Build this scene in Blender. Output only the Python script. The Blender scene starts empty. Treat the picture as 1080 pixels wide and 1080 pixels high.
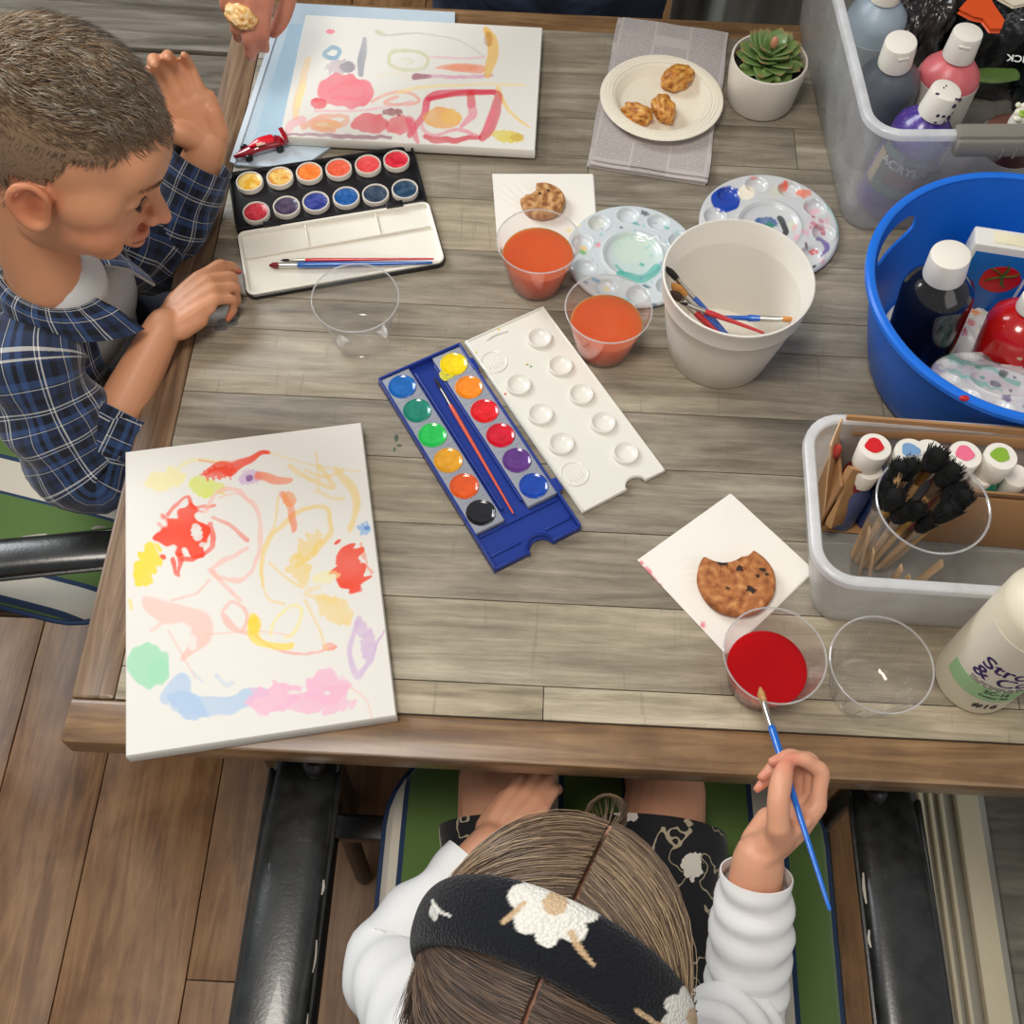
import bpy, bmesh, math, random
import numpy as np
from mathutils import Vector, Matrix, noise
from mathutils.bvhtree import BVHTree
random.seed(7); rng = np.random.RandomState(7)
SC = bpy.context.scene
COL = SC.collection
PI = math.pi
TT = 0.75                       # height of the table top above the floor

def s2l(v):
    v = v/255.0
    return v/12.92 if v <= 0.04045 else ((v+0.055)/1.055)**2.4
def C(r, g, b): return (s2l(r), s2l(g), s2l(b), 1.0)

# ------------------------------------------------------------------ camera
F_PX, PITCH, ROLL, YAW, CAM_H = 1189.145, 0.50287, 0.04317, 0.00589, 1.00196
def _cam():
    cp, sp = math.cos(PITCH), math.sin(PITCH)
    R0 = Vector((1,0,0)); F = Vector((0,sp,-cp)); U0 = Vector((0,cp,sp))
    c, s = math.cos(ROLL), math.sin(ROLL)
    R = c*R0 + s*U0; U = -s*R0 + c*U0
    Z = Matrix.Rotation(YAW, 3, 'Z')
    return Z@R, Z@U, Z@F
CR, CU, CF = _cam()
cam_d = bpy.data.cameras.new('camera'); cam = bpy.data.objects.new('camera', cam_d); COL.objects.link(cam)
cam_d.sensor_width = 36; cam_d.sensor_fit = 'HORIZONTAL'; cam_d.lens = F_PX/1080*36; cam_d.clip_start = .02
cam.matrix_world = Matrix(((CR.x,CU.x,-CF.x,0),(CR.y,CU.y,-CF.y,0),(CR.z,CU.z,-CF.z,CAM_H+TT),(0,0,0,1)))
SC.camera = cam
def P(px, py, h=0.0):
    """the point h metres above the table plane seen at photo pixel (px, py)"""
    d = CF + CR*((px-540)/F_PX) - CU*((py-540)/F_PX)
    t = (h-CAM_H)/d.z
    return Vector((d.x*t, d.y*t, CAM_H+d.z*t+TT))

# ------------------------------------------------------------------ world, lights, exposure
W = bpy.data.worlds.new('world'); SC.world = W; W.use_nodes = True
W.node_tree.nodes['Background'].inputs[0].default_value = (0.93, 0.96, 1.0, 1)
W.node_tree.nodes['Background'].inputs[1].default_value = 0.36
def area(name, loc, target, size, power, color, sy=None):
    d = bpy.data.lights.new(name, 'AREA'); d.energy = power; d.color = color; d.size = size
    if sy: d.shape = 'RECTANGLE'; d.size_y = sy
    o = bpy.data.objects.new(name, d); COL.objects.link(o); o.location = loc
    o.rotation_euler = (Vector(target)-Vector(loc)).to_track_quat('-Z', 'Y').to_euler()
    return o
area('window_light', (-1.9, 2.0, 2.5), (0.1, .7, .75), 1.1, 62, (0.93, 0.97, 1.0), 1.3)
area('ceiling_lamp_light', (-0.35, 0.15, 2.75), (0, .6, .75), .55, 26, (1.0, 0.92, 0.83))
area('room_light', (1.6, -0.9, 2.6), (0.1, .6, .75), 1.6, 12, (1.0, 0.93, 0.86))
SC.view_settings.view_transform = 'Standard'; SC.view_settings.look = 'None'
SC.view_settings.exposure = -0.20; SC.view_settings.gamma = 1.0; SC.view_settings.use_curve_mapping = False
SC.cycles.transparent_max_bounces = 24; SC.cycles.max_bounces = 12

# ------------------------------------------------------------------ objects and tags
def obj(name, mb, mat, parent=None, kind=None, sharp=40):
    me = mb if isinstance(mb, bpy.types.Mesh) else mb.mesh(name)
    if mat is not None:
        for m in (mat if isinstance(mat, (list, tuple)) else [mat]): me.materials.append(m)
    for p in me.polygons: p.use_smooth = True
    if sharp: me.set_sharp_from_angle(angle=math.radians(sharp))
    o = bpy.data.objects.new(name, me); COL.objects.link(o)
    if parent: o.parent = parent
    if kind: o['kind'] = kind
    return o
def tag(o, label, cat, group=None, kind=None):
    o['label'] = label; o['category'] = cat
    if group: o['group'] = group
    if kind: o['kind'] = kind
    return o
def thing(name, label, cat, loc=(0,0,0), rotz=0, group=None):
    o = bpy.data.objects.new(name, None); COL.objects.link(o); o.empty_display_size = .02
    o.location = loc; o.rotation_euler = (0,0,rotz)
    return tag(o, label, cat, group)
def lbl(o, text): o['label'] = text; return o
def dup(root, loc, rotz=None, label=None):
    r = root.copy(); COL.objects.link(r); r.location = loc
    if rotz is not None: r.rotation_euler = (0,0,rotz)
    if label: r['label'] = label
    for ch in list(root.children):
        c = ch.copy(); COL.objects.link(c); c.parent = r
        for g in ch.children:
            d = g.copy(); COL.objects.link(d); d.parent = c
    return r
def rootmat(root): return Matrix.Translation(root.location) @ root.rotation_euler.to_matrix().to_4x4()
def loc_of(root, px, py, h): return rootmat(root).inverted() @ P(px, py, h)

# ------------------------------------------------------------------ mesh builder
class MB:
    def __init__(s): s.v=[]; s.f=[]; s.uv=[]; s.c=[]; s.mi=[]; s.hasuv=False; s.cur=0; s.col=None
    def add(s, vs, fs, uvs=None, col=None):
        b = len(s.v); s.v += [tuple(p) for p in vs]
        s.f += [tuple(i+b for i in f) for f in fs]; s.mi += [s.cur]*len(fs)
        if uvs is not None: s.hasuv = True; s.uv += list(uvs)
        else: s.uv += [None]*len(fs)
        cc = col if col is not None else s.col
        s.c += (list(cc) if isinstance(cc, list) else [cc]*len(vs))
        return b
    def loft(s, rings, cap0=True, cap1=True, closed=True, uv=None):
        n = len(rings[0]); vs = [p for r in rings for p in r]; fs = []; uvs = []
        m = n if closed else n-1
        for i in range(len(rings)-1):
            for j in range(m):
                k = (j+1) % n
                fs.append((i*n+j, i*n+k, (i+1)*n+k, (i+1)*n+j))
                if uv:
                    U, V = uv
                    uvs.append(((U[j],V[i]),(U[j+1],V[i]),(U[j+1],V[i+1]),(U[j],V[i+1])))
        if cap0: fs.append(tuple(reversed(range(n)))); uvs.append(None)
        if cap1: fs.append(tuple(range((len(rings)-1)*n, len(rings)*n))); uvs.append(None)
        s.add(vs, fs, uvs if uv else None); return s
    def lathe(s, prof, n=48, cx=0, cy=0, cz=0, M=None, cap0=True, cap1=True, sx=1, sy=1):
        rings = []
        for r, z in prof:
            ring = [Vector((cx+sx*r*math.cos(2*PI*j/n), cy+sy*r*math.sin(2*PI*j/n), cz+z)) for j in range(n)]
            rings.append([M@p for p in ring] if M else ring)
        return s.loft(rings, cap0, cap1)
    def box(s, w, d, h, cx=0, cy=0, z0=0, r=.002, bev=.001, M=None, k=3, rot=0):
        r = min(r, w/2-1e-5, d/2-1e-5); bev = min(bev, r, h/2-1e-5)
        rings = [rrect(w-2*bev, d-2*bev, r-bev*.9, z0, k), rrect(w-.6*bev, d-.6*bev, r-.25*bev, z0+.3*bev, k), rrect(w, d, r, z0+bev, k),
                 rrect(w, d, r, z0+h-bev, k), rrect(w-.6*bev, d-.6*bev, r-.25*bev, z0+h-.3*bev, k), rrect(w-2*bev, d-2*bev, r-bev*.9, z0+h, k)]
        T = Matrix.Translation((cx, cy, 0)) @ Matrix.Rotation(rot, 4, 'Z')
        if M is not None: T = M @ T
        return s.loft([[T@p for p in ring] for ring in rings])
    def prism(s, outline, z0, z1, bev=.0008, M=None):
        cx = sum(p[0] for p in outline)/len(outline); cy = sum(p[1] for p in outline)/len(outline)
        def sh(k, z):
            out = []; n = len(outline)
            for i in range(n):
                a = Vector(outline[i-1][:2]); b = Vector(outline[i][:2]); c = Vector(outline[(i+1)%n][:2])
                t = (c-a); t = t.normalized() if t.length > 1e-9 else Vector((1,0))
                nrm = Vector((-t.y, t.x))
                q = b + nrm*k; out.append(Vector((q.x, q.y, z)))
            return out
        rings = [sh(bev, z0), sh(0, z0+bev), sh(0, z1-bev), sh(bev, z1)]
        if M is not None: rings = [[M@p for p in r] for r in rings]
        return s.loft(rings)
    def tube(s, pts, rad, n=12, dense=4, up=None, uvm=False, caps=True, flat=None, M=None):
        """rounded tapered chain through pts; rad a number, a list or a list of (a,b)"""
        pts = [Vector(p) for p in pts]
        if not isinstance(rad, (list, tuple)) : rad = [rad]*len(pts)
        rad = [(r, r) if not isinstance(r, (list, tuple)) else r for r in rad]
        P2, R2 = catmull(pts, rad, dense)
        rings = tube_rings(P2, R2, n, up, caps)
        if M is not None: rings = [[M@p for p in r] for r in rings]
        uv = None
        if uvm:
            L = [0]
            cs = [sum(r, Vector())/n for r in rings]
            for i in range(1, len(rings)): L.append(L[-1]+(cs[i]-cs[i-1]).length)
            rm = max(r[0] for r in rad); uv = ([2*PI*rm*j/n for j in range(n+1)], L)
        return s.loft(rings, True, True, True, uv)
    def ball(s, c, r, n=16, M=None):
        if not isinstance(r, (list, tuple)): r = (r, r, r)
        rings = []; c = Vector(c)
        for i in range(1, n):
            t = PI*i/n
            ring = [Vector((r[0]*math.sin(t)*math.cos(2*PI*j/(2*n)), r[1]*math.sin(t)*math.sin(2*PI*j/(2*n)), -r[2]*math.cos(t))) for j in range(2*n)]
            rings.append([c+(M@p if M else p) for p in ring])
        return s.loft(rings)
    def xf(s, M):
        s.v = [tuple(M@Vector(p)) for p in s.v]; return s
    def join(s, o):
        b = len(s.v); s.v += o.v; s.f += [tuple(i+b for i in f) for f in o.f]; s.uv += o.uv; s.c += o.c; s.mi += [s.cur]*len(o.f)
        s.hasuv = s.hasuv or o.hasuv; return s
    def mesh(s, name='mesh'):
        me = bpy.data.meshes.new(name); me.from_pydata(s.v, [], s.f)
        me.polygons.foreach_set('material_index', s.mi)
        if s.hasuv:
            l = me.uv_layers.new(name='UVMap'); k = 0; dat = []
            for f, u in zip(s.f, s.uv):
                for q in range(len(f)): dat += list(u[q]) if u else [0, 0]
            l.data.foreach_set('uv', dat)
        if any(c is not None for c in s.c):
            a = me.color_attributes.new('Col', 'FLOAT_COLOR', 'POINT'); dat = []
            for c in s.c: dat += list(c if c is not None else (.8,.8,.8,1))[:4]
            a.data.foreach_set('color', dat)
        me.update(); return me

def rrect(w, d, r, z, k=3, cx=0, cy=0):
    r = max(r, 1e-5); out = []
    for (sx, sy, a0) in ((1,1,0),(-1,1,PI/2),(-1,-1,PI),(1,-1,1.5*PI)):
        for i in range(k+1):
            a = a0 + PI/2*i/k
            out.append(Vector((cx+sx*(w/2-r)+r*math.cos(a), cy+sy*(d/2-r)+r*math.sin(a), z)))
    return out
def catmull(pts, rad, dense):
    if len(pts) < 3 or dense <= 1: 
        if dense > 1 and len(pts) == 2:
            P2=[];R2=[]
            for i in range(dense+1):
                t=i/dense; P2.append(pts[0].lerp(pts[1],t)); R2.append(tuple(rad[0][k]*(1-t)+rad[1][k]*t for k in (0,1)))
            return P2,R2
        return list(pts), list(rad)
    P2 = []; R2 = []; n = len(pts)
    for i in range(n-1):
        p0 = pts[max(i-1,0)]; p1 = pts[i]; p2 = pts[i+1]; p3 = pts[min(i+2,n-1)]
        q0 = rad[max(i-1,0)]; q1 = rad[i]; q2 = rad[i+1]; q3 = rad[min(i+2,n-1)]
        for j in range(dense):
            t = j/dense; a = 2*t**3-3*t*t+1; b = t**3-2*t*t+t; c = -2*t**3+3*t*t; d = t**3-t*t
            P2.append(p1*a + (p2-p0)*(.5*b) + p2*c + (p3-p1)*(.5*d))
            R2.append(tuple(max(1e-5, q1[k]*a+(q2[k]-q0[k])*.5*b+q2[k]*c+(q3[k]-q1[k])*.5*d) for k in (0,1)))
    P2.append(pts[-1]); R2.append(rad[-1]); return P2, R2
def tube_rings(P2, R2, n, up=None, caps=True):
    m = len(P2); T = []
    for i in range(m):
        t = P2[min(i+1,m-1)] - P2[max(i-1,0)]
        T.append(t.normalized() if t.length > 1e-9 else Vector((0,0,1)))
    ref = Vector(up) if up is not None else (Vector((0,0,1)) if abs(T[0].z) < .9 else Vector((0,1,0)))
    A = (ref - T[0]*ref.dot(T[0])).normalized(); rings = []
    def ring(p, a, b, ra, rb): return [p + a*(ra*math.cos(2*PI*j/n)) + b*(rb*math.sin(2*PI*j/n)) for j in range(n)]
    frames = []
    for i in range(m):
        r0 = Vector(up) if up is not None else A
        q = r0 - T[i]*r0.dot(T[i])
        A = q.normalized() if q.length > 1e-6 else A
        frames.append((A, T[i].cross(A)))
    if caps:
        a, b = frames[0]; r = R2[0]; rm = min(r)
        for t in (PI*.47, PI*.33, PI*.17):
            rings.append(ring(P2[0]-T[0]*rm*math.sin(t), a, b, r[0]*math.cos(t), r[1]*math.cos(t)))
    for i in range(m): rings.append(ring(P2[i], *frames[i], *R2[i]))
    if caps:
        a, b = frames[-1]; r = R2[-1]; rm = min(r)
        for t in (PI*.17, PI*.33, PI*.47):
            rings.append(ring(P2[-1]+T[-1]*rm*math.sin(t), a, b, r[0]*math.cos(t), r[1]*math.cos(t)))
    return rings
def frame(o, y, z):
    """matrix with local y along y and z near z"""
    y = Vector(y).normalized(); z = Vector(z); z = (z - y*z.dot(y)).normalized(); x = y.cross(z)
    return Matrix(((x.x,y.x,z.x,o[0]),(x.y,y.y,z.y,o[1]),(x.z,y.z,z.z,o[2]),(0,0,0,1)))
def remesh(mb, vox, smooth=3, name='body'):
    me = mb.mesh(name); o = bpy.data.objects.new(name, me); COL.objects.link(o)
    m = o.modifiers.new('r', 'REMESH'); m.mode = 'VOXEL'; m.voxel_size = vox; m.adaptivity = 0
    if smooth:
        m = o.modifiers.new('s', 'SMOOTH'); m.factor = .5; m.iterations = smooth
    dg = bpy.context.evaluated_depsgraph_get(); out = bpy.data.meshes.new_from_object(o.evaluated_get(dg))
    bpy.data.objects.remove(o); out.name = name; return out
def evalmod(o):
    dg = bpy.context.evaluated_depsgraph_get(); out = bpy.data.meshes.new_from_object(o.evaluated_get(dg)); return out
def setcol(me, cols):
    a = me.color_attributes.get('Col') or me.color_attributes.new('Col', 'FLOAT_COLOR', 'POINT')
    a.data.foreach_set('color', np.asarray(cols, dtype=np.float32).ravel())
def verts_np(me):
    a = np.empty(len(me.vertices)*3, dtype=np.float32); me.vertices.foreach_get('co', a); return a.reshape(-1,3)

# ------------------------------------------------------------------ materials
class NT:
    def __init__(s, name):
        s.m = bpy.data.materials.new(name); s.m.use_nodes = True; s.t = s.m.node_tree
        s.b = s.t.nodes['Principled BSDF']; s.out = s.t.nodes['Material Output']
    def n(s, typ, **kw):
        x = s.t.nodes.new(typ)
        for k, v in kw.items(): setattr(x, k, v)
        return x
    def l(s, a, b): s.t.links.new(a, b)
    def val(s, sock, v):
        if isinstance(v, (int, float, tuple, list)): sock.default_value = v
        else: s.l(v, sock)
    def math(s, op, a, b=0, c=0, clamp=False):
        x = s.n('ShaderNodeMath', operation=op, use_clamp=clamp)
        s.val(x.inputs[0], a); s.val(x.inputs[1], b); s.val(x.inputs[2], c); return x.outputs[0]
    def mix(s, f, a, b, mode='MIX'):
        x = s.n('ShaderNodeMix', data_type='RGBA', blend_type=mode); x.clamp_result = False
        s.val(x.inputs['Factor'], f); s.val(x.inputs[6], a); s.val(x.inputs[7], b); return x.outputs[2]
    def coord(s, which='Object', scale=(1,1,1), loc=(0,0,0), rot=(0,0,0)):
        tc = s.n('ShaderNodeTexCoord'); mp = s.n('ShaderNodeMapping'); s.l(tc.outputs[which], mp.inputs[0])
        mp.inputs['Scale'].default_value = scale; mp.inputs['Location'].default_value = loc; mp.inputs['Rotation'].default_value = rot
        return mp.outputs[0]
    def noise(s, vec, scale, detail=3, rough=.5, dist=0):
        x = s.n('ShaderNodeTexNoise'); s.l(vec, x.inputs['Vector']); x.inputs['Scale'].default_value = scale
        x.inputs['Detail'].default_value = detail; x.inputs['Roughness'].default_value = rough; x.inputs['Distortion'].default_value = dist
        return x.outputs[0]
    def ramp(s, f, stops, interp='LINEAR'):
        x = s.n('ShaderNodeValToRGB'); x.color_ramp.interpolation = interp; e = x.color_ramp.elements
        while len(e) < len(stops): e.new(0.5)
        for q, (p, c) in zip(e, stops): q.position = p; q.color = c
        s.val(x.inputs[0], f); return x.outputs[0]
    def bump(s, h, strength=.3, dist=.001):
        x = s.n('ShaderNodeBump'); x.inputs['Strength'].default_value = strength; x.inputs['Distance'].default_value = dist
        s.l(h, x.inputs['Height']); s.l(x.outputs[0], s.b.inputs['Normal'])
    def set(s, **kw):
        for k, v in kw.items():
            k = {'rough':'Roughness','metal':'Metallic','spec':'Specular IOR Level','coat':'Coat Weight','coatr':'Coat Roughness','sss':'Subsurface Weight','sssr':'Subsurface Radius','ssss':'Subsurface Scale','trans':'Transmission Weight','ior':'IOR','sheen':'Sheen Weight','alpha':'Alpha','color':'Base Color'}.get(k, k)
            s.val(s.b.inputs[k], v)
        return s
def mat(name, color, rough=.5, var=.08, nscale=40, bump=0, bscale=200, **kw):
    t = NT(name); v = t.coord(); nz = t.noise(v, nscale, 3)
    lo = tuple(max(0, c*(1-var)) for c in color[:3])+(1,); hi = tuple(min(1, c*(1+var)) for c in color[:3])+(1,)
    t.l(t.mix(nz, lo, hi), t.b.inputs['Base Color']); t.set(rough=rough, **kw)
    if bump: t.bump(t.noise(v, bscale, 4), bump)
    return t.m
def cmat(name, rough=.5, bump=0, bscale=300, attr='Col', **kw):
    t = NT(name); a = t.n('ShaderNodeVertexColor', layer_name=attr); t.l(a.outputs[0], t.b.inputs['Base Color']); t.set(rough=rough, **kw)
    if bump: t.bump(t.noise(t.coord(), bscale, 4), bump)
    return t.m
def clear_mat(name, tint=(1,1,1,1), body=0.03, gloss_rough=.05, bodycol=(.8,.8,.8,1), ior=1.45, fmul=1.0):
    """thin clear plastic: light passes straight through, a fresnel share reflects, a little milkiness"""
    t = NT(name); t.t.nodes.remove(t.b)
    tr = t.n('ShaderNodeBsdfTransparent'); tr.inputs[0].default_value = tint
    gl = t.n('ShaderNodeBsdfGlossy'); gl.inputs['Roughness'].default_value = gloss_rough
    df = t.n('ShaderNodeBsdfDiffuse'); df.inputs[0].default_value = bodycol
    tl = t.n('ShaderNodeBsdfTranslucent'); tl.inputs[0].default_value = bodycol
    md = t.n('ShaderNodeMixShader'); md.inputs[0].default_value = .5; t.l(df.outputs[0], md.inputs[1]); t.l(tl.outputs[0], md.inputs[2])
    m1 = t.n('ShaderNodeMixShader'); nz = t.noise(t.coord(), 30, 2)
    t.l(t.math('MULTIPLY', t.math('ADD', nz, .5), body), m1.inputs[0]); t.l(tr.outputs[0], m1.inputs[1]); t.l(md.outputs[0], m1.inputs[2])
    lw = t.n('ShaderNodeLayerWeight'); lw.inputs[0].default_value = .5
    fr = t.math('ADD', t.math('MULTIPLY', t.math('POWER', lw.outputs['Facing'], 4.0), .42), .035)
    m2 = t.n('ShaderNodeMixShader'); t.l(t.math('MULTIPLY', fr, fmul, clamp=True), m2.inputs[0]); t.l(m1.outputs[0], m2.inputs[1]); t.l(gl.outputs[0], m2.inputs[2])
    t.l(m2.outputs[0], t.out.inputs[0]); return t.m

M = {}
M['white_plastic'] = mat('white_plastic', C(236,233,226), .35, .02)
M['cap_white'] = mat('cap_white', C(232,226,214), .4, .04)
M['ivory'] = mat('ivory_plastic', C(228,225,214), .32, .02, coat=.2)
M['black_plastic'] = mat('black_plastic', C(22,22,25), .3, .2)
M['blue_plastic'] = mat('blue_plastic', C(27,54,140), .32, .08, spec=.5)
M['steel'] = mat('ferrule_metal', C(205,200,192), .28, .05, metal=1.0)
M['gold'] = mat('ferrule_gold', C(205,170,100), .3, .05, metal=1.0)
M['clear'] = clear_mat('clear_plastic', (.985,.985,.985,1), .035, .04)
M['bin'] = clear_mat('frosted_plastic', (1,1,1,1), .44, .25, (.93,.93,.90,1), 1.4)
M['bigbin'] = clear_mat('frosted_plastic_big', (1,1,1,1), .27, .25, (.95,.95,.92,1), 1.4)
M['binrim'] = clear_mat('frosted_rim', (.97,.97,.97,1), .78, .25, (.92,.93,.94,1), 1.4)
M['pastry'] = None
# ------------------------------------------------------------------ the setting
def wood_floor():
    t = NT('floor_planks')
    at = t.n('ShaderNodeVertexColor', layer_name='Col'); sep = t.n('ShaderNodeSeparateColor'); t.l(at.outputs[0], sep.inputs[0])
    tc = t.n('ShaderNodeTexCoord'); cb = t.n('ShaderNodeCombineXYZ'); t.l(t.math('MULTIPLY', sep.outputs[1], 9.7), cb.inputs[0]); t.l(t.math('MULTIPLY', sep.outputs[1], 5.3), cb.inputs[1])
    va = t.n('ShaderNodeVectorMath', operation='ADD'); t.l(tc.outputs['Object'], va.inputs[0]); t.l(cb.outputs[0], va.inputs[1])
    mp = t.n('ShaderNodeMapping'); t.l(va.outputs[0], mp.inputs[0]); mp.inputs['Scale'].default_value = (14, 1.3, 1)
    g = t.noise(mp.outputs[0], 3.2, 8, .62, 1.2)
    mp2 = t.n('ShaderNodeMapping'); t.l(va.outputs[0], mp2.inputs[0]); mp2.inputs['Scale'].default_value = (70, 4, 1)
    fine = t.noise(mp2.outputs[0], 4, 6, .65)
    bl = t.noise(va.outputs[0], 7, 4, .6, .6)
    base = t.ramp(t.math('ADD', t.math('MULTIPLY', g, .6), t.math('MULTIPLY', bl, .4)), [(.3, C(96,66,42)), (.46, C(140,102,68)), (.56, C(166,126,86)), (.72, C(192,154,110))])
    c1 = t.mix(t.math('MULTIPLY', fine, .35), base, C(96,68,46), 'MIX')
    c2 = t.mix(1, c1, t.ramp(sep.outputs[0], [(0, (.72,.70,.68,1)), (1, (1.15,1.12,1.08,1))]), 'MULTIPLY')
    t.l(c2, t.b.inputs['Base Color']); t.set(rough=.42); t.bump(fine, .25, .0015); return t.m
def floor():
    mb = MB(); x0s = [-1.9, -1.64,-1.46,-1.28,-1.1,-.945,-.775, -.622, -.44, -.268, -.1, .08, .26, .43, .62]
    for i in range(len(x0s)-1):
        x0, x1 = x0s[i], x0s[i+1]; ys = [-1.2]; off = {8: .172, 7: -.75, 6: -.6, 5: -.85, 9: -.4}.get(i, rng.uniform(-.8, .2))
        y = off
        while y < 3.0: ys.append(y); y += 1.6
        ys = sorted(set([q for q in ys if q >= -1.2])) + [3.0]
        for a, b in zip(ys[:-1], ys[1:]):
            if b-a < .02: continue
            tone = rng.uniform(0, 1); tone = {7: .75, 6: .55, 8: .6, 9: .15}.get(i, tone)
            mb.col = (tone, rng.uniform(0, 1), 0, 1)
            g = .0009
            mb.box(x1-x0-2*g, b-a-2*g, .012, (x0+x1)/2, (a+b)/2, -.012, .0012, .001, k=1)
    mb.col = (.0, .5, 0, 1); mb.box(2.55, 4.3, .01, -.63, .9, -.0235, .001, .0005, k=1)
    return obj('floor', mb, wood_floor(), kind='structure')
floor()
# patio beyond the sliding door track
t = NT('patio_stone'); v = t.coord(scale=(1, 5, 1)); nz = t.noise(v, 9, 6, .6, .5)
t.l(t.ramp(nz, [(.3, C(92,88,80)), (.5, C(122,116,104)), (.7, C(146,138,122))]), t.b.inputs['Base Color']); t.set(rough=.7); t.bump(t.noise(v, 60, 4), .3)
mb = MB(); mb.box(1.5, 4.2, .02, 1.51, .9, -.02, .002, .001); obj('floor_outside', mb, t.m, kind='structure')
cream = mat('track_cream', C(226,214,182), .4, .05); greytr = mat('track_grey', C(176,172,160), .35, .05, metal=.3)
mb = MB()
for x, w, h in ((.628,.010,.012), (.652,.007,.011), (.667,.006,.011), (.683,.006,.013)): mb.box(w, 4.2, h, x, .9, .004, .002, .0015)
mb.box(.035, 4.2, .016, .722, .9, .004, .003, .002)
o = obj('trim_1', mb, cream, kind='structure')
mb = MB(); mb.box(.14, 4.2, .006, .685, .9, -.002, .002, .001); obj('trim_2', mb, greytr, kind='structure')
# far wall and dark corner behind the table
mb = MB(); mb.box(3.6, .05, 2.6, -.1, 2.72, 0, .002, .001); obj('wall_back', mb, mat('wall_dark_paint', C(52,50,48), .7), kind='structure')

# ------------------------------------------------------------------ curtain at the far side
t = NT('curtain_cloth'); v = t.coord(scale=(1,1,.4)); t.l(t.ramp(t.noise(v, 5, 3), [(.35, C(92,92,82)), (.65, C(128,130,122))]), t.b.inputs['Base Color']); t.set(rough=.9, sheen=.3); t.bump(t.noise(v, 600, 2), .2)
mb = MB(); front = []; back = []
n = 160
for i in range(n+1):
    x = i/n; X_ = .24 + .68*x; y = 1.80 + .03*math.sin(x*31) + .014*math.sin(x*77+1)
    front.append((X_, y)); back.append((X_, y+.004))
ol = front + back[::-1]
rings = []
for z in (0.02, .4, .8, 1.2, 1.9): rings.append([Vector((a, b+.01*math.sin(z*3+a*20), z)) for a, b in ol])
mb.loft(rings); tag(obj('curtain', mb, t.m), 'grey-green folded curtain hanging behind the far side of the table', 'curtain')

# ------------------------------------------------------------------ bench at the upper left
def bench():
    t = NT('weathered_bench_wood'); v = t.coord(scale=(1.2, 14, 14)); g = t.noise(v, 3.4, 9, .66, .8)
    t.l(t.ramp(g, [(.3, C(74,66,56)), (.48, C(110,101,88)), (.62, C(134,126,112)), (.75, C(152,144,130))]), t.b.inputs['Base Color']); t.set(rough=.6); t.bump(g, .4, .002)
    r = thing('wooden_bench', 'weathered grey wooden bench with wide boards beyond the boy', 'bench', (-1.25, 1.64, 0))
    z = .45
    for y, w in ((-.135, .125), (.002, .135), (.148,.14)):
        mb = MB(); mb.box(1.5, w, .035, 0, y, z-.035, .012, .008); obj('seat_board', mb, t.m, r)
    mb = MB(); mb.box(1.44, .02, .06, 0, -.17, z-.096, .003, .002); obj('apron', mb, t.m, r)
    for x in (-.66, .66):
        for y in (-.14, .16):
            mb = MB(); mb.box(.06, .06, z-.036, x, y, 0, .004, .002); obj('leg', mb, t.m, r)
bench()

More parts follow.
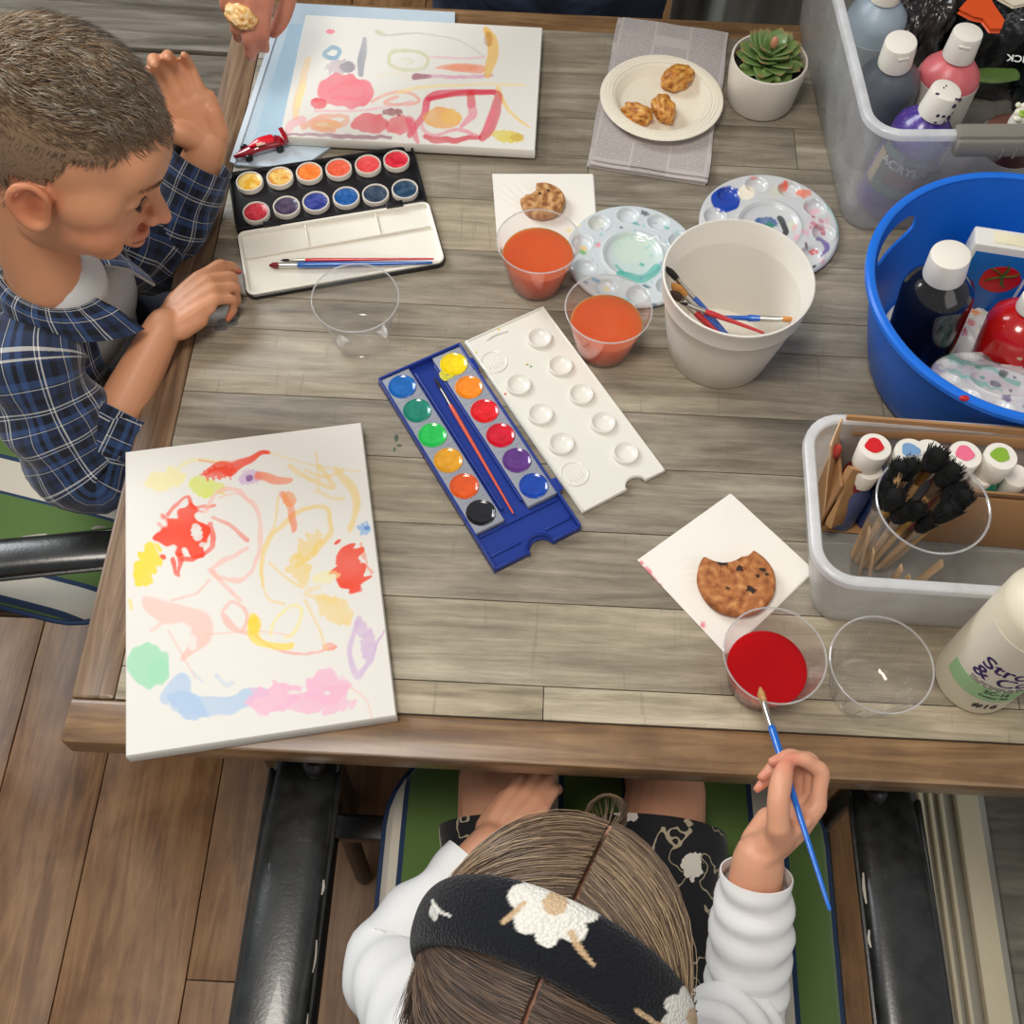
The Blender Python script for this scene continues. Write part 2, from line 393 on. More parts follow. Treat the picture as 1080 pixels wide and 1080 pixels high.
# ------------------------------------------------------------------ the table
def table():
    X0, X1, Y0, Y1 = -.402, 1.02, .292, 1.318
    r = thing('dining_table', 'large dining table with grey plank-look top and brown wooden edge', 'table', ((X0+X1)/2, (Y0+Y1)/2, 0))
    cx, cy = r.location.x, r.location.y
    xi0, yi0, yi1, xi1 = -.361, .334, 1.283, .98
    t = NT('table_planks')
    at = t.n('ShaderNodeVertexColor', layer_name='Col'); sep = t.n('ShaderNodeSeparateColor'); t.l(at.outputs[0], sep.inputs[0])
    tc = t.n('ShaderNodeTexCoord'); cb = t.n('ShaderNodeCombineXYZ'); t.l(t.math('MULTIPLY', sep.outputs[1], 7.3), cb.inputs[0]); t.l(t.math('MULTIPLY', sep.outputs[1], 3.1), cb.inputs[2])
    va = t.n('ShaderNodeVectorMath', operation='ADD'); t.l(tc.outputs['Object'], va.inputs[0]); t.l(cb.outputs[0], va.inputs[1])
    def mapd(sc):
        mp = t.n('ShaderNodeMapping'); t.l(va.outputs[0], mp.inputs[0]); mp.inputs['Scale'].default_value = sc; return mp.outputs[0]
    g = t.noise(mapd((2.2, 26, 3)), 3.0, 9, .68, .5)
    fine = t.noise(mapd((7, 150, 5)), 3.0, 6, .7)
    patch = t.noise(mapd((3, 6, 3)), 2.2, 5, .6, .4)
    saw = t.noise(mapd((60, 4, 3)), 3, 3, .6)
    f = t.math('ADD', t.math('MULTIPLY', g, .55), t.math('ADD', t.math('MULTIPLY', patch, .30), t.math('MULTIPLY', fine, .15)))
    base = t.ramp(f, [(.32, C(98,90,76)), (.44, C(136,127,110)), (.53, C(162,152,132)), (.66, C(194,184,162))])
    c2 = t.mix(1, base, t.ramp(sep.outputs[0], [(0, (.74,.74,.76,1)), (.5, (.95,.95,.95,1)), (1, (1.18,1.15,1.08,1))]), 'MULTIPLY')
    c3 = t.mix(t.math('MULTIPLY', t.math('GREATER_THAN', saw, .66), .22), c2, C(96,88,78))
    # faint green and blue paint stains on the boards
    t.l(c3, t.b.inputs['Base Color']); t.set(rough=.36, spec=.4); t.bump(t.math('ADD', g, fine), .28, .0012)
    plank = t.m
    mb = MB(); seams = [yi0, .367, .452, .533, .610, .680, .767, .812, .895, .975, 1.05, 1.12, 1.202, yi1]
    for i in range(len(seams)-1):
        a, b = seams[i], seams[i+1]
        xs = [xi0]; x = xi0 + rng.uniform(.25, .9)
        while x < xi1-.1: xs.append(x); x += rng.uniform(.5, .9)
        xs.append(xi1)
        for q in range(len(xs)-1):
            tone = rng.uniform(.1, .85)
            if a < .45: tone = rng.uniform(.75, 1)
            if a == yi0: tone = 1.0
            if .36 < a < .37: tone = .72
            if a > .9: tone = rng.uniform(0,.5)
            mb.col = (tone, rng.uniform(0, 1), 0, 1)
            mb.box(xs[q+1]-xs[q]-.0008, b-a-.0010, .004, (xs[q]+xs[q+1])/2-cx, (a+b)/2-cy, TT-.004, .0004, .0003, k=1)
    obj('inlay_boards', mb, plank, r)
    t = NT('table_edge_wood'); v = t.coord(scale=(1.6, 22, 22)); g = t.noise(v, 3, 8, .62, 1.4); k = t.noise(t.coord(), 9, 4, .6)
    t.l(t.ramp(t.math('ADD', t.math('MULTIPLY', g, .6), t.math('MULTIPLY', k, .4)), [(.32, C(84,58,38)), (.47, C(120,90,60)), (.6, C(148,116,80)), (.74, C(178,146,106))]), t.b.inputs['Base Color']); t.set(rough=.33, spec=.5, coat=.25, coatr=.3); t.bump(g, .2, .001)
    edge = t.m
    t2 = NT('table_edge_wood_side'); v = t2.coord(scale=(22, 1.6, 22)); g = t2.noise(v, 3, 8, .62, 1.4)
    t2.l(t2.ramp(g, [(.32, C(84,62,44)), (.5, C(120,94,70)), (.68, C(150,124,96))]), t2.b.inputs['Base Color']); t2.set(rough=.35, coat=.25, coatr=.3); t2.bump(g, .2, .001)
    def bar(x0, x1, y0, y1, m, nm='edge_rail'):
        mb = MB(); mb.box(x1-x0, y1-y0, .032, (x0+x1)/2-cx, (y0+y1)/2-cy, TT-.0322, .004, .003); return obj(nm, mb, m, r)
    bar(X0, X1, Y0, yi0-.0005, edge); bar(X0, X1, yi1+.0005, Y1, edge)
    bar(X0, xi0-.0005, yi0, yi1, t2.m); bar(xi1+.0005, X1, yi0, yi1, t2.m)
    mb = MB(); mb.box(xi1-xi0+.01, yi1-yi0+.01, .024, (xi0+xi1)/2-cx, (yi0+yi1)/2-cy, TT-.0285, .002, .001); obj('top_core', mb, mat('table_core', C(60,44,32), .6), r)
    darkw = mat('table_leg_wood', C(48,34,26), .4, .2)
    mb = MB(); mb.box(X1-X0-.2, .025, .05, 0, Y0+.10-cy, TT-.083, .003, .002); mb.box(X1-X0-.2, .025, .05, 0, Y1-.10-cy, TT-.083, .003, .002)
    mb.box(.025, Y1-Y0-.224, .05, X0+.11-cx, 0, TT-.083, .003, .002); mb.box(.025, Y1-Y0-.224, .05, X1-.11-cx, 0, TT-.083, .003, .002); obj('apron', mb, darkw, r)
    for x in (X0+.14, X1-.14):
        for y in (Y0+.13, Y1-.13):
            mb = MB(); mb.box(.07, .07, TT-.0335, x-cx, y-cy, 0, .006, .003); obj('leg', mb, darkw, r)
    for nm, col, bl in (('green paint stain', C(70,128,104), ((418,462,.0022,.005),(421,470,.003,.0018),(416,474,.0015,.003))), ('bluish paint stain', C(118,122,128), ((240,340,.012,.006),(246,334,.007,.009),(233,346,.008,.004)))):
        mb = MB()
        for px, py, a, b in bl: q = P(px, py, 0); mb.ball((q.x-cx, q.y-cy, TT), (a, b, .00012), 8)
        lbl(obj('paint_stain', mb, clear_mat('stain', (1,1,1,1), .5, .4, col), r), nm)
    return r
TABLE = table()

# ------------------------------------------------------------------ chairs
def cushion_mat():
    t = NT('striped_cushion'); tc = t.n('ShaderNodeTexCoord'); sx = t.n('ShaderNodeSeparateXYZ'); t.l(tc.outputs['Object'], sx.inputs[0])
    u = t.math('ADD', t.math('DIVIDE', sx.outputs[0], .5), .5)
    G = C(92,122,58); Wt = C(222,214,198); N = C(28,56,92)
    st = [(0, G), (.03, N), (.042, Wt), (.105, N), (.115, G), (.295, N), (.305, Wt), (.455, N), (.465, G), (.6, N), (.61, Wt), (.70, N), (.71, G), (.885, N), (.895, Wt), (.958, N), (.97, G)]
    col = t.ramp(u, st, 'CONSTANT')
    nz = t.noise(t.coord(), 18, 4); c = t.mix(t.math('MULTIPLY', nz, .25), col, t.mix(1, col, (.6,.6,.5,1), 'MULTIPLY'))
    t.l(c, t.b.inputs['Base Color']); t.set(rough=.85, sheen=.2); t.bump(t.noise(t.coord(), 900, 2), .2); return t.m
CUSH = cushion_mat()
def vinyl():
    t = NT('black_vinyl'); v = t.coord(); t.l(t.ramp(t.noise(v, 60, 4), [(.3, C(18,19,19)), (.7, C(40,42,40))]), t.b.inputs['Base Color'])
    t.set(rough=.30, spec=.7, coat=.15); t.bump(t.noise(v, 260, 3), .14, .001); return t.m
VIN = vinyl(); FRAME_M = mat('chair_frame_black', C(30,26,24), .35, .2); CHIP = mat('chipped_paint', C(190,182,170), .7, .2, bump=.4)
def armrest(mb, x, y0, y1, z, w, bow, skew=0):
    n = 22; rings = []
    for i in range(n+1):
        t = i/n; y = y0+(y1-y0)*t; sag = -.02*abs(t-.45)**2*4; ww = w
        xx = x + bow*math.sin(PI*t) + skew*(y-.077)
        zz = z + sag
        prof = []
        for j in range(20):
            a = 2*PI*j/20; ca, sa = math.cos(a), math.sin(a)
            px = ww/2*math.copysign(abs(ca)**.7, ca); pz = .013*math.copysign(abs(sa)**.8, sa)
            if pz > 0: pz -= .004*math.exp(-(px/(ww*.2))**2)*0
            prof.append(Vector((xx+px, y, zz+pz)))
        rings.append(prof)
    mb.loft(rings)
def chair(label, loc, rotz, cush_w=.50, cush_d=.48, arms=True, arm_x=(-.29, .29), cush_x=0, chip=True, arm_w=.068, skew=0, cush_rot=0, cush_off=(0,0), rail_in=1):
    r = thing('dining_armchair', label, 'chair', loc, rotz)
    mb = MB(); w, d = cush_w, cush_d; rings = []
    k = 8
    for (ins, z) in ((.03,.420),(.008,.427),(0,.440),(0,.452),(.008,.466),(.03,.474),(.08,.478),(.16,.480)):
        rings.append([Vector((p.x+cush_x, p.y, p.z+ .002*math.sin(p.x*30)*math.cos(p.y*25))) for p in rrect(w-2*ins, d-2*ins, max(.1-ins*.8,.02), z, k)])
    mb.loft(rings); cu = obj('seat_cushion', mb, CUSH, r); cu.rotation_euler.z = math.radians(cush_rot); cu.location = (cush_off[0], cush_off[1], 0)
    mb = MB(); pts = [Vector((p.x+cush_x, p.y, .446)) for p in rrect(w+.004, d+.004, .102, 0, k)]
    mb.tube(pts+[pts[0]], .0038, 8, 1, caps=False); obj('piping', mb, mat('navy_piping', C(26,52,90), .7), cu)
    mb = MB(); mb.box(w-.03, d-.02, .022, cush_x, 0, .397, .05, .006); obj('seat_pan', mb, FRAME_M, r)
    for sx, ax in ((-1, arm_x[0]), (1, arm_x[1])):
        mb = MB(); sk = skew if sx > 0 else 0; hw = arm_w/2; px_ = lambda y: ax+sk*(y-.077); armrest(mb, ax, -.235, .245, .637, arm_w, .0, sk); arm = obj('armrest', mb, VIN, r)
        if chip:
            mb = MB()
            y = -.2
            while y < .16:
                l_ = rng.uniform(.004,.03); mb.tube([(px_(y)-sx*(hw-.0005), y, .637), (px_(y+l_*.5)-sx*(hw-.0002), y+l_*.5, .637+rng.uniform(-.003,.003)), (px_(y+l_)-sx*(hw-.0005), y+l_, .637)], [.0009,.0016,.0009], 6, 3); y += l_+rng.uniform(.006,.07)
            obj('worn_edge', mb, CHIP, arm)
        mb = MB(); mb.tube([(px_(-.23)-sx*(hw+.0005),-.23,.622),(px_(0)-sx*(hw+.0005),0,.632),(px_(.235)-sx*(hw+.0005),.235,.622)], .0030, 8, 4); obj('arm_piping', mb, VIN, r)
        mb = MB(); mb.tube([(px_(-.23)+sx*(hw+.0005),-.23,.622),(px_(0)+sx*(hw+.0005),0,.632),(px_(.235)+sx*(hw+.0005),.235,.622)], .0030, 8, 4); obj('arm_piping', mb, VIN, r)
        mb = MB(); mb.tube([(ax*.97, .24, .627), (ax, .27, .5), (ax, .26, .25), (ax, .25, .012)], .012, 12, 5); obj('leg', mb, FRAME_M, r)
        mb = MB(); mb.tube([(ax*.97, -.22, .93), (ax, -.23, .63), (ax, -.235, .3), (ax, -.27, .012)], .012, 12, 5); obj('leg', mb, FRAME_M, r)
        mb = MB(); mb.tube([(ax, .262, .40), (ax*rail_in, .235, .39), (ax*rail_in, -.205, .39), (ax, -.233, .40)], .009, 10, 4); obj('side_rail', mb, FRAME_M, r)
    for yy in (.235, -.232):
        mb = MB(); mb.box(arm_x[1]-arm_x[0], .03, .02, (arm_x[0]+arm_x[1])/2, yy, .377, .004, .002); obj('cross_rail', mb, FRAME_M, r)
    mb = MB(); pts = [(arm_x[0]*.95, -.222, .9), (arm_x[0]*.6, -.245, .915), (0, -.255, .92), (arm_x[1]*.6, -.245, .915), (arm_x[1]*.95, -.222, .9)]
    mb.tube(pts, [(.035,.012)]*5, 16, 5, up=(0,0,1)); mb.tube([(p[0], p[1], .70) for p in pts], [(.04,.012)]*5, 16, 5, up=(0,0,1)); obj('backrest', mb, VIN, r)
    return r
CH_G = chair('black armchair with green striped cushion under the girl', (.086, .075, 0), 0, .50, .56, arm_x=(-.285, .30), cush_x=.035, cush_off=(0,.045))
CH_B = chair('black armchair with green striped cushion under the boy, left of the table', (-.625, .778, 0), -PI/2, .50, .47, arm_x=(-.262, .25), cush_x=-.012, arm_w=.046, skew=-.2, cush_rot=-12, cush_off=(-.018,-.025), rail_in=.86)
# ------------------------------------------------------------------ painted surfaces
def warp(x, y, amp, freq, seed):
    r = np.random.RandomState(seed); dx = np.zeros_like(x); dy = np.zeros_like(y)
    for k in range(9):
        f = freq*(.5+2.2*r.rand()*(1+k*.25)); a = r.rand()*2*PI; p = r.rand()*2*PI; q = r.rand()*2*PI; w = amp/(1+.35*k)
        ph = f*(x*np.cos(a)+y*np.sin(a)); dx += w*np.sin(ph+p); dy += w*np.sin(ph*1.13+q)
    return x+dx, y+dy
def nz(x, y, freq, seed):
    r = np.random.RandomState(seed); s = np.zeros_like(x)
    for k in range(12):
        a = r.rand()*2*PI; f = freq*(.4+1.8*r.rand()); s += np.sin(f*(x*np.cos(a)+y*np.sin(a))+r.rand()*6.28)*np.sin(f*.7*(y*np.cos(a)-x*np.sin(a))+r.rand()*6.28)
    return s/4.0
class Paint:
    """colour per point of a surface, laid on like strokes; x,y in crop pixels of the picture being copied"""
    def __init__(s, x, y, base): s.x = x; s.y = y; s.c = np.tile(np.array(base[:3]), (len(x),1)).astype(float); s.k = 1
    def lay(s, a, col):
        a = np.clip(a, 0, 1)[:,None]; s.c = s.c*(1-a) + s.c*0*a + a*np.array(col[:3])[None,:]*1.0
    def blob(s, cx, cy, rx, ry, col, al=1.0, rot=0, rough=.25, soft=.12, mottle=.25):
        s.k += 1; x, y = warp(s.x, s.y, rough*min(rx,ry)*.26, 1.5/min(rx,ry)*(1+rough), s.k)
        r = math.radians(rot); dx = x-cx; dy = y-cy; u = (dx*math.cos(r)+dy*math.sin(r))/rx; v = (-dx*math.sin(r)+dy*math.cos(r))/ry
        d = np.sqrt(u*u+v*v); a = np.clip((1-d)/soft+.5, 0, 1)
        m = 1-mottle*(.5+.5*nz(s.x, s.y, 1.6/min(rx,ry), s.k+50)); s.lay(a*m*al, col); return s
    def line(s, pts, w, col, al=1.0, rough=.25, soft=.3, mottle=.3, closed=False):
        s.k += 1; wm = w if not isinstance(w, (list,tuple)) else max(w)
        x, y = warp(s.x, s.y, rough*wm*.22, .7/wm, s.k)
        V = [Vector((p[0],p[1],0)) for p in pts]
        ww = w if isinstance(w, (list,tuple)) else [w]*len(pts)
        if closed: V.append(V[0]); ww = list(ww)+[ww[0]]
        Q, R = catmull(V, [(q,q) for q in ww], 6)
        best = np.full(len(x), 9.0)
        for i in range(len(Q)-1):
            ax, ay = Q[i].x, Q[i].y; bx, by = Q[i+1].x-ax, Q[i+1].y-ay; L = bx*bx+by*by+1e-9
            tt = np.clip(((x-ax)*bx+(y-ay)*by)/L, 0, 1); d = np.hypot(x-ax-tt*bx, y-ay-tt*by)
            best = np.minimum(best, d/((R[i][0]+R[i+1][0])*.25))
        a = np.clip((1-best)/soft+.3, 0, 1); m = 1-mottle*(.5+.5*nz(s.x, s.y, .7/wm, s.k+50)); s.lay(a*m*al, col); return s
def homography(src, dst):
    A = []; b = []
    for (x,y),(u,v) in zip(src, dst):
        A.append([x,y,1,0,0,0,-u*x,-u*y]); b.append(u); A.append([0,0,0,x,y,1,-v*x,-v*y]); b.append(v)
    h = np.linalg.solve(np.array(A), np.array(b)); H = np.append(h, 1).reshape(3,3)
    def f(x, y):
        w = H[2,0]*x+H[2,1]*y+H[2,2]; return (H[0,0]*x+H[0,1]*y+H[0,2])/w, (H[1,0]*x+H[1,1]*y+H[1,2])/w
    return f
def painted_slab(w, d, z0, z1, nx, ny, bev=.0015):
    """slab whose top is a fine grid; returns MB and number of top verts (first)"""
    mb = MB(); vs = []
    for j in range(ny+1):
        for i in range(nx+1): vs.append((-w/2+w*i/nx, -d/2+d*j/ny, z1))
    fs = [(j*(nx+1)+i, j*(nx+1)+i+1, (j+1)*(nx+1)+i+1, (j+1)*(nx+1)+i) for j in range(ny) for i in range(nx)]
    mb.add(vs, fs)
    def edge(z, o): return [Vector(p) for p in ((-w/2-o,-d/2-o,z),(w/2+o,-d/2-o,z),(w/2+o,d/2+o,z),(-w/2-o,d/2+o,z))]
    mb.loft([edge(z0, 0), edge(z0+bev, bev*.7), edge(z1-bev, bev*.7), edge(z1, 0)], True, False)
    return mb, (nx+1)*(ny+1)
CANV = cmat('canvas_paint', .75, .12, 900)

def canvas_low():
    c = (P(133.7,477,.018)+P(379.3,446,.018)+P(418,752.5,.018)+P(132.6,798,.018))/4
    r = thing('painted_canvas', 'white canvas with red, yellow, pink and green dabs at the lower left table corner', 'canvas', (c.x, c.y, TT), math.radians(11.9))
    w, d, h = .2385, .3185, .018
    mb, n = painted_slab(w, d, .0005, h, 300, 400)
    K = 2.769
    cor = [((px-120)*K, (py-430)*K) for px, py in ((133.7,477),(379.3,446),(418,752.5),(132.6,798))]
    f = homography([(-w/2,d/2),(w/2,d/2),(w/2,-d/2),(-w/2,-d/2)], cor)
    V = np.array(mb.v); x, y = f(V[:,0], V[:,1])
    p = Paint(x, y, C(228,225,217))
    Wt = C(228,225,217)
    Y=C(238,226,150); YG=C(214,222,110); R=C(236,62,22); O=C(240,116,50); OY=C(236,205,120); PK=C(240,180,165); LP=C(236,178,202); LB=C(170,196,224); GR=C(160,216,180); LV=C(206,178,210); BY=C(246,212,36)
    p.blob(150,210,62,30,Y,.75,-12,.5); p.line([(185,180),(215,158),(255,152),(330,160)],12,Y,.6)
    p.line([(250,152),(300,160),(350,165)],8,O,.5)
    p.blob(272,228,54,26,YG,.95,12,.5,.1); p.blob(268,250,25,12,YG,.9)
    p.line([(280,190),(330,178),(390,155),(430,132),(460,124)],[22,36,34,18,10],R,.95,.8); p.blob(310,188,50,18,R,.9,-8,.7)
    p.blob(400,204,34,22,LV,.9,-20,.5); p.blob(397,204,11,10,C(120,50,130),.9); p.line([(425,205),(470,212),(522,206)],[26,36,8],O,.95,.5)
    p.line([(455,130),(520,150),(600,170),(720,185)],6,OY,.5); p.line([(515,170),(560,200),(640,230),(600,170)],14,OY,.7); p.line([(590,130),(596,180),(600,240)],9,OY,.5)
    p.line([(650,170),(690,230),(705,300),(690,355)],[14,30,22,12],OY,.7,.5); p.line([(560,180),(610,200),(670,180)],10,OY,.6); p.line([(590,240),(640,262),(668,262)],12,OY,.5)
    p.blob(210,365,68,74,R,.98,20,.7,.08,.1); p.line([(160,310),(210,262),(240,290),(290,285)],12,R,.8,.9); p.line([(175,440),(185,485),(200,430)],14,R,.9,.9); p.line([(280,340),(292,400),(240,432),(200,440)],16,R,.9,.6)
    p.blob(243,362,17,26,Wt,1,-15,.4); p.blob(262,398,12,8,Wt,.9)
    p.line([(290,320),(340,340),(390,385)],[10,12,16],C(232,130,110),.8)
    p.line([(270,300),(300,250),(350,236),(410,280),(430,350),(420,430),(390,490),(330,500),(290,470),(330,440),(390,410)],15,PK,.65,.5); p.line([(310,260),(370,250),(430,310)],8,PK,.5); p.line([(280,470),(330,520),(370,560)],12,PK,.7)
    p.line([(480,260),(470,340),(440,400),(430,470),(450,550),(500,570)],9,OY,.6); p.line([(435,520),(440,420),(480,350),(560,290),(620,290),(632,350),(600,400),(540,460)],[9,12,14,15,14,18,22,16],OY,.8,.5)
    p.blob(570,400,52,28,OY,.75,-50,.6); p.blob(545,470,34,50,OY,.75,-20,.6); p.line([(455,450),(500,490),(550,520)],9,OY,.7); p.line([(495,250),(520,290),(530,350)],[22,22,12],O,.75,.6); p.blob(512,265,18,24,C(240,150,80),.8,-30)
    p.blob(690,468,45,72,R,.96,-8,.7,.1,.15); p.line([(720,395),(735,440),(750,478)],9,O,.7,.8)
    p.blob(733,350,20,17,C(140,182,222),.95,0,.6); p.blob(738,347,8,7,C(80,130,200),.8)
    p.blob(98,458,34,66,BY,.95,16,.5,.1,.1); p.line([(45,560),(52,585)],12,BY,.6)
    p.line([(100,570),(160,590),(215,590),(265,620),(240,690),(215,720)],[36,70,56,70,30,16],PK,.75,.5); p.line([(170,560),(240,540),(280,500)],9,PK,.6); p.line([(110,650),(140,628)],14,PK,.4)
    p.blob(228,684,16,22,Wt,.9); p.line([(160,650),(200,720),(240,790)],7,PK,.5); p.line([(270,660),(330,655),(420,650),(520,662)],7,PK,.5)
    p.line([(320,590),(350,565),(390,600),(370,650),(320,600),(340,640),(400,660)],12,C(238,160,140),.6); p.line([(400,650),(470,700),(560,716),(650,695)],8,C(238,150,130),.7); p.blob(632,694,22,12,C(240,150,130),.7)
    p.line([(410,610),(405,640),(420,670),(470,690),(520,688)],[26,34,22,18,22],BY,.9,.5); p.blob(412,630,18,26,C(250,206,30),.8)
    p.line([(460,660),(470,620),(520,575),(550,590),(530,650),(500,670)],10,Y,.8); p.line([(560,560),(600,640),(620,700)],9,OY,.6)
    p.blob(620,490,42,18,Y,.6,-10); p.blob(645,585,60,34,OY,.75,35,.5); p.line([(600,520),(560,540),(650,560)],14,OY,.5)
    p.blob(102,752,62,60,GR,.95,-38,.35,.07,.08); p.blob(130,770,34,40,GR,.9)
    p.line([(160,830),(200,800),(210,850),(280,880),(350,870),(380,840),(430,840)],[44,50,70,56,40,36,20],LB,.85,.5,.2); p.blob(215,868,66,36,LB,.9,25,.4); p.line([(300,780),(330,810),(345,800)],12,LB,.5); p.line([(230,770),(260,800)],8,LB,.4)
    p.blob(475,845,80,44,LP,.9,-8,.5); p.blob(620,810,66,52,LP,.9,-20,.5); p.blob(650,850,50,44,LP,.85,30,.6); p.blob(560,860,60,30,LP,.85); p.line([(690,810),(740,850),(755,900)],7,PK,.5); p.blob(525,829,17,6,Wt,.8); p.blob(625,830,9,7,Wt,.8)
    p.line([(722,610),(700,660),(690,720),(715,775),(750,740),(765,690),(788,650)],[18,14,18,22,12,10,6],LV,.9,.4); p.blob(745,690,20,50,LV,.9,6,.5); p.blob(722,640,18,30,LV,.8,-10)
    a = np.ones((len(V),4)); a[:,:3] = p.c; a[n:,:3] = np.array(C(236,232,222)[:3])
    me = mb.mesh('canvas_front'); setcol(me, a); obj('stretched_canvas', me, CANV, r)
    return r
canvas_low()
def canvas_up():
    pc = ((322,15),(570,30),(565,159),(297,143))
    c = sum((P(*q,.018) for q in pc), Vector())/4
    r = thing('painted_canvas', 'white canvas with pink circles and a red square outline at the far table edge', 'canvas', (c.x, c.y, TT), math.radians(-.6))
    w, d, h = .3085, .2215, .018
    mb, n = painted_slab(w, d, .0045, h, 400, 288); K = 3.0
    f = homography([(-w/2,d/2),(w/2,d/2),(w/2,-d/2),(-w/2,-d/2)], [((px-220)*K, py*K) for px, py in pc])
    V = np.array(mb.v); x, y = f(V[:,0], V[:,1]); p = Paint(x, y, C(230,227,218))
    PK=C(236,90,112); RD=C(214,38,66); OR=C(240,150,110); YL=C(240,205,110); GY=C(150,140,150); BL=C(120,165,190); PU=C(140,60,90); OL=C(206,204,160)
    p.blob(383,98,14,8,C(240,120,135),.9); p.line([(370,160),(390,148),(412,155),(408,178),(385,182),(366,172)],14,BL,.8,.3,closed=True)
    p.blob(420,210,48,22,C(196,180,186),.85,0,.5); p.blob(440,210,24,17,C(120,120,130),.6)
    p.line([(493,125),(485,180),(480,232)],[16,26,18],C(130,134,150),.8)
    p.blob(432,286,88,52,PK,.85,8,.2,.06,.3); p.line([(380,290),(440,260),(500,270),(480,310),(400,305)],14,C(240,120,135),.5); p.blob(352,325,28,18,C(228,70,88),.9,10)
    p.line([(315,185),(300,250),(285,310),(278,370)],[22,24,26,18],C(244,206,150),.8); p.line([(302,270),(285,330)],20,C(246,226,160),.8)
    p.line([(250,425),(265,395),(300,380)],30,C(238,160,170),.6); p.line([(300,400),(360,380),(420,395),(440,370),(360,370),(330,400),(400,410)],18,OR,.7,.4); p.line([(340,350),(440,350),(520,345),(600,330),(650,320)],9,C(240,170,180),.6)
    p.blob(380,395,46,16,C(240,180,120),.7)
    p.blob(513,390,58,33,C(230,72,90),.88,0,.3,.1,.3); p.blob(606,395,44,30,C(232,84,100),.85); p.line([(240,425),(340,425),(440,432),(578,434)],[6,10,14,10],C(150,80,110),.75,.4)
    p.line([(520,320),(560,300),(620,290),(670,315),(640,330),(560,325),(600,305)],11,C(240,160,140),.7)
    p.blob(585,354,34,13,C(150,60,70),.85,5,.5); p.line([(605,290),(680,275),(760,272),(900,268),(1000,272)],[14,12,10,8,8],C(246,220,150),.7)
    p.line([(530,100),(560,110),(640,105),(760,120),(830,150),(870,180)],[14,8,6,5,5,5],C(190,185,170),.6); p.line([(530,98),(550,104)],16,OL,.6)
    p.line([(570,190),(580,165),(640,160),(690,180),(680,215),(620,222),(575,205)],12,OL,.8,.3,closed=True); p.line([(600,195),(625,185),(645,195),(625,205)],10,C(222,218,190),.7)
    p.line([(540,240),(600,230),(640,250)],16,C(230,222,200),.5)
    p.line([(655,245),(700,242)],[24,12],C(150,60,90),.8); p.line([(700,240),(800,245),(895,240)],12,C(220,150,180),.75); p.line([(700,180),(800,185),(870,182)],8,C(235,180,190),.6)
    p.line([(720,215),(780,210),(860,222)],[6,26,30],C(242,160,125),.85); p.blob(800,216,55,12,C(240,140,100),.6)
    p.line([(875,95),(892,130),(895,180),(888,235)],[16,34,36,26],C(238,185,50),.9,.3); p.blob(882,125,14,24,C(190,120,50),.6)
    p.line([(915,280),(945,340),(985,380),(1020,405)],[14,12,10,5],C(244,205,110),.85)
    p.line([(640,430),(680,370),(700,310),(780,295),(900,292)],[16,22,26,22,18],C(226,66,96),.9,.3)
    p.line([(700,310),(780,300),(908,294),(912,340),(890,400),(870,440)],[16,20,20,30,36,22],RD,.85,.3); p.line([(690,436),(760,445),(860,436)],[18,22,14],RD,.9,.3)
    p.line([(830,300),(835,330)],28,C(216,30,40),.85); p.line([(835,330),(838,370),(800,400)],[30,28,12],C(232,130,150),.75)
    p.line([(640,380),(650,420),(665,450)],[30,24,12],C(232,100,120),.8); p.line([(690,340),(680,400),(720,430),(790,410),(850,430)],12,C(232,130,150),.7); p.line([(880,410),(905,350)],20,C(236,120,140),.6)
    p.blob(745,374,60,35,C(236,170,80),.92,5,.2,.08,.25); p.blob(770,370,30,24,C(240,196,90),.6)
    p.blob(952,434,50,20,C(226,205,70),.9,8,.3); p.blob(980,436,22,12,C(200,160,50),.6)
    a = np.ones((len(V),4)); a[:,:3] = p.c
    a[n:,:3] = np.array(C(228,224,214)[:3]); me = mb.mesh('canvas_front'); setcol(me, a); obj('stretched_canvas', me, CANV, r)
canvas_up()
# pale blue film-wrapped pad under the far canvas
pad = thing('wrapped_canvas_pack', 'flat pale blue pack in clear film under the far canvas', 'pack', (-.213, 1.150, TT), math.radians(-4))
t = NT('pale_blue_card'); v = t.coord(); t.l(t.ramp(t.noise(v, 6, 3), [(.35, C(184,202,214)), (.65, C(204,218,227))]), t.b.inputs['Base Color']); t.set(rough=.25, coat=.6, coatr=.12); t.bump(t.noise(v, 22, 3), .25, .004)
OUT = [(-.140,-.143),(.04,-.143),(.055,.135),(-.125,.152)]
q = [(P(*a,0)) for a in ((252,182),(300,186),(452,8),(300,4))]
inv = rootmat(pad).inverted(); ol = [inv@P(257,168,0), inv@P(330,186,0), inv@P(575,20,0), inv@P(465,13,0), inv@P(298,6,0)]
ol = [inv@P(247,176,0), inv@P(318,180,0), inv@P(480,60,0), inv@P(480,15,0), inv@P(299,5,0)]
mb = MB(); mb.prism([(p.x, p.y) for p in ol], .0004, .0038, .0006); obj('backing', mb, t.m, pad)
ol2 = [inv@P(268,150,0), inv@P(305,150,0), inv@P(345,30,0), inv@P(306,28,0)]
mb = MB(); mb.prism([(p.x, p.y) for p in ol2], .0038, .0042, .0001); obj('printed_panel', mb, mat('panel_blue', C(176,202,218), .25, .08, coat=.5), pad)
mb = MB(); a1, a2, a3, a4 = [inv@P(*q,0) for q in ((243,174),(249,176),(303,8),(298,6))]; mb.prism([(p.x, p.y) for p in (a1,a2,a3,a4)], .0040, .0056, .0005); obj('film_seam', mb, mat('film_edge', C(214,224,232), .15, .04, coat=.8), pad)
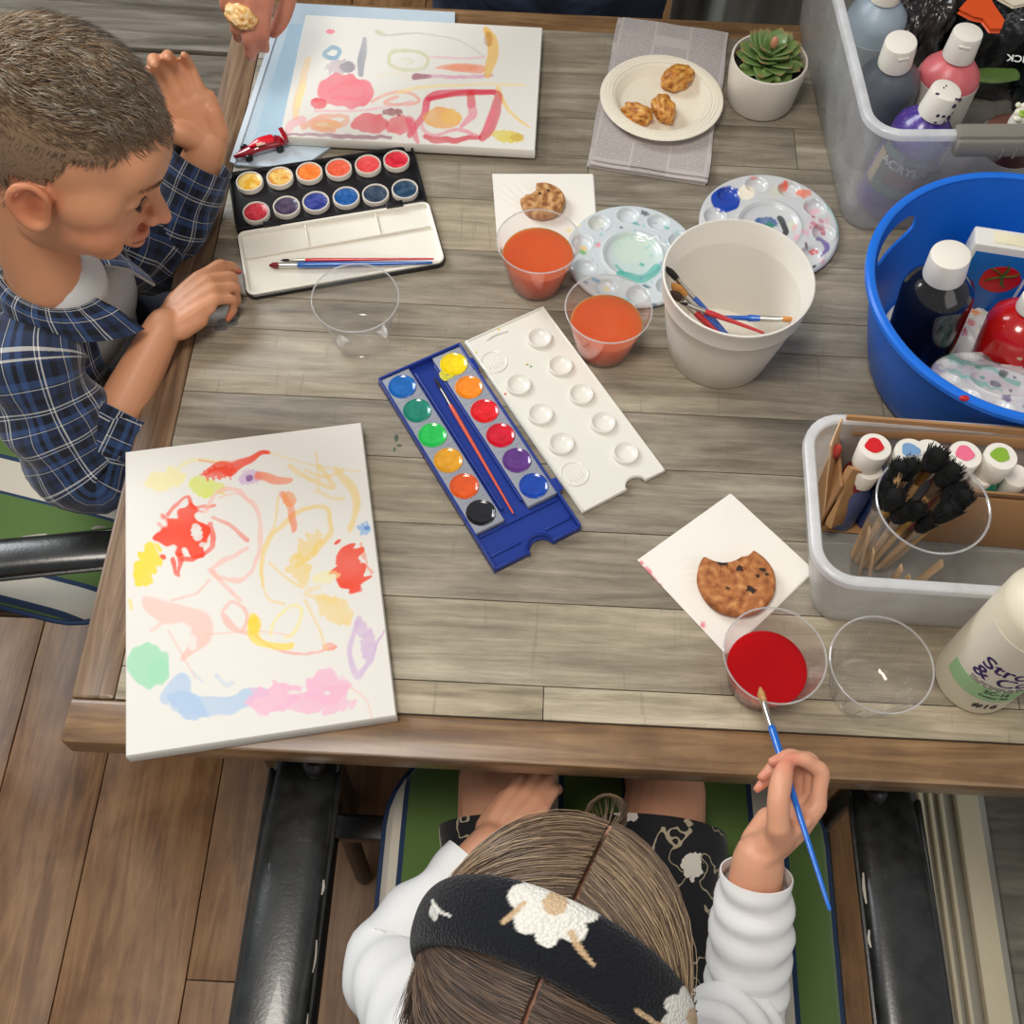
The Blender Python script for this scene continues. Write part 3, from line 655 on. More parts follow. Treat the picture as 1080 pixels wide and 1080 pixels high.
# ------------------------------------------------------------------ things on the table
def to_px(w):
    """numpy world points -> photo pixel coordinates of the painted pattern's own layout"""
    q = w - np.array([0, 0, CAM_H+TT]); d = q@np.array(CF)
    return 540+F_PX*(q@np.array(CR))/d, 540-F_PX*(q@np.array(CU))/d
def axm(base, axis, spin=0):
    z = Vector(axis).normalized(); x = Vector((0,1,0)).cross(z)
    x = x.normalized() if x.length > 1e-4 else Vector((1,0,0)); y = z.cross(x)
    return Matrix(((x.x,y.x,z.x,base[0]),(x.y,y.y,z.y,base[1]),(x.z,y.z,z.z,base[2]),(0,0,0,1))) @ Matrix.Rotation(spin, 4, 'Z')
def text_mesh(s, size, ext=.0001, align='CENTER', space=1.0):
    cu = bpy.data.curves.new('t', 'FONT'); cu.body = s; cu.size = size; cu.extrude = ext; cu.align_x = align; cu.align_y = 'CENTER'; cu.space_character = space; cu.offset = size*.012
    o = bpy.data.objects.new('t', cu); COL.objects.link(o); me = evalmod(o); bpy.data.objects.remove(o)
    mb = MB(); mb.add([v.co.copy() for v in me.vertices], [tuple(p.vertices) for p in me.polygons]); return mb
def wrap(mb, r, z, ang, out=.0002, rot=0):
    """bend flat writing (x along, y up) round a cylinder of radius r about local z"""
    c, s = math.cos(rot), math.sin(rot); vs = []
    for x, y, t in mb.v:
        x, y = x*c-y*s, x*s+y*c; a = ang + x/r; R_ = r+out+t; vs.append((R_*math.cos(a), R_*math.sin(a), z+y))
    mb.v = vs; return mb

# newspaper
def newspaper():
    t = NT('newsprint'); tc = t.n('ShaderNodeTexCoord'); sx = t.n('ShaderNodeSeparateXYZ'); t.l(tc.outputs['Object'], sx.inputs[0])
    X, Y = sx.outputs[0], sx.outputs[1]
    line = t.math('GREATER_THAN', t.math('FRACT', t.math('DIVIDE', Y, .0027)), .42)
    v = t.coord(scale=(1, .37, 1)); ch = t.math('GREATER_THAN', t.noise(v, 1500, 2, .6), .47)
    txt = t.math('MULTIPLY', line, ch)
    colm = t.math('GREATER_THAN', t.math('FRACT', t.math('ADD', t.math('DIVIDE', X, .046), .53)), .07)
    cb = t.n('ShaderNodeCombineXYZ'); t.l(t.math('MULTIPLY', t.math('FLOOR', t.math('ADD', t.math('DIVIDE', X, .046), .53)), 7.7), cb.inputs[0]); t.l(t.math('MULTIPLY', t.math('FLOOR', t.math('DIVIDE', Y, .018)), 3.3), cb.inputs[1]); wn = t.n('ShaderNodeTexWhiteNoise', noise_dimensions='2D'); t.l(cb.outputs[0], wn.inputs['Vector']); blk = wn.outputs[0]; m = t.math('MULTIPLY', t.math('MULTIPLY', txt, colm), t.math('GREATER_THAN', blk, .28))
    nzv = t.noise(t.coord(), 12, 3)
    base = t.mix(nzv, C(182,174,170), C(200,192,188))
    c = t.mix(t.math('MULTIPLY', m, .62), base, C(110,104,104)); t.l(c, t.b.inputs['Base Color']); t.set(rough=.9); t.bump(nzv, .3, .002)
    pts = [(655,19),(770,33),(745,194),(616,174)]
    r = thing('newspaper', 'folded newspaper lying under the plate', 'newspaper', (.16, 1.161, TT), math.radians(-8.6))
    inv = rootmat(r).inverted()
    def layer(sc, z, th, dx, dy, nm, par):
        mb = MB(); n = 24; w, d = .146*sc, .277*sc; top = []
        # a soft-folded sheet: closed loop along y (rounded near edge), extruded along x
        prof = []
        for i in range(n+1): y = -d/2 + d*i/n; prof.append((y, z+th*.5 + .0006*math.sin(i*.9+dx*900)))
        rings = []
        for k in range(15):
            x = -w/2+w*k/14; ring = []
            for y, zz in prof: ring.append(Vector((x+dx+ .0015*math.sin(y*40), y+dy, zz+th*.5 + .0005*math.sin(x*90+y*30))))
            for y, zz in prof[::-1]: ring.append(Vector((x+dx+ .0015*math.sin(y*40), y+dy, zz-th*.5)))
            rings.append(ring)
        mb.loft(rings); return obj(nm, mb, t.m, par, sharp=60)
    layer(1.0, .0008, .0022, -.002, .001, 'folded_sheet', r); layer(.985, .0034, .0022, .001, -.001, 'folded_sheet', r); layer(.97, .0060, .0022, .002, .002, 'folded_sheet', r)
newspaper()
# plate
def plate():
    r = thing('paper_plate', 'round off-white paper plate on the newspaper', 'plate', (.1578, 1.1413, TT+.0088))
    mb = MB(); R = .0772
    mb.lathe([(.001,0),(.050,0),(.053,.001),(.060,.0105),(.070,.0125),(R-.001,.0115),(R,.0122),(R-.0008,.0132),(.070,.0142),(.0595,.0125),(.0575,.0110),(.0515,.0028),(.049,.0020),(.001,.0018)], 72)
    obj('plate', mb, mat('pulp_plate', C(236,228,208), .6, .03, 60, bump=.15, bscale=500), r)
    mb = MB(); 
    for q in range(3): mb.lathe([(.0625+.004*q-.0006,.0132),(.0625+.004*q,.0139+.0003*q),(.0625+.004*q+.0006,.0132)], 72, cap0=False, cap1=False)
    obj('rim_ridges', mb, mat('pulp_ridge', C(234,226,206), .6), r)
plate()
def lump(name, label, cat, c, size, rot, seed, cols, group=None, rough=.5, amp=.22, freq=2.4, elong_flat=.6, n=48):
    rs = Vector((seed*3.1, seed*1.7, seed)); r = thing(name, label, cat, (c.x, c.y, c.z), rot, group)
    mb = MB(); rings = []; cc = []
    for i in range(1, n):
        th = PI*i/n; ring = []
        for j in range(n*2):
            ph = PI*j/n; d = Vector((math.sin(th)*math.cos(ph), math.sin(th)*math.sin(ph), -math.cos(th)))
            k = 1+amp*noise.noise(d*freq*.8+rs)+amp*.22*noise.noise(d*freq*2.6+rs)+amp*.05*noise.noise(d*freq*9+rs)
            p = Vector((d.x*size[0]*k, d.y*size[1]*k, max(d.z*size[2]*k, -size[2]*.75)+size[2]*.75)); ring.append(p)
            u = .5+.8*noise.noise(d*3.3+rs*2)+.3*noise.noise(d*11+rs); u = min(1, max(0, u)); 
            q = u*(len(cols)-1); a = int(min(len(cols)-2, q)); f = q-a; cc.append(tuple(cols[a][z]*(1-f)+cols[a+1][z]*f for z in range(3))+(1,))
        rings.append(ring)
    mb.loft(rings); mb.c = cc; obj('crust', mb, cmat(name+'_crust', rough, .3, 500, sss=.08, ssss=.01, spec=.6), r, sharp=None); return r
PC = [C(146,80,26), C(190,118,40), C(214,152,64), C(228,184,104)]
lump('pastry_bite', 'golden pastry piece at the upper right of the plate', 'pastry', P(713,90,.0105), (.0225,.0155,.0150), math.radians(35), 1, PC, 'pastry bites on the plate')
lump('pastry_bite', 'golden pastry piece in the middle of the plate, its tip pointing down', 'pastry', P(699,122,.0105), (.0135,.0225,.0140), math.radians(15), 2, PC, 'pastry bites on the plate')
lump('pastry_bite', 'golden pastry piece at the lower left of the plate', 'pastry', P(671,126,.0105), (.0205,.0125,.0125), math.radians(-28), 3, PC, 'pastry bites on the plate')

# napkins
def napkin(label, pts, seed, tint=None, rot=None):
    c = sum((P(*q,.001) for q in pts), Vector())/4; e = P(*pts[1],.001)-P(*pts[0],.001); ang = math.atan2(e.y, e.x)
    r = thing('paper_napkin', label, 'napkin', (c.x, c.y, TT), ang)
    inv = rootmat(r).inverted(); L = [inv@P(*q,.001) for q in pts]; n = 60
    for lay, (z, sh) in enumerate(((.0003,.0012),(.0013,0))):
        mb = MB(); top = []; bot = []
        for j in range(n+1):
            for i in range(n+1):
                u, v = i/n, j/n; p = L[0]*(1-u)*(1-v)+L[1]*u*(1-v)+L[2]*u*v+L[3]*(1-u)*v
                k = math.exp(-((u-.25)**2+(v-.3)**2)/.05)
                zz = z+.0006+.0004*noise.noise(Vector((u*4,v*4,seed)))+ (.0005*math.sin((u-v)*60+3*noise.noise(Vector((u*5,v*5,1))))*k)
                top.append(Vector((p.x+sh, p.y-sh, zz))); bot.append(Vector((p.x+sh, p.y-sh, z)))
        g = lambda i, j: j*(n+1)+i; N = (n+1)**2; fs = []
        for j in range(n):
            for i in range(n): fs += [(g(i,j+1), g(i+1,j+1), g(i+1,j), g(i,j)), (g(i,j)+N, g(i+1,j)+N, g(i+1,j+1)+N, g(i,j+1)+N)]
        for i in range(n): fs += [(g(i,0), g(i+1,0), g(i+1,0)+N, g(i,0)+N), (g(i+1,n), g(i,n), g(i,n)+N, g(i+1,n)+N), (g(0,i+1), g(0,i), g(0,i)+N, g(0,i+1)+N), (g(n,i), g(n,i+1), g(n,i+1)+N, g(n,i)+N)]
        mb.add(top+bot, fs)
        w = np.array([tuple(rootmat(r)@v) for v in top+bot]); x, y = to_px(w); pt = Paint(x, y, C(242,238,228))
        if tint: tint(pt)
        a = np.ones((len(w),4)); a[:,:3] = pt.c; me = mb.mesh(); setcol(me, a); obj('napkin_ply', me, cmat('napkin_paper', .9, .15, 1200), r)
def stain_low(p):
    R = C(232,110,130)
    for (x, y, rx, ry) in ((676,594,3,2.5),(683,601,2.5,5),(690,610,2,5),(697,618,2,3),(713,640,1.5,2),(741,659,3.2,3.2),(686,604,2,2)): p.blob(x, y, rx, ry, R, .9, -40, .6, .3)
napkin('white paper napkin with pink drips under the chocolate chip cookie', [(672,591),(770,521),(858,602),(765,690)], 2, stain_low)
napkin('white paper napkin behind the orange drink, under a bitten brown cookie', [(519,184),(625,184),(630,262),(525,262)], 5, lambda p: p.blob(600,243,3,3,C(240,220,120),.6))
def cookie(label, c, R, bites, cols, chips, rot=0, h=.011, seed=1):
    r = thing('cookie', label, 'cookie', (c.x, c.y, c.z), rot); mb = MB(); n = 120; m = 26; cc = []
    def rad(a):
        q = R*(1+.03*noise.noise(Vector((math.cos(a)*2, math.sin(a)*2, seed))))
        for (bx, by, br) in bites:
            # ray-circle first hit
            b = math.cos(a)*bx+math.sin(a)*by; d = b*b-(bx*bx+by*by-br*br)
            if d > 0 and b-math.sqrt(d) > 0: q = min(q, b-math.sqrt(d)+.0006*noise.noise(Vector((a*14,seed,0))))
        return q
    RA = [rad(2*PI*j/n) for j in range(n)]; rings = []
    def colr(p, side):
        u = .5+.7*noise.noise(Vector((p.x*160,p.y*160,seed)))+.35*noise.noise(Vector((p.x*600,p.y*600,seed)))
        u = min(1, max(0, u-.1*side)); q = u*(len(cols)-1); a = int(min(len(cols)-2, q)); f = q-a
        c_ = [cols[a][z]*(1-f)+cols[a+1][z]*f for z in range(3)]
        for (x, y, s) in chips:
            if math.hypot(p.x-x, p.y-y)*(1+.5*noise.noise(Vector((p.x*400,p.y*400,3)))) < s: c_ = [.03,.015,.01]
        return tuple(c_)+(1,)
    prof = [(.02,0),(.5,0),(.9,0),(.985,.25),(1,.5),(.985,.74),(.94,.90)]
    for k, z in prof: rings.append([Vector((RA[j]*k*math.cos(2*PI*j/n), RA[j]*k*math.sin(2*PI*j/n), z*h)) for j in range(n)])
    for i in range(m):
        k = .9*(1-i/m)+.002
        ring = []
        for j in range(n):
            x, y = RA[j]*k*math.cos(2*PI*j/n), RA[j]*k*math.sin(2*PI*j/n)
            z = h*(.95+.05*(1-k)) + .0011*noise.noise(Vector((x*130,y*130,seed)))+.0006*noise.noise(Vector((x*420,y*420,seed)))
            for (qx, qy, s) in chips:
                if math.hypot(x-qx, y-qy) < s: z += .0008
            ring.append(Vector((x, y, z)))
        rings.append(ring)
    mb.loft(rings); mb.c = [colr(Vector(v), 0) for v in mb.v]; obj('baked_dough', mb, cmat('cookie_dough', .75, .5, 700), r, sharp=None)
cl = P(775,615,.004)
CC = [C(120,66,30), C(164,98,50), C(186,120,66), C(206,148,92)]
cookie('round chocolate chip cookie with a bite out of its top, on the lower napkin', cl, .0385, [(-.014,.0475,.0300),(.0075,.0360,.0105)], CC,
       [(-.016,.014,.0034),(-.011,.016,.003),(.003,.010,.0032),(.026,.010,.0028),(.020,.003,.0022),(.011,-.011,.0032),(.015,-.013,.0026),(-.010,-.012,.0018),(.029,.006,.002)], 0, .012, 3)
cu_ = P(572,216,.004)
cookie('small brown cookie bitten on its upper left, behind the orange drink', cu_, .0268, [(-.0215,.0185,.0135),(-.0275,.0050,.006)], [C(128,76,40), C(168,112,62), C(196,146,90), C(214,176,126)], [(-.004,.006,.002),(.006,.012,.0018)], 0, .012, 9)

# cups
DR_O = None
def liquid_mat(name, col, deep):
    t = NT(name); t.l(t.mix(t.noise(t.coord(), 30, 2), col, deep), t.b.inputs['Base Color']); t.set(rough=.06, spec=.5, sss=.85, ssss=.05, trans=0.12, ior=1.33); t.b.inputs['Subsurface Radius'].default_value = (1, .3, .12); return t.m
ORM = liquid_mat('orange_drink', C(222,104,62), C(214,94,54)); REDM = liquid_mat('red_paint_water', C(188,8,16), C(176,6,14))
def cup(label, x, y, level=None, lm=None, group='clear plastic cups', spin=0):
    r = thing('plastic_cup', label, 'cup', (x, y, TT), spin, group); H = .0685; rb, rt = .0293, .0452
    f = lambda z: rb+(rt-rb)*z/H
    mb = MB(); th = .0007
    prof = [(.0004,.0012),(rb-.004,.0012),(rb-.002,.0),(rb,.0008)] + [(f(z), z) for z in (.004,.012,.02,.0201,.04,.055,.0625)] + [(rt-.0002,H-.001),(rt+.0008,H-.0012),(rt+.0009,H),(rt,H+.0004),(rt-th,H-.0004)] + [(f(z)-th, z) for z in (.0625,.055,.04,.02,.012,.004)] + [(rb-.003,.0022),(.0004,.0022)]
    mb.lathe(prof, 64); obj('cup_wall', mb, M['clear'], r)
    mb = MB(); mb.lathe([(rt-.0002,H-.0010),(rt+.0011,H-.0010),(rt+.0013,H+.0002),(rt+.0004,H+.0009),(rt-.0004,H)], 64, cap0=False, cap1=False); obj('rolled_rim', mb, clear_mat('rim_plastic', (.95,.95,.95,1), .42, .08, (.95,.95,.95,1), 1.7, 2.2), r)  # whitened rim body stands in for bright reflections along the clear lip
    if level:
        mb = MB(); e = .0010
        mb.lathe([(.0005,.0026),(rb-.003,.0026),(f(.006)-e,.006),(f(level*.5)-e,level*.5),(f(level)-e,level),(f(level)-e-.001,level-.0003),(.0005,level-.0003)], 64); obj('drink', mb, lm, r)
    return r
cup('empty clear plastic cup below the black paint box', -.179, .7617)
cup('clear plastic cup of orange drink in front of the small napkin', .0114, .852, .047, ORM)
cup('clear plastic cup of orange drink nearest the white bucket', .0878, .7635, .044, ORM)
cup('clear plastic cup of deep red paint water below the cookie', .2366, .3818, .036, REDM)
e_ = cup('empty clear plastic cup between the red water cup and the white bottle', .3311, .3782)
mb = MB(); rr = random.Random(3)
for q in range(16):
    a = PI/2+q*2*PI/16; 
    mb.tube([(.030*math.cos(a), .030*math.sin(a), .008), (.0385*math.cos(a), .0385*math.sin(a), .043)], [.0006,.0009], 6, 3)
lbl(obj('moulded_ribs', mb, clear_mat('rib_plastic', (.97,.97,.97,1), .06, .03, (.9,.9,.9,1), 1.8, 1.5), e_), 'faint moulded ribs')

# succulent in its pot
def plant():
    x, y = .2854, 1.1683; r = thing('potted_succulent', 'green rosette succulent in a round white pot', 'plant', (x, y, TT))
    mb = MB(); R, H, b = .0472, .0642, .0415
    mb.lathe([(.001,0),(b-.006,0),(b-.001,.002),(b+.001,.006),(R-.0005,.045),(R,H-.002),(R-.0006,H),(R-.0028,H),(R-.0034,H-.002),(R-.0045,.048),(.001,.046)], 72)
    obj('pot', mb, mat('white_ceramic', C(226,218,204), .4, .03, coat=.25), r)
    mb = MB(); mb.lathe([(.001,.0465),(R-.0052,.0465),(R-.0050,.052),(.03,.054),(.001,.054)], 40)
    for v in range(len(mb.v)): mb.v[v] = (mb.v[v][0], mb.v[v][1], mb.v[v][2]+.001*rng.rand())
    obj('soil', mb, mat('dark_soil', C(26,20,17), .95, .6, 300, bump=.8, bscale=900), r)
    t = NT('succulent_leaf'); uv = t.n('ShaderNodeUVMap'); sp = t.n('ShaderNodeSeparateXYZ'); t.l(uv.outputs[0], sp.inputs[0])
    edge = t.math('ABSOLUTE', t.math('SUBTRACT', sp.outputs[0], .5)); nn = t.noise(t.coord(), 120, 3)
    c = t.ramp(sp.outputs[1], [(0, C(120,140,82)), (.45, C(84,122,58)), (.85, C(94,124,66)), (1, C(152,92,70))]); c = t.mix(t.math('MULTIPLY', nn, .35), c, C(158,172,108))
    t.l(c, t.b.inputs['Base Color']); t.set(rough=.35, sss=.1, ssss=.006, coat=.2)
    k = 0
    for ring, (n, L, w, el, z) in enumerate(((7,.034,.0095,8,.054),(8,.034,.0095,24,.056),(7,.033,.009,40,.058),(6,.031,.0085,55,.060),(4,.029,.0075,68,.062),(3,.025,.006,80,.064))):
        for i in range(n):
            if i == 0: L *= 1.18; w *= 1.22
            a = 2*PI*(i+.37*ring)/n + .15*math.sin(i*5+ring); e = math.radians(el+6*math.sin(i*3.1+ring)); 
            rings = []; m = 14; U = []
            for s in range(m+1):
                t_ = s/m; ww = w*(.55+1.05*math.sin(PI*min(1, t_*.62+.14))**1.2)*(1-t_**5)*(.82) + .0002; th = .0028*(1-t_**3)+.0003
                rad = .004 + L*t_*math.cos(e*(1-.25*t_)); zz = z + L*t_*math.sin(e)*(1-.12*t_)
                ring_ = []
                for j in range(14):
                    b_ = 2*PI*j/14; u, v = ww*math.cos(b_), th*math.sin(b_)
                    v += .0028*(u/w)**2*(1 if True else 0)
                    pr = rad - v*math.sin(e); pz = zz + v*math.cos(e)
                    ring_.append(Vector((pr*math.cos(a)-u*math.sin(a), pr*math.sin(a)+u*math.cos(a), pz)))
                rings.append(ring_)
            mb = MB(); mb.loft(rings, True, True, True, ([j/14 for j in range(15)], [s/m for s in range(m+1)])); obj('leaf', mb, t.m, r, sharp=None)
    for (a, L, sc) in ((-1.9,.026,1),(-1.35,.030,1.1),(-.25,.030,1.1),(.1,.026,.9),(-2.7,.03,.9)):
        mb = MB(); mb.tube([(.012*math.cos(a), .012*math.sin(a), .056), (L*math.cos(a), L*math.sin(a), .060), ((L+.010)*math.cos(a), (L+.010)*math.sin(a), .064)], [(.003,.002),(.0085*sc,.0045),(.003,.002)], 14, 6, up=(0,0,1)); 
        mb.hasuv = False; obj('leaf', mb, mat('plump_leaf', C(122,146,78), .35, .15, 90, sss=.1, ssss=.006), r, sharp=None)
    mb = MB(); mb.ball((.0005,.0005,.086), (.0045,.0045,.009), 8); obj('pink_heart', mb, mat('plant_heart', C(196,134,104), .5, .2), r, sharp=None)
plant()

# round palettes
def palette(label, loc, R, paints, rot=0, base=C(208,216,218), Mx=None, cat='palette', off=90, paint_from=None, N=10, k=130, m=190):
    r = thing('round_palette', label, cat, loc, rot); mb = MB(); H = .0085
    wells = [(.775*R*math.cos(math.radians(off+36*i)), .775*R*math.sin(math.radians(off+36*i)), .165*R) for i in range(N)] + [(0,0,.44*R)]
    def hz(x, y):
        z = H; q = math.hypot(x, y)
        if q > R*.955: z -= .0022*((q-R*.955)/(R*.045))**2
        for (wx, wy, wr) in wells:
            d = math.hypot(x-wx, y-wy)/wr
            if d < 1.16:
                if d > .92: z = min(z, H) + .0010*math.exp(-((d-1.03)/.07)**2) - (0 if d > 1.03 else .0012*(1.03-d)/.11)
                else: z = H-.0012-.0048*(1-(d/.92)**3)**.6
        return z
    rings = [[Vector((.96*R*math.cos(2*PI*j/m), .96*R*math.sin(2*PI*j/m), .0004)) for j in range(m)], [Vector((R*math.cos(2*PI*j/m), R*math.sin(2*PI*j/m), .0044)) for j in range(m)]]
    for i in range(k, -1, -1):
        q = R*(i/k)+1e-4; rings.append([Vector((q*math.cos(2*PI*j/m), q*math.sin(2*PI*j/m), hz(q*math.cos(2*PI*j/m), q*math.sin(2*PI*j/m)))) for j in range(m)])
    mb.loft(rings, True, True)
    if Mx is not None: mb.xf(Mx)
    if callable(paints):
        w = np.array([tuple(rootmat(r)@Vector(v)) for v in mb.v]); x, y = to_px(w); p = Paint(x, y, base); paints(p)
        a = np.ones((len(w),4)); a[:,:3] = p.c; me = mb.mesh(); setcol(me, a)
    obj('palette_dish', me, cmat('palette_plastic', .3, 0, coat=.3), r, sharp=None); return r
def pp1(p):
    T = C(30,178,162); G = C(196,222,218)
    p.blob(672,268,29,22,C(196,218,210),.8,0,.2,.3); p.blob(668,262,20,14,C(206,224,206),.8,0,.5,.4); p.line([(655,287),(668,293),(686,290),(694,282)],[5,9,11,7],T,.95,.4); p.line([(650,280),(658,288)],3,T,.8)
    p.line([(673,250),(680,248),(684,252),(692,250),(696,256),(702,258)],1.7,C(250,252,250),1,.2,.2,0,); p.line([(673,250),(672,253),(680,254)],1.4,C(250,252,250),1,.2,.2,0)
    for (x, y, a, b, col) in ((680,225,4.5,2.6,C(18,20,26)),(655,240,2,1.2,C(40,44,60)),(671,236,4,1.5,C(70,170,170)),(682,302,5,1.5,C(30,90,110)),(615,262,4,2.5,C(232,190,80)),(614,266,5,2,C(90,180,90)),(609,237,4,2,C(238,224,150)),(631,258,2.5,3,C(240,140,150)),(628,295,6,2,C(70,150,180)),(618,298,2,1.4,C(60,120,160)),(660,318,5,3,C(90,190,180)),(690,322,4,2,C(40,90,120)),(640,305,3,2,C(240,210,120)),(677,279,3,1.5,T),(605,270,1.6,1.6,C(60,90,160)),(703,240,3,1.6,T),(628,236,10,6,C(214,212,198))): p.blob(x, y, a, b, col, .85, 20, .6, .3)
    r = random.Random(4)
    for q in range(60):
        a = r.random()*6.28; d = 20+45*r.random(); p.blob(664+d*math.cos(a), 275+.8*d*math.sin(a), .6+1.6*r.random(), .5+1.0*r.random(), random.Random(q).choice([C(110,190,200),C(90,130,180),C(160,210,214),C(120,200,180)]), .6, q*40, .6, .4)
def pp2(p):
    p.blob(765,211,16,14,C(8,62,168),1,0,.15,.05,.05); p.blob(777,204,5,5,C(8,62,168),1); p.blob(787,203,9,8,C(246,236,214),.95,0,.15,.15,.05)
    p.blob(826,197,5,7,C(240,96,50),.95,20,.4); p.blob(818,203,9,6,C(206,206,176),.6); p.blob(848,204,8,5,C(238,110,70),.9,10,.5); p.blob(795,188,4,2,C(240,140,120),.8)
    p.blob(808,235,12,6,C(16,84,150),.9,10,.5); p.blob(812,238,5,4,C(30,140,100),.9); p.line([(822,232),(828,240),(826,246)],[6,9,5],C(16,20,22),.95,.6); p.blob(836,238,4,5,C(214,224,190),.7)
    for (x, y, a, b) in ((858,236,4,2),(864,240,6,3),(868,246,3,2),(855,240,2,2),(858,229,2,1.5),(866,233,3,2)): p.blob(x, y, a, b, C(176,20,54), .9, 30, .7, .3)
    p.blob(862,238,13,9,C(240,196,206),.35); p.line([(862,252),(869,256),(872,264),(866,269)],[3,5,4,3],C(88,50,150),.95,.4); p.line([(850,257),(851,262)],3,C(90,30,60),.9); p.blob(857,266,5,3,C(206,30,50),.9,0,.6)
    for (x, y, a, b) in ((849,245,5,2.4),(857,224,4,4),(838,240,2.5,4),(868,276,4,2),(850,218,2,3),(872,232,2,3),(862,222,3,1.6),(840,250,3,4)): p.blob(x, y, a, b, C(240,150,170), .6, 30, .7, .4)
    p.blob(859,281,2.2,1.6,C(14,12,14),1); p.line([(870,215),(880,230),(884,248)],2,C(120,200,180),.6); p.line([(864,212),(858,210)],1.4,C(90,90,100),.7)
palette('pale palette with turquoise paint between the orange drinks and the bucket', (.1209,.8933,TT), .0766, pp1, off=95)
palette('paint-spattered palette with a big blue blob behind the white bucket', (.2824,.9485,TT), .0824, pp2, off=100, base=C(204,206,206))

# ------------------------------------------------------------------ paint brushes
def brush(label, tip, end, col, rb=.0022, ferr=.022, bris=.012, bcol=C(40,26,18), rh=.0028, metal='steel', flat=1.0, group=None, name='paint_brush', rough=.25):
    tip = Vector(tip); end = Vector(end); r = thing(name, label, 'paint brush', end, 0, group); a = tip-end; L = a.length; u = a.normalized()
    pt = lambda s: u*s
    mb = MB(); mb.tube([pt(0), pt(L*.05), pt(L*.35), pt(L-ferr-bris-.012), pt(L-ferr-bris)], [rh*.45, rh*.6, rh*.8, rh*1.15, rh*.85], 12, 5)
    obj('handle', mb, mat('lacquer', col, rough, .06, coat=.5), r)
    mb = MB(); mb.tube([pt(L-ferr-bris-.001), pt(L-bris-.006), pt(L-bris)], [(rh*.98,rh*.98), (rh*.95,rh*.9), (rb*1.05*flat,rb*.8)], 14, 4, caps=False, up=None); obj('ferrule', mb, M[metal], r)
    mb = MB(); mb.tube([pt(L-bris-.001), pt(L-bris*.45), pt(L-bris*.05)], [(rb*flat,rb*.75), (rb*1.15*flat,rb*.8), (rb*.45*flat if flat < 1.2 else rb*flat,rb*.25)], 14, 5); obj('bristles', mb, mat('bristle', bcol, .7, .3, 300, bump=.5, bscale=1500), r)
    return r

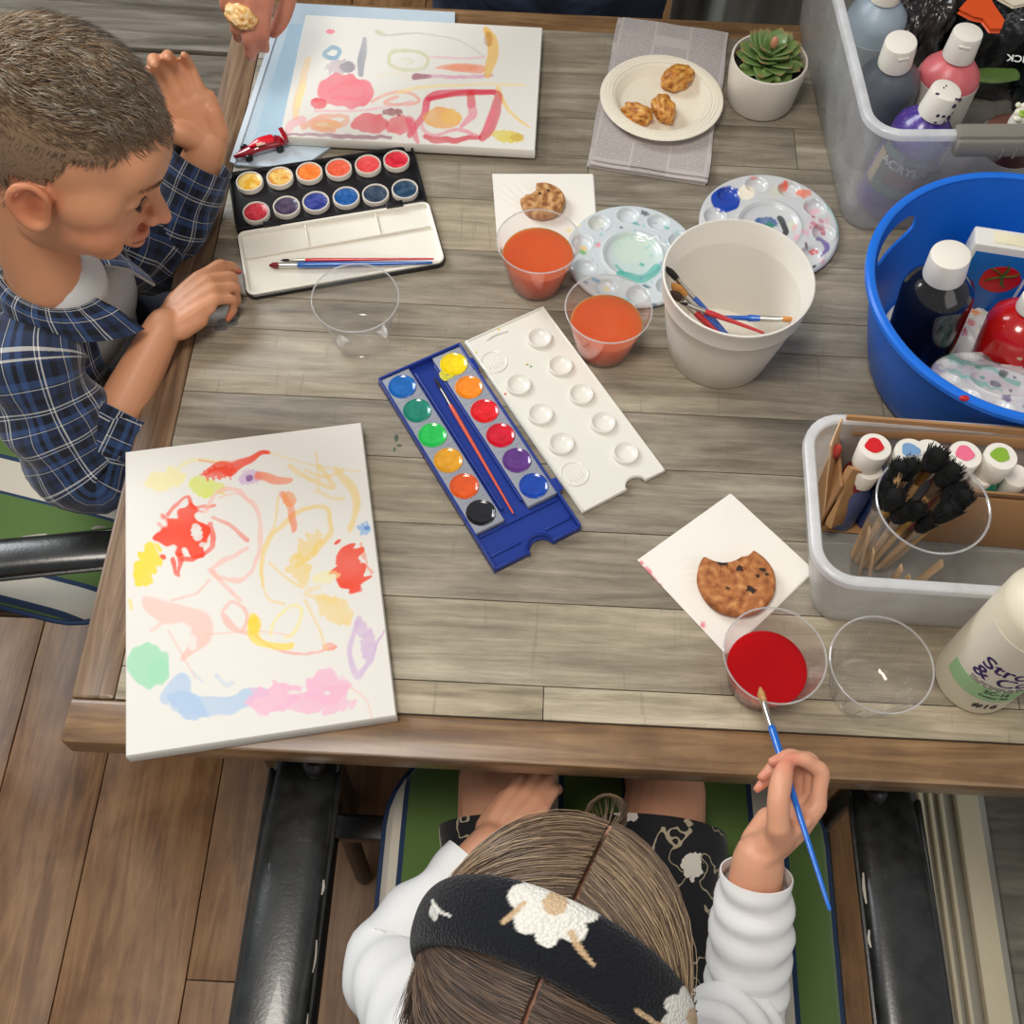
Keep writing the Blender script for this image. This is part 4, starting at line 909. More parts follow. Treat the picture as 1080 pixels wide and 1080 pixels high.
# ------------------------------------------------------------------ black watercolour box
def black_set():
    q = [(239,182),(433,153),(452,211),(250,241)]; c = sum((P(*a,.012) for a in q), Vector())/4
    r = thing('watercolor_box', 'open black watercolour box with twelve round pans and a white mixing lid', 'paint box', (c.x, c.y, TT), math.radians(15.6))
    w, d = .2245, .0925
    blk = mat('black_enamel', C(24,24,28), .3, .2)
    # tray: hollow
    mb = MB(); rr = lambda i, z: [Vector(p) for p in rrect(w-2*i, d-2*i, .004, z, 3)]
    mb.loft([rr(.002,0), rr(0,.0015), rr(0,.0115), rr(.0006,.0122), rr(.0018,.0122), rr(.0024,.0115), rr(.003,.0045)]); obj('tray', mb, blk, r)
    cols = [[C(226,164,30), C(222,138,52), C(240,122,48), C(238,92,62), C(238,78,78), C(214,40,56)], [C(190,22,44), C(62,50,78), C(34,52,128), C(18,84,150), C(44,62,82), C(36,66,92)]]
    px = [[(263,191),(295,186),(326,181),(357,177),(388,173),(418,168)], [(270,223),(302,217),(333,212),(365,207),(396,204),(427,199)]]
    for a in range(2):
        for b in range(6):
            l = loc_of(r, *px[a][b], .012); R = .0158
            mb = MB(); mb.lathe([(.0005,.0046),(R-.001,.0046),(R,.0056),(R,.0118),(R-.0004,.0124),(R-.0014,.0124),(R-.0018,.0118),(R-.002,.0095),(.0005,.0095)], 40, l.x, l.y); pan = obj('paint_pan', mb, mat('pan_white', C(228,220,206), .45, .05), r)
            mb = MB(); prof = [(.0005,.0097),(R-.0024,.0097),(R-.0022,.0112),(R-.005,.0106),(.006,.0103),(.0005,.0106)]; mb.lathe(prof, 40, l.x, l.y)
            col = cols[a][b]; t = NT('pan_paint'); nn = t.noise(t.coord(), 130, 4, .6); alt = C(238,210,120) if (a == 0 and b in (0,1)) else (tuple(min(1, v*1.5+.03) for v in col[:3])+(1,))
            t.l(t.ramp(nn, [(.42, col), (.66, alt)]), t.b.inputs['Base Color']); t.set(rough=.16, coat=.6, coatr=.08, spec=.6); t.bump(nn, .5, .002); obj('paint', mb, t.m, pan)
    # lid
    q = [(247,245),(450,211),(473,275),(262,312)]; c2 = sum((P(*a,.01) for a in q), Vector())/4; l = rootmat(r).inverted()@c2; w2, d2 = .2275, .0975
    T = Matrix.Translation((l.x, l.y, 0)) @ Matrix.Rotation(math.radians(.6), 4, 'Z')
    rr = lambda i, z, k=6: [T@Vector(p) for p in rrect(w2-2*i, d2-2*i, max(.010-i, .002), z, k)]
    mb = MB(); mb.loft([rr(.003,0), rr(0.0,.002), rr(-.0004,.0072), rr(.0002,.0076), rr(.002,.0076), rr(.004,.003)]); lid = obj('lid', mb, blk, r)
    mb = MB(); mb.loft([rr(.0026,.0032), rr(.0008,.0078), rr(.0008,.0096), rr(.0014,.0102), rr(.0030,.0102), rr(.0040,.0096), rr(.0052,.0048), rr(.0062,.0044)])
    for (x, y, ww, dd, rt) in ((0, .0095, w2-.013, .0016, .02), (-.035, .028, .0016, .036, 0), (.048, .028, .0016, .034, 0)):
        mb.box(ww, dd, .0042, l.x+x, l.y+y, .0042, .0007, .0007, rot=rt)
    white = mat('white_enamel', C(234,230,216), .3, .03, coat=.4); ins = lbl(obj('mixing_wells', mb, white, lid), 'white mixing compartments')
    for x in (-.072, .072): mb = MB(); mb.box(.020, .008, .004, l.x+x, l.y+d2/2+.001, .0092, .001, .0008); obj('hinge', mb, blk, r)
    # brushes on the lid
    z = .0098
    brush('blue-handled brush with dark red bristles on the white mixing lid', P(284,280,z), P(455,277,.0125), C(36,96,176), .0033, .020, .011, C(120,30,30), .0031, flat=1.1, group=None)
    brush('red-handled brush with black bristles on the white mixing lid', P(296,274.5,z), P(457,275.5-2.5,.0125), C(206,42,58), .0016, .017, .010, C(20,18,18), .0020)
black_set()
# small red toy racing car
def toy():
    a = P(250,168,.004); b = P(304,152,.004); c = (a+b)/2; ang = math.atan2((b-a).y, (b-a).x); L = (b-a).length
    r = thing('toy_car', 'small shiny dark red toy race car above the black paint box', 'toy car', (c.x, c.y, TT+.0044), ang); red = mat('toy_red', C(150,16,34), .15, .15, coat=.8); br = mat('toy_bright_red', C(222,24,44), .2, .1, coat=.6)
    mb = MB(); mb.tube([(-L*.52,0,.0045),(-L*.34,0,.006),(-L*.1,0,.009),(L*.15,0,.010),(L*.36,0,.008),(L*.48,0,.007)], [(.003,.002),(.004,.0065),(.005,.008),(.006,.009),(.005,.0085),(.003,.006)], 16, 6, up=(0,0,1)); obj('car_body', mb, red, r)
    mb = MB(); mb.tube([(-L*.22,.0,.0135),(-L*.02,0,.016),(L*.22,0,.0155)], [(.001,.002),(.0035,.006),(.003,.007)], 14, 6, up=(0,0,1)); lbl(obj('cockpit', mb, br, r), 'bright red raised nose')
    mb = MB(); mb.box(.006, .022, .002, L*.44, 0, .016, .0008, .0005); mb.box(.004, .002, .008, L*.44, .007, .009, .0006, .0004); mb.box(.004, .002, .008, L*.44, -.007, .009, .0006, .0004); obj('spoiler', mb, red, r)
    bk = mat('toy_tyre', C(20,18,20), .4, .2)
    for x in (-L*.30, L*.30):
        for s in (-1, 1):
            mb = MB(); Mx = Matrix.Translation((x, s*.0095, .0048)) @ Matrix.Rotation(PI/2, 4, 'X'); mb.lathe([(.0005,-.002),(.004,-.002),(.0048,-.0012),(.0048,.0012),(.004,.002),(.0005,.002)], 20, M=Mx); obj('wheel', mb, bk, r)
    mb = MB(); mb.box(L*.16, .010, .0008, -L*.02, -.0035, .0172, .0004, .0002); lbl(obj('racing_stripe', mb, mat('toy_cream', C(214,170,150), .4), r), 'pale stripe along the top')
toy()
# ------------------------------------------------------------------ blue school paint box
def blue_set():
    q = [(397,399),(485,362),(613,553),(523,600)]; c = sum((P(*a,.012) for a in q), Vector())/4; ang = math.radians(31.9)
    r = thing('watercolor_box', 'open blue school paint box with twelve bright paint pans and a white palette lid', 'paint box', (c.x, c.y, TT), ang)
    w, d = .0995, .2575; B = M['blue_plastic']
    def notch(w, d, cx, rad, n=14):
        o = [(w/2, d/2), (-w/2, d/2), (-w/2, -d/2)]; 
        o += [(cx+rad*math.cos(PI-PI*i/n), -d/2+rad*.85*math.sin(PI*i/n)) for i in range(n+1)]
        return o+[(w/2, -d/2)]
    o1 = notch(w, d, .004, .0125)
    mb = MB(); mb.prism(o1, 0, .0045, .0008)
    # walls
    mb.box(.0025, d-.001, .0125, -w/2+.00125, 0, .0005, .0008, .0006); mb.box(.0025, d-.001, .0125, w/2-.00125, 0, .0005, .0008, .0006); mb.box(w-.001, .0025, .0125, 0, d/2-.00125, .0005, .0008, .0006)
    for s in (-1, 1):
        x0 = -w/2+.0005 if s < 0 else .004+.0135; x1 = .004-.0135 if s < 0 else w/2-.0005; mb.box(x1-x0, .0025, .0085, (x0+x1)/2, -d/2+.00125, .0005, .0008, .0006)
    mb.box(.003, d*.74, .006, -.010, .022, .004, .001, .0008); mb.box(.003, d*.74, .006, .0125, .022, .004, .001, .0008)
    arc = [(.004+.0150*math.cos(PI*i/16), -d/2+.0145*math.sin(PI*i/16), .006) for i in range(17)]; mb.tube(arc, [(.003,.0016)]*17, 8, 1, up=(0,0,1)); mb.box(w*.9, .0022, .003, 0, -d/2+.040, .004, .0008, .0006)
    mb.box(w*.34, .0025, .0025, -.028, -d/2+.016, .004, .0008, .0006); mb.box(w*.30, .0025, .0025, .032, -d/2+.016, .004, .0008, .0006)
    obj('tray', mb, B, r)
    L = [(423,408),(440,433),(456,458),(473,486),(490,512),(508,540)]; R_ = [(478,384),(494,408),(511,433),(527,458),(545,483),(563,512)]
    colL = [C(20,104,186), C(28,134,112), C(38,196,84), C(226,160,36), C(226,88,30), C(24,24,28)]; colR = [C(250,216,10), C(248,140,30), C(224,26,34), C(208,14,44), C(96,52,130), C(16,66,166)]
    grey = mat('insert_grey', C(150,154,164), .4, .05)
    for side, (pts, cols) in enumerate(((L, colL), (R_, colR))):
        ls = [loc_of(r, *p, .012) for p in pts]; cx = sum(l.x for l in ls)/6; ys = [l.y for l in ls]; pitch = (ys[0]-ys[5])/5
        mb = MB(); mb.box(.0335, pitch*6+.002, .0065, cx, (ys[0]+ys[5])/2, .0047, .001, .0008)
        for i in range(7): mb.box(.0335, .0008, .0006, cx, ys[0]+pitch*(.5-i), .0109, .0003, .0002)
        ins = obj('pan_insert', mb, grey, r)
        for i, l in enumerate(ls):
            y = ys[0]-pitch*i; mb = MB(); R0 = .0142
            mb.lathe([(.0005,.0110),(R0+.0006,.0110),(R0+.0008,.0118),(R0,.0124),(R0-.0007,.0122),(R0-.0012,.0117),(R0-.004,.0114),(.005,.0112),(.0048,.0116),(.0005,.0114)], 44, cx, y)
            col = cols[i]; t = NT('tablet_paint'); nn = t.noise(t.coord(), 90, 3); t.l(t.ramp(nn, [(.35, tuple(v*.9 for v in col[:3])+(1,)), (.65, tuple(min(1, v*1.12+.004) for v in col[:3])+(1,))]), t.b.inputs['Base Color']); t.set(rough=.12, coat=.8, coatr=.05); t.bump(nn, .2, .002)
            obj('paint', mb, t.m, ins)
    # yellow smudge
    l = loc_of(r, 468, 397, .011); mb = MB(); mb.ball((l.x, l.y, .0115), (.004,.007,.0006), 8); mb.ball((l.x+.006, l.y-.004, .0115), (.005,.0024,.0005), 8); lbl(obj('paint_smear', mb, mat('yellow_smear', C(206,200,60), .4), r), 'yellow smear')
    # white lid
    q = [(489,360),(572,321),(702,494),(616,540)]; c2 = sum((P(*a,.008) for a in q), Vector())/4; l = rootmat(r).inverted()@c2; w2, d2 = .1015, .246; iv = M['ivory']
    T = Matrix.Translation((l.x, l.y, 0)) @ Matrix.Rotation(math.radians(.7), 4, 'Z')
    mb = MB(); mb.prism(notch(w2, d2, .015, .0115), .0008, .0068, .0012, M=T)
    lid = obj('palette_lid', mb, iv, r)
    rim = MB(); pts = [T@Vector((a, b, .0070)) for a, b in [(-w2/2+.002,-d2/2+.002),(-w2/2+.002,d2/2-.002),(w2/2-.002,d2/2-.002),(w2/2-.002,-d2/2+.002)]]
    rim.tube([pts[0], pts[1]], .0012, 8, 2); rim.tube([pts[1], pts[2]], .0012, 8, 2); rim.tube([pts[2], pts[3]], .0012, 8, 2); obj('lid_rim', rim, iv, lid)
    for p in [(569,357),(591,386),(613,416),(636,446),(660,478),(547,406),(570,437),(592,468)]:
        k = loc_of(r, *p, .0085); mb = MB(); R0 = .0138
        mb.lathe([(R0+.0006,.0062),(R0,.0096),(R0-.0007,.0108),(R0-.0018,.0110),(R0-.0030,.0100),(R0-.0052,.0080),(R0-.0085,.0072),(.0005,.0070)], 44, k.x, k.y, cap0=False); obj('mixing_well', mb, iv, lid)
    for p in ((521,381),(606,499)):
        k = loc_of(r, *p, .0085); mb = MB(); mb.lathe([(.0150,.0064),(.0150,.0074),(.0142,.0079),(.0132,.0074),(.0132,.0070),(.0005,.0070)], 44, k.x, k.y)
        for i in range(5): mb.box(.0014, .016-.0012*abs(i-2)**2, .0012, k.x+.0036*(i-2), k.y, .0068, .0005, .0004)
        obj('embossed_oval', mb, iv, lid)
    k = loc_of(r, 523, 352, .0085); mb = MB(); mb.tube([(k.x-.013,k.y-.002,.0070),(k.x,k.y,.0074),(k.x+.013,k.y-.002,.0070)], .0012, 8, 3); obj('raised_bar', mb, iv, lid)
    for p, col in (((526,347),C(226,206,80)),((508,382),C(200,190,80)),((560,386),C(120,170,120)),((556,384),C(190,160,90)),((533,415),C(220,60,60)),((502,371),C(220,210,90))):
        k = loc_of(r, *p, .0078); mb = MB(); mb.ball((k.x, k.y, .0070), (.0016,.0012,.0003), 6); obj('paint_speck', mb, mat('speck', col, .5), lid)
    for p in ((500,385),(588,512)):
        k = loc_of(r, *p, .008); mb = MB(); mb.box(.007, .016, .004, k.x-.001, k.y, .0082, .0012, .001); obj('hinge_clip', mb, B, r)
    brush('thin orange-handled brush lying in the blue paint box', P(458,398,.0078), P(541,541,.0085), C(220,96,70), .0020, .022, .017, C(44,34,30), .0021)
blue_set()
# ------------------------------------------------------------------ white bucket with brushes
def bucket():
    r = thing('plastic_bucket', 'tall white plastic pot holding brushes beside the orange drink', 'bucket', (.2149, .77, TT)); R, H, b = .0770, .1206, .0554
    f = lambda z: b+(R-.004-b)*z/(H-.026)
    mb = MB(); mb.lathe([(.001,.001),(b-.004,.001),(b-.002,0),(b,.002),(f(.04),.04),(f(.07),.07),(f(.093),.093),(R-.0018,.0955),(R-.0006,H-.004),(R+.0006,H-.002),(R+.0004,H),(R-.0012,H+.0005),(R-.0024,H-.001),(R-.0040,.0985),(f(.094)-.003,.0940),(f(.090)-.0026,.0900),(f(.04)-.0025,.04),(b-.003,.004),(.001,.0035)], 96)
    obj('bucket_wall', mb, mat('bucket_plastic', C(230,225,214), .42, .02), r)
bucket()
B0 = Vector((.2149,.77,TT))
def bend(tp, hm, tip, he=.0085):
    a, m = P(*tip[:2], tip[2]), P(*tp, hm); e = a+(m-a)*((a.z-TT-he)/(a.z-m.z)); d = Vector((e.x-B0.x, e.y-B0.y)); k = min(1, .046/max(d.length, 1e-6)); return Vector((B0.x+d.x*k, B0.y+d.y*k, e.z))
brush('black-tipped brush against the left wall of the bucket', P(702,281,.112), bend((766,344), .060, (702,281,.112)), C(24,84,176), .0036, .028, .018, C(24,20,20), .0030, group=None)
brush('golden-tipped brush against the left wall of the bucket', P(709,299,.100), bend((764,350), .056, (709,299,.100), .012), C(24,84,176), .0050, .030, .017, C(190,130,60), .0036, metal='steel', flat=1.1)
brush('dark-tipped brush with a red handle lowest against the bucket wall', P(708,307,.098), bend((760,352), .054, (708,307,.098), .010), C(190,30,40), .0045, .022, .014, C(60,40,28), .0032)
brush('blue brush lying level across the bottom of the bucket with an orange tip', P(838,337,.070), P(757,334.5,.050), C(26,92,186), .0032, .022, .012, C(206,140,70), .0034)
brush('red brush lying below the level blue one in the bucket', P(716,318,.088), P(805,351,.0465), C(206,44,50), .002, .02, .01, C(40,30,30), .0028)
# ------------------------------------------------------------------ bottles
def squeeze(label, base, axis, R, H, bodym, capR=.016, capH=.026, labelm=None, lab=(.15,.8), spin=0, group=None, name='paint_bottle', neck=.010, capm=None, inv=False):
    r = thing(name, label, 'bottle', base, 0, group); Mx = axm((0,0,0), axis, spin)
    mb = MB(); s = H-.018
    mb.lathe([(.001,.001),(R-.005,0),(R-.001,.003),(R,.008),(R,s-.012),(R-.002,s-.004),(R-.008,s+.003),(R*.62,s+.009),(capR*.9,s+.013),(capR*.8,H),(.001,H)], 48, M=Mx); body = obj('bottle_body', mb, bodym, r)
    mb = MB(); mb.lathe([(.001,H-.002),(capR+.001,H-.002),(capR+.0012,H),(capR,H+capH-.003),(capR-.0006,H+capH-.001),(capR-.003,H+capH),(.001,H+capH-.0003)], 40, M=Mx)
    obj('cap', mb, capm or M['cap_white'], r)
    mb = MB(); mb.box(.012, .006, .003, capR-.002, 0, H+capH*.66, .001, .0008, M=Mx, rot=PI/2); obj('flip_tab', mb, capm or M['cap_white'], r)
    if labelm:
        mb = MB(); z0, z1 = lab[0]*H, lab[1]*H; mb.lathe([(R+.0001,z0),(R+.0005,z0+.0004),(R+.0005,z1-.0004),(R+.0001,z1)], 48, M=Mx, cap0=False, cap1=False); obj('paper_label', mb, labelm, r)
    return r, Mx
def glaze_bottle():
    c = Vector((.4405,.3965,TT)); R = .0375
    r, Mx = squeeze('large cream glaze bottle with a green label band at the right edge', c, (0,0,1), R, .196, mat('cream_plastic', C(226,216,192), .45, .02), .021, .03)
    ang = math.atan2(-c.y, -c.x) + .64
    gm = mat('green_band', C(158,198,146), .5, .06); pur = mat('purple_print', C(44,24,92), .5); bkp = mat('black_print', C(30,28,34), .5); wl = mat('label_white', C(228,220,202), .5, .02)
    def band(z0, z1, m, nm, a0=-1.25, a1=1.25, o=.0004):
        mb = MB(); n = 40; rings = []
        for i in range(n+1):
            a = ang+a0+(a1-a0)*i/n; ca, sa = math.cos(a), math.sin(a); rings.append([Vector(((R+.0001)*ca,(R+.0001)*sa,z0)), Vector(((R+o)*ca,(R+o)*sa,z0)), Vector(((R+o)*ca,(R+o)*sa,z1)), Vector(((R+.0001)*ca,(R+.0001)*sa,z1))])
        mb.loft(rings); return obj(nm, mb, m, r)
    band(.040,.145, wl, 'paper_label'); g = band(.038,.062, gm, 'green_band', o=.0006)
    mb = wrap(text_mesh('Stroke', .024), R, .100, ang+.10, .0006); lbl(obj('lettering', mb, pur, r), 'purple brand lettering'); mb = wrap(text_mesh('& Coat', .024), R, .081, ang+.12, .0006); lbl(obj('lettering', mb, pur, r), 'purple brand lettering, second line')
    mb = wrap(text_mesh('SC-16', .009), R, .056, ang+.05, .0008); obj('lettering', mb, bkp, r); mb = wrap(text_mesh('Cotton Tail', .0055), R, .047, ang+.05, .0008); obj('lettering', mb, bkp, r)
    mb = wrap(text_mesh('#16', .014), R, .024, ang+.1, .0004, 0); obj('handwriting', mb, bkp, r)
    mb = MB()
    for k in range(3):
        for a in range(22):
            if rng.rand() < .8: aa = ang-.7+a*.06; q = wrap(_seg(.0017, .0009), R, .069-.0028*k, aa, .0006); mb.join(q)
    obj('small_print', mb, bkp, r)
    mb = wrap(_disc(.0035), R, .119, ang+.16, .0006); obj('emblem', mb, mat('emblem_red', C(120,60,50), .5), r)
def _seg(w, h): m = MB(); m.add([(-w/2,-h/2,0),(w/2,-h/2,0),(w/2,h/2,0),(-w/2,h/2,0),(-w/2,-h/2,.0002),(w/2,-h/2,.0002),(w/2,h/2,.0002),(-w/2,h/2,.0002)], [(0,3,2,1),(4,5,6,7),(0,1,5,4),(1,2,6,5),(2,3,7,6),(3,0,4,7)]); return m
def _disc(R, n=18): m = MB(); m.loft([[Vector((R*math.cos(2*PI*i/n),R*math.sin(2*PI*i/n),z)) for i in range(n)] for z in (0,.0002)]); return m
glaze_bottle()
# ------------------------------------------------------------------ storage bin with cardboard box, lower right
def bin_mesh(w0, d0, w1, d1, H, th=.0018, r0=.028, r1=.034, k=7, cx0=0, cy0=0, cx1=0, cy1=0):
    """wall of an open tapered tub: base w0 x d0, rim w1 x d1 (outer)"""
    def ring(t, z, o=0):
        w, d, r = w0+(w1-w0)*t, d0+(d1-d0)*t, r0+(r1-r0)*t
        return rrect(w-2*o, d-2*o, max(r-o, .003), z, k, cx0+(cx1-cx0)*t, cy0+(cy1-cy0)*t)
    mb = MB(); f = lambda z: z/H
    rings = [ring(0,0,.006), ring(0,.0006,.003), ring(.01,.004,0)] + [ring(f(z), z) for z in (H*.2,H*.4,H*.6,H*.8,H-.004)]
    rings += [ring(f(z), z, th) for z in (H-.002,H*.8,H*.6,H*.4,H*.2,.0045)] + [ring(0,.0030,.005), ring(0,.0028,.012)]
    mb.loft(rings); rim = MB(); lip = .0075
    rim.loft([ring(1,H-.009,-lip), ring(1,H-.0085,-lip-.0008), ring(1,H-.001,-lip-.0005), ring(1,H+.0005,-lip+.001), ring(1,H+.001,-.003), ring(1,H+.0002,.0005), ring(1,H-.0015,.0017), ring(1,H-.0035,.0017), ring(1,H-.0030,-.001), ring(1,H-.0030,-lip+.0012), ring(1,H-.009,-lip+.001)], False, False)
    return mb, rim
def low_bin():
    # rim outer left x .263, front .427, back .610 at H .12
    H = .118; x0, x1, y0, y1 = .273, .66, .4345, .598
    r = thing('storage_bin', 'frosted clear plastic bin at the right table edge holding the cardboard box', 'bin', ((x0+x1)/2, (y0+y1)/2, TT), math.radians(-1.2))
    mb, rim = bin_mesh(x1-x0-.04, y1-y0-.020, x1-x0, y1-y0, H, r0=.022, r1=.030); obj('bin_wall', mb, M['bin'], r); obj('rim', rim, M['binrim'], r)
low_bin()
CARD = mat('cardboard', C(166,124,82), .85, .10, 14, bump=.15, bscale=400)
def cardboard_box():
    a = P(890,436,.128); r = thing('cardboard_box', 'long brown cardboard box standing inside the frosted bin', 'box', (.4400, .5685, TT+.004), math.radians(-2.2))
    w, d, h = .268, .060, .118; t = .003
    for (ww, dd, x, y, hh, z) in ((w, t, 0, d/2, h+.002, 0), (w*.66, t, w*.17, -d/2, h-.028, 0), (t, d-t, -w/2, 0, h-.030, 0), (t, d-t, w/2, 0, h-.004, 0)):
        mb = MB(); mb.box(ww, dd, hh, x, y, .0005, .0008, .0006); obj('side_panel', mb, CARD, r)
    mb = MB(); mb.box(w-.001, d-.001, .0028, 0, 0, 0, .0008, .0006); obj('bottom_panel', mb, CARD, r)
    mb = MB(); Mx = Matrix.Translation((.0, -d/2+.004, h-.030)) @ Matrix.Rotation(math.radians(20), 4, 'X'); mb.box(w*.64, .0022, .018, w*.17, 0, 0, .0008, .0006, M=Mx); obj('flap', mb, CARD, r)
    mb = MB(); Mx = Matrix.Translation((.0, d/2-.005, h-.022)) @ Matrix.Rotation(math.radians(-14), 4, 'X'); mb.box(w-.02, .0022, .012, 0, 0, 0, .0008, .0006, M=Mx); obj('flap', mb, CARD, r)
cardboard_box()
caps = [((902,470), C(208,28,34), 'red', C(120,24,30)), ((938,476), C(120,160,200), 'pale blue', C(40,60,120)), ((982,482), C(226,222,212), 'plain white', C(90,100,110)), ((1021,492), C(232,110,140), 'pink', C(190,80,110)), ((1060,500), C(134,172,54), 'green', C(46,160,130))]
for (px, py), dc, nm, bc in caps:
    p = P(px, py, .136); p.y = max(p.y, .5590); p.x = {902: .3255, 938: .3580}.get(px, p.x); R = .0158
    r = thing('craft_paint_bottle', 'craft paint bottle in the cardboard box, %s' % (nm+' dot on its white cap' if nm != 'plain white' else 'plain white cap without a dot'), 'bottle', (p.x, p.y, TT+.0074), 0, 'craft paint bottles in the cardboard box')
    mb = MB(); mb.lathe([(.001,0),(R-.002,0),(R,.002),(R,.080),(R-.003,.088),(.012,.094),(.010,.101),(.001,.101)], 28); obj('bottle_body', mb, mat('paint_in_bottle', bc, .3, .1), r)
    mb = MB(); mb.lathe([(.001,.099),(.0130,.099),(.0135,.100),(.0150,.1275),(.0142,.1286),(.001,.1290)], 32); obj('cap', mb, M['cap_white'], r)
    if nm != 'plain white':
        mb = MB(); n = 24; rg = [[Vector((-.001+.0085*(1+.12*math.sin(3*2*PI*i/n+px))*math.cos(2*PI*i/n), .0075*(1+.1*math.cos(2*2*PI*i/n+px))*math.sin(2*PI*i/n)+.001, z)) for i in range(n)] for z in (.1288,.1296)]; mb.loft(rg); obj('colour_dot', mb, mat('dot', dc, .4), r)
for (px, py), nm in (((919,498), 'white cap peeking out beside the kraft packet'), ((1040,521), 'white cap half hidden by the front panel of the cardboard box'), ((1077,524), 'white cap with a pale blue dot at the right frame edge')):
    p = P(px, py, .108 if px > 1000 else .112); R = .0145; dz = .0074
    p = Vector((p.x, .5570, p.z))
    r = thing('craft_paint_bottle', nm, 'bottle', (p.x, p.y, TT+dz), 0, 'craft paint bottles in the cardboard box')
    mb = MB(); mb.lathe([(.001,0),(R-.002,0),(R,.002),(R,.060),(R-.003,.068),(.010,.074),(.009,.078),(.001,.078)], 24); obj('bottle_body', mb, mat('paint_in_bottle', C(70,80,120), .3, .1), r)
    mb = MB(); mb.lathe([(.001,.077),(.0115,.077),(.0130,.099),(.0124,.1),(.001,.1)], 24); obj('cap', mb, M['cap_white'], r)
# kraft packets at the left end of the bin
KR = mat('kraft_paper', C(176,134,88), .8, .12, 25, bump=.3, bscale=90); KR2 = mat('tan_card', C(206,170,128), .7, .06)
def slab(name, label, cat, quad, th, m, extra=None):
    """quad: four world corners; a sheet of thickness th"""
    c = sum(quad, Vector())/4; r = thing(name, label, cat, c); n = (quad[1]-quad[0]).cross(quad[3]-quad[0]).normalized()*th/2
    mb = MB(); N = 10; A = []; Bk = []
    for j in range(N+1):
        for i in range(N+1):
            u, v = i/N, j/N; p = quad[0]*(1-u)*(1-v)+quad[1]*u*(1-v)+quad[2]*u*v+quad[3]*(1-u)*v - c; w = n*(1+.6*noise.noise(p*60)); p = p + n*1.2*noise.noise(p*30+Vector((1,2,3)))
            A.append(p+w); Bk.append(p-w)
    g = lambda i, j: j*(N+1)+i; T = (N+1)**2; fs = []
    for j in range(N):
        for i in range(N): fs += [(g(i,j), g(i+1,j), g(i+1,j+1), g(i,j+1)), (g(i,j+1)+T, g(i+1,j+1)+T, g(i+1,j)+T, g(i,j)+T)]
    for i in range(N): fs += [(g(i+1,0), g(i,0), g(i,0)+T, g(i+1,0)+T), (g(i,N), g(i+1,N), g(i+1,N)+T, g(i,N)+T), (g(0,i), g(0,i+1), g(0,i+1)+T, g(0,i)+T), (g(N,i+1), g(N,i), g(N,i)+T, g(N,i+1)+T)]
    mb.add(A+Bk, fs); obj('sheet' if name != 'kraft_packet' else 'packet', mb, m, r); return r, c, n
r, c, n = slab('hang_card', 'tan card with a red print standing at the left end of the frosted bin', 'card', [P(876,535,.03), P(868,545,.03), P(876,470,.122), P(888,440,.125)], .0015, KR2)
mb = MB(); q0, q1 = P(880,462,.1125)-c, P(884,490,.098)-c; mb.ball((q0+q1)/2, (.0045,.0045,.011), 8); lbl(obj('red_print', mb, mat('print_red', C(196,70,60), .5), r), 'red printed shape')
slab('kraft_packet', 'creased brown kraft packet leaning beside the brush cup', 'packet', [P(874,556,.03), P(893,548,.02), P(917,497,.108), P(896,492,.112)], .006, KR)
# tall clear brush cup
def brush_cup():
    base = None; bx, by = None, None
    top = P(980,507,.146); bot = P(924,590,.008); c = Vector(((top.x+bot.x)/2, (top.y+bot.y)/2, TT+.0033))
    c = Vector((.3665, .5005, TT+.0033)); Ht = .142; R = .0490
    if c.y > .4965: pass
    r = thing('brush_cup', 'tall clear plastic cup crammed with black bristle brushes', 'cup', c); rb = .0335
    f = lambda z: rb+(R-rb)*z/Ht
    mb = MB(); mb.lathe([(.001,0),(rb-.002,0),(rb,.001)]+[(f(z), z) for z in (.03,.06,.09,.12,Ht-.002)]+[(R+.001,Ht-.001),(R+.001,Ht),(R-.0004,Ht+.0004)]+[(f(z)-.0011, z) for z in (Ht-.002,.12,.09,.06,.03,.004)]+[(rb-.003,.002),(.001,.002)], 72); obj('cup_wall', mb, M['clear'], r)
    mb = MB(); mb.lathe([(R-.0002,Ht-.001),(R+.0013,Ht-.001),(R+.0015,Ht+.0003),(R+.0004,Ht+.001),(R-.0006,Ht)], 72, cap0=False, cap1=False); obj('rolled_rim', mb, clear_mat('cup_rim', (.95,.95,.95,1), .42, .08, (.95,.95,.95,1), 1.7, 2.2), r)  # same whitened lip, its brightness painted in place of reflected light
    return c, f, Ht
BC, BF, BH = brush_cup()
WOODH = mat('brush_wood', C(200,160,110), .5, .08); BLK = mat('black_bristle', C(5,5,5), .95, .4, 300, bump=1.0, bscale=1200)
def tufty(mb, c, a, rad, L, seed, M=None):
    """clump of bristles"""
    rr = random.Random(seed); a = Vector(a).normalized(); s = a.orthogonal().normalized(); t = a.cross(s)
    for k in range(240):
        q = math.sqrt(rr.random())*rad; th = rr.random()*6.283; o = s*(q*math.cos(th))+t*(q*math.sin(th)); out = o*.35
        p0 = Vector(c)+o*.75; p1 = p0+a*(L*(.8+.35*rr.random()))+out+Vector((rr.uniform(-1,1),rr.uniform(-1,1),0))*.0012; w = .0007
        u = s*w; v = t*w
        mb.add([p0+u, p0-u*.5+v*.87, p0-u*.5-v*.87, p1+u*.5, p1-u*.25+v*.43, p1-u*.25-v*.43], [(0,1,4,3),(1,2,5,4),(2,0,3,5),(3,4,5)])
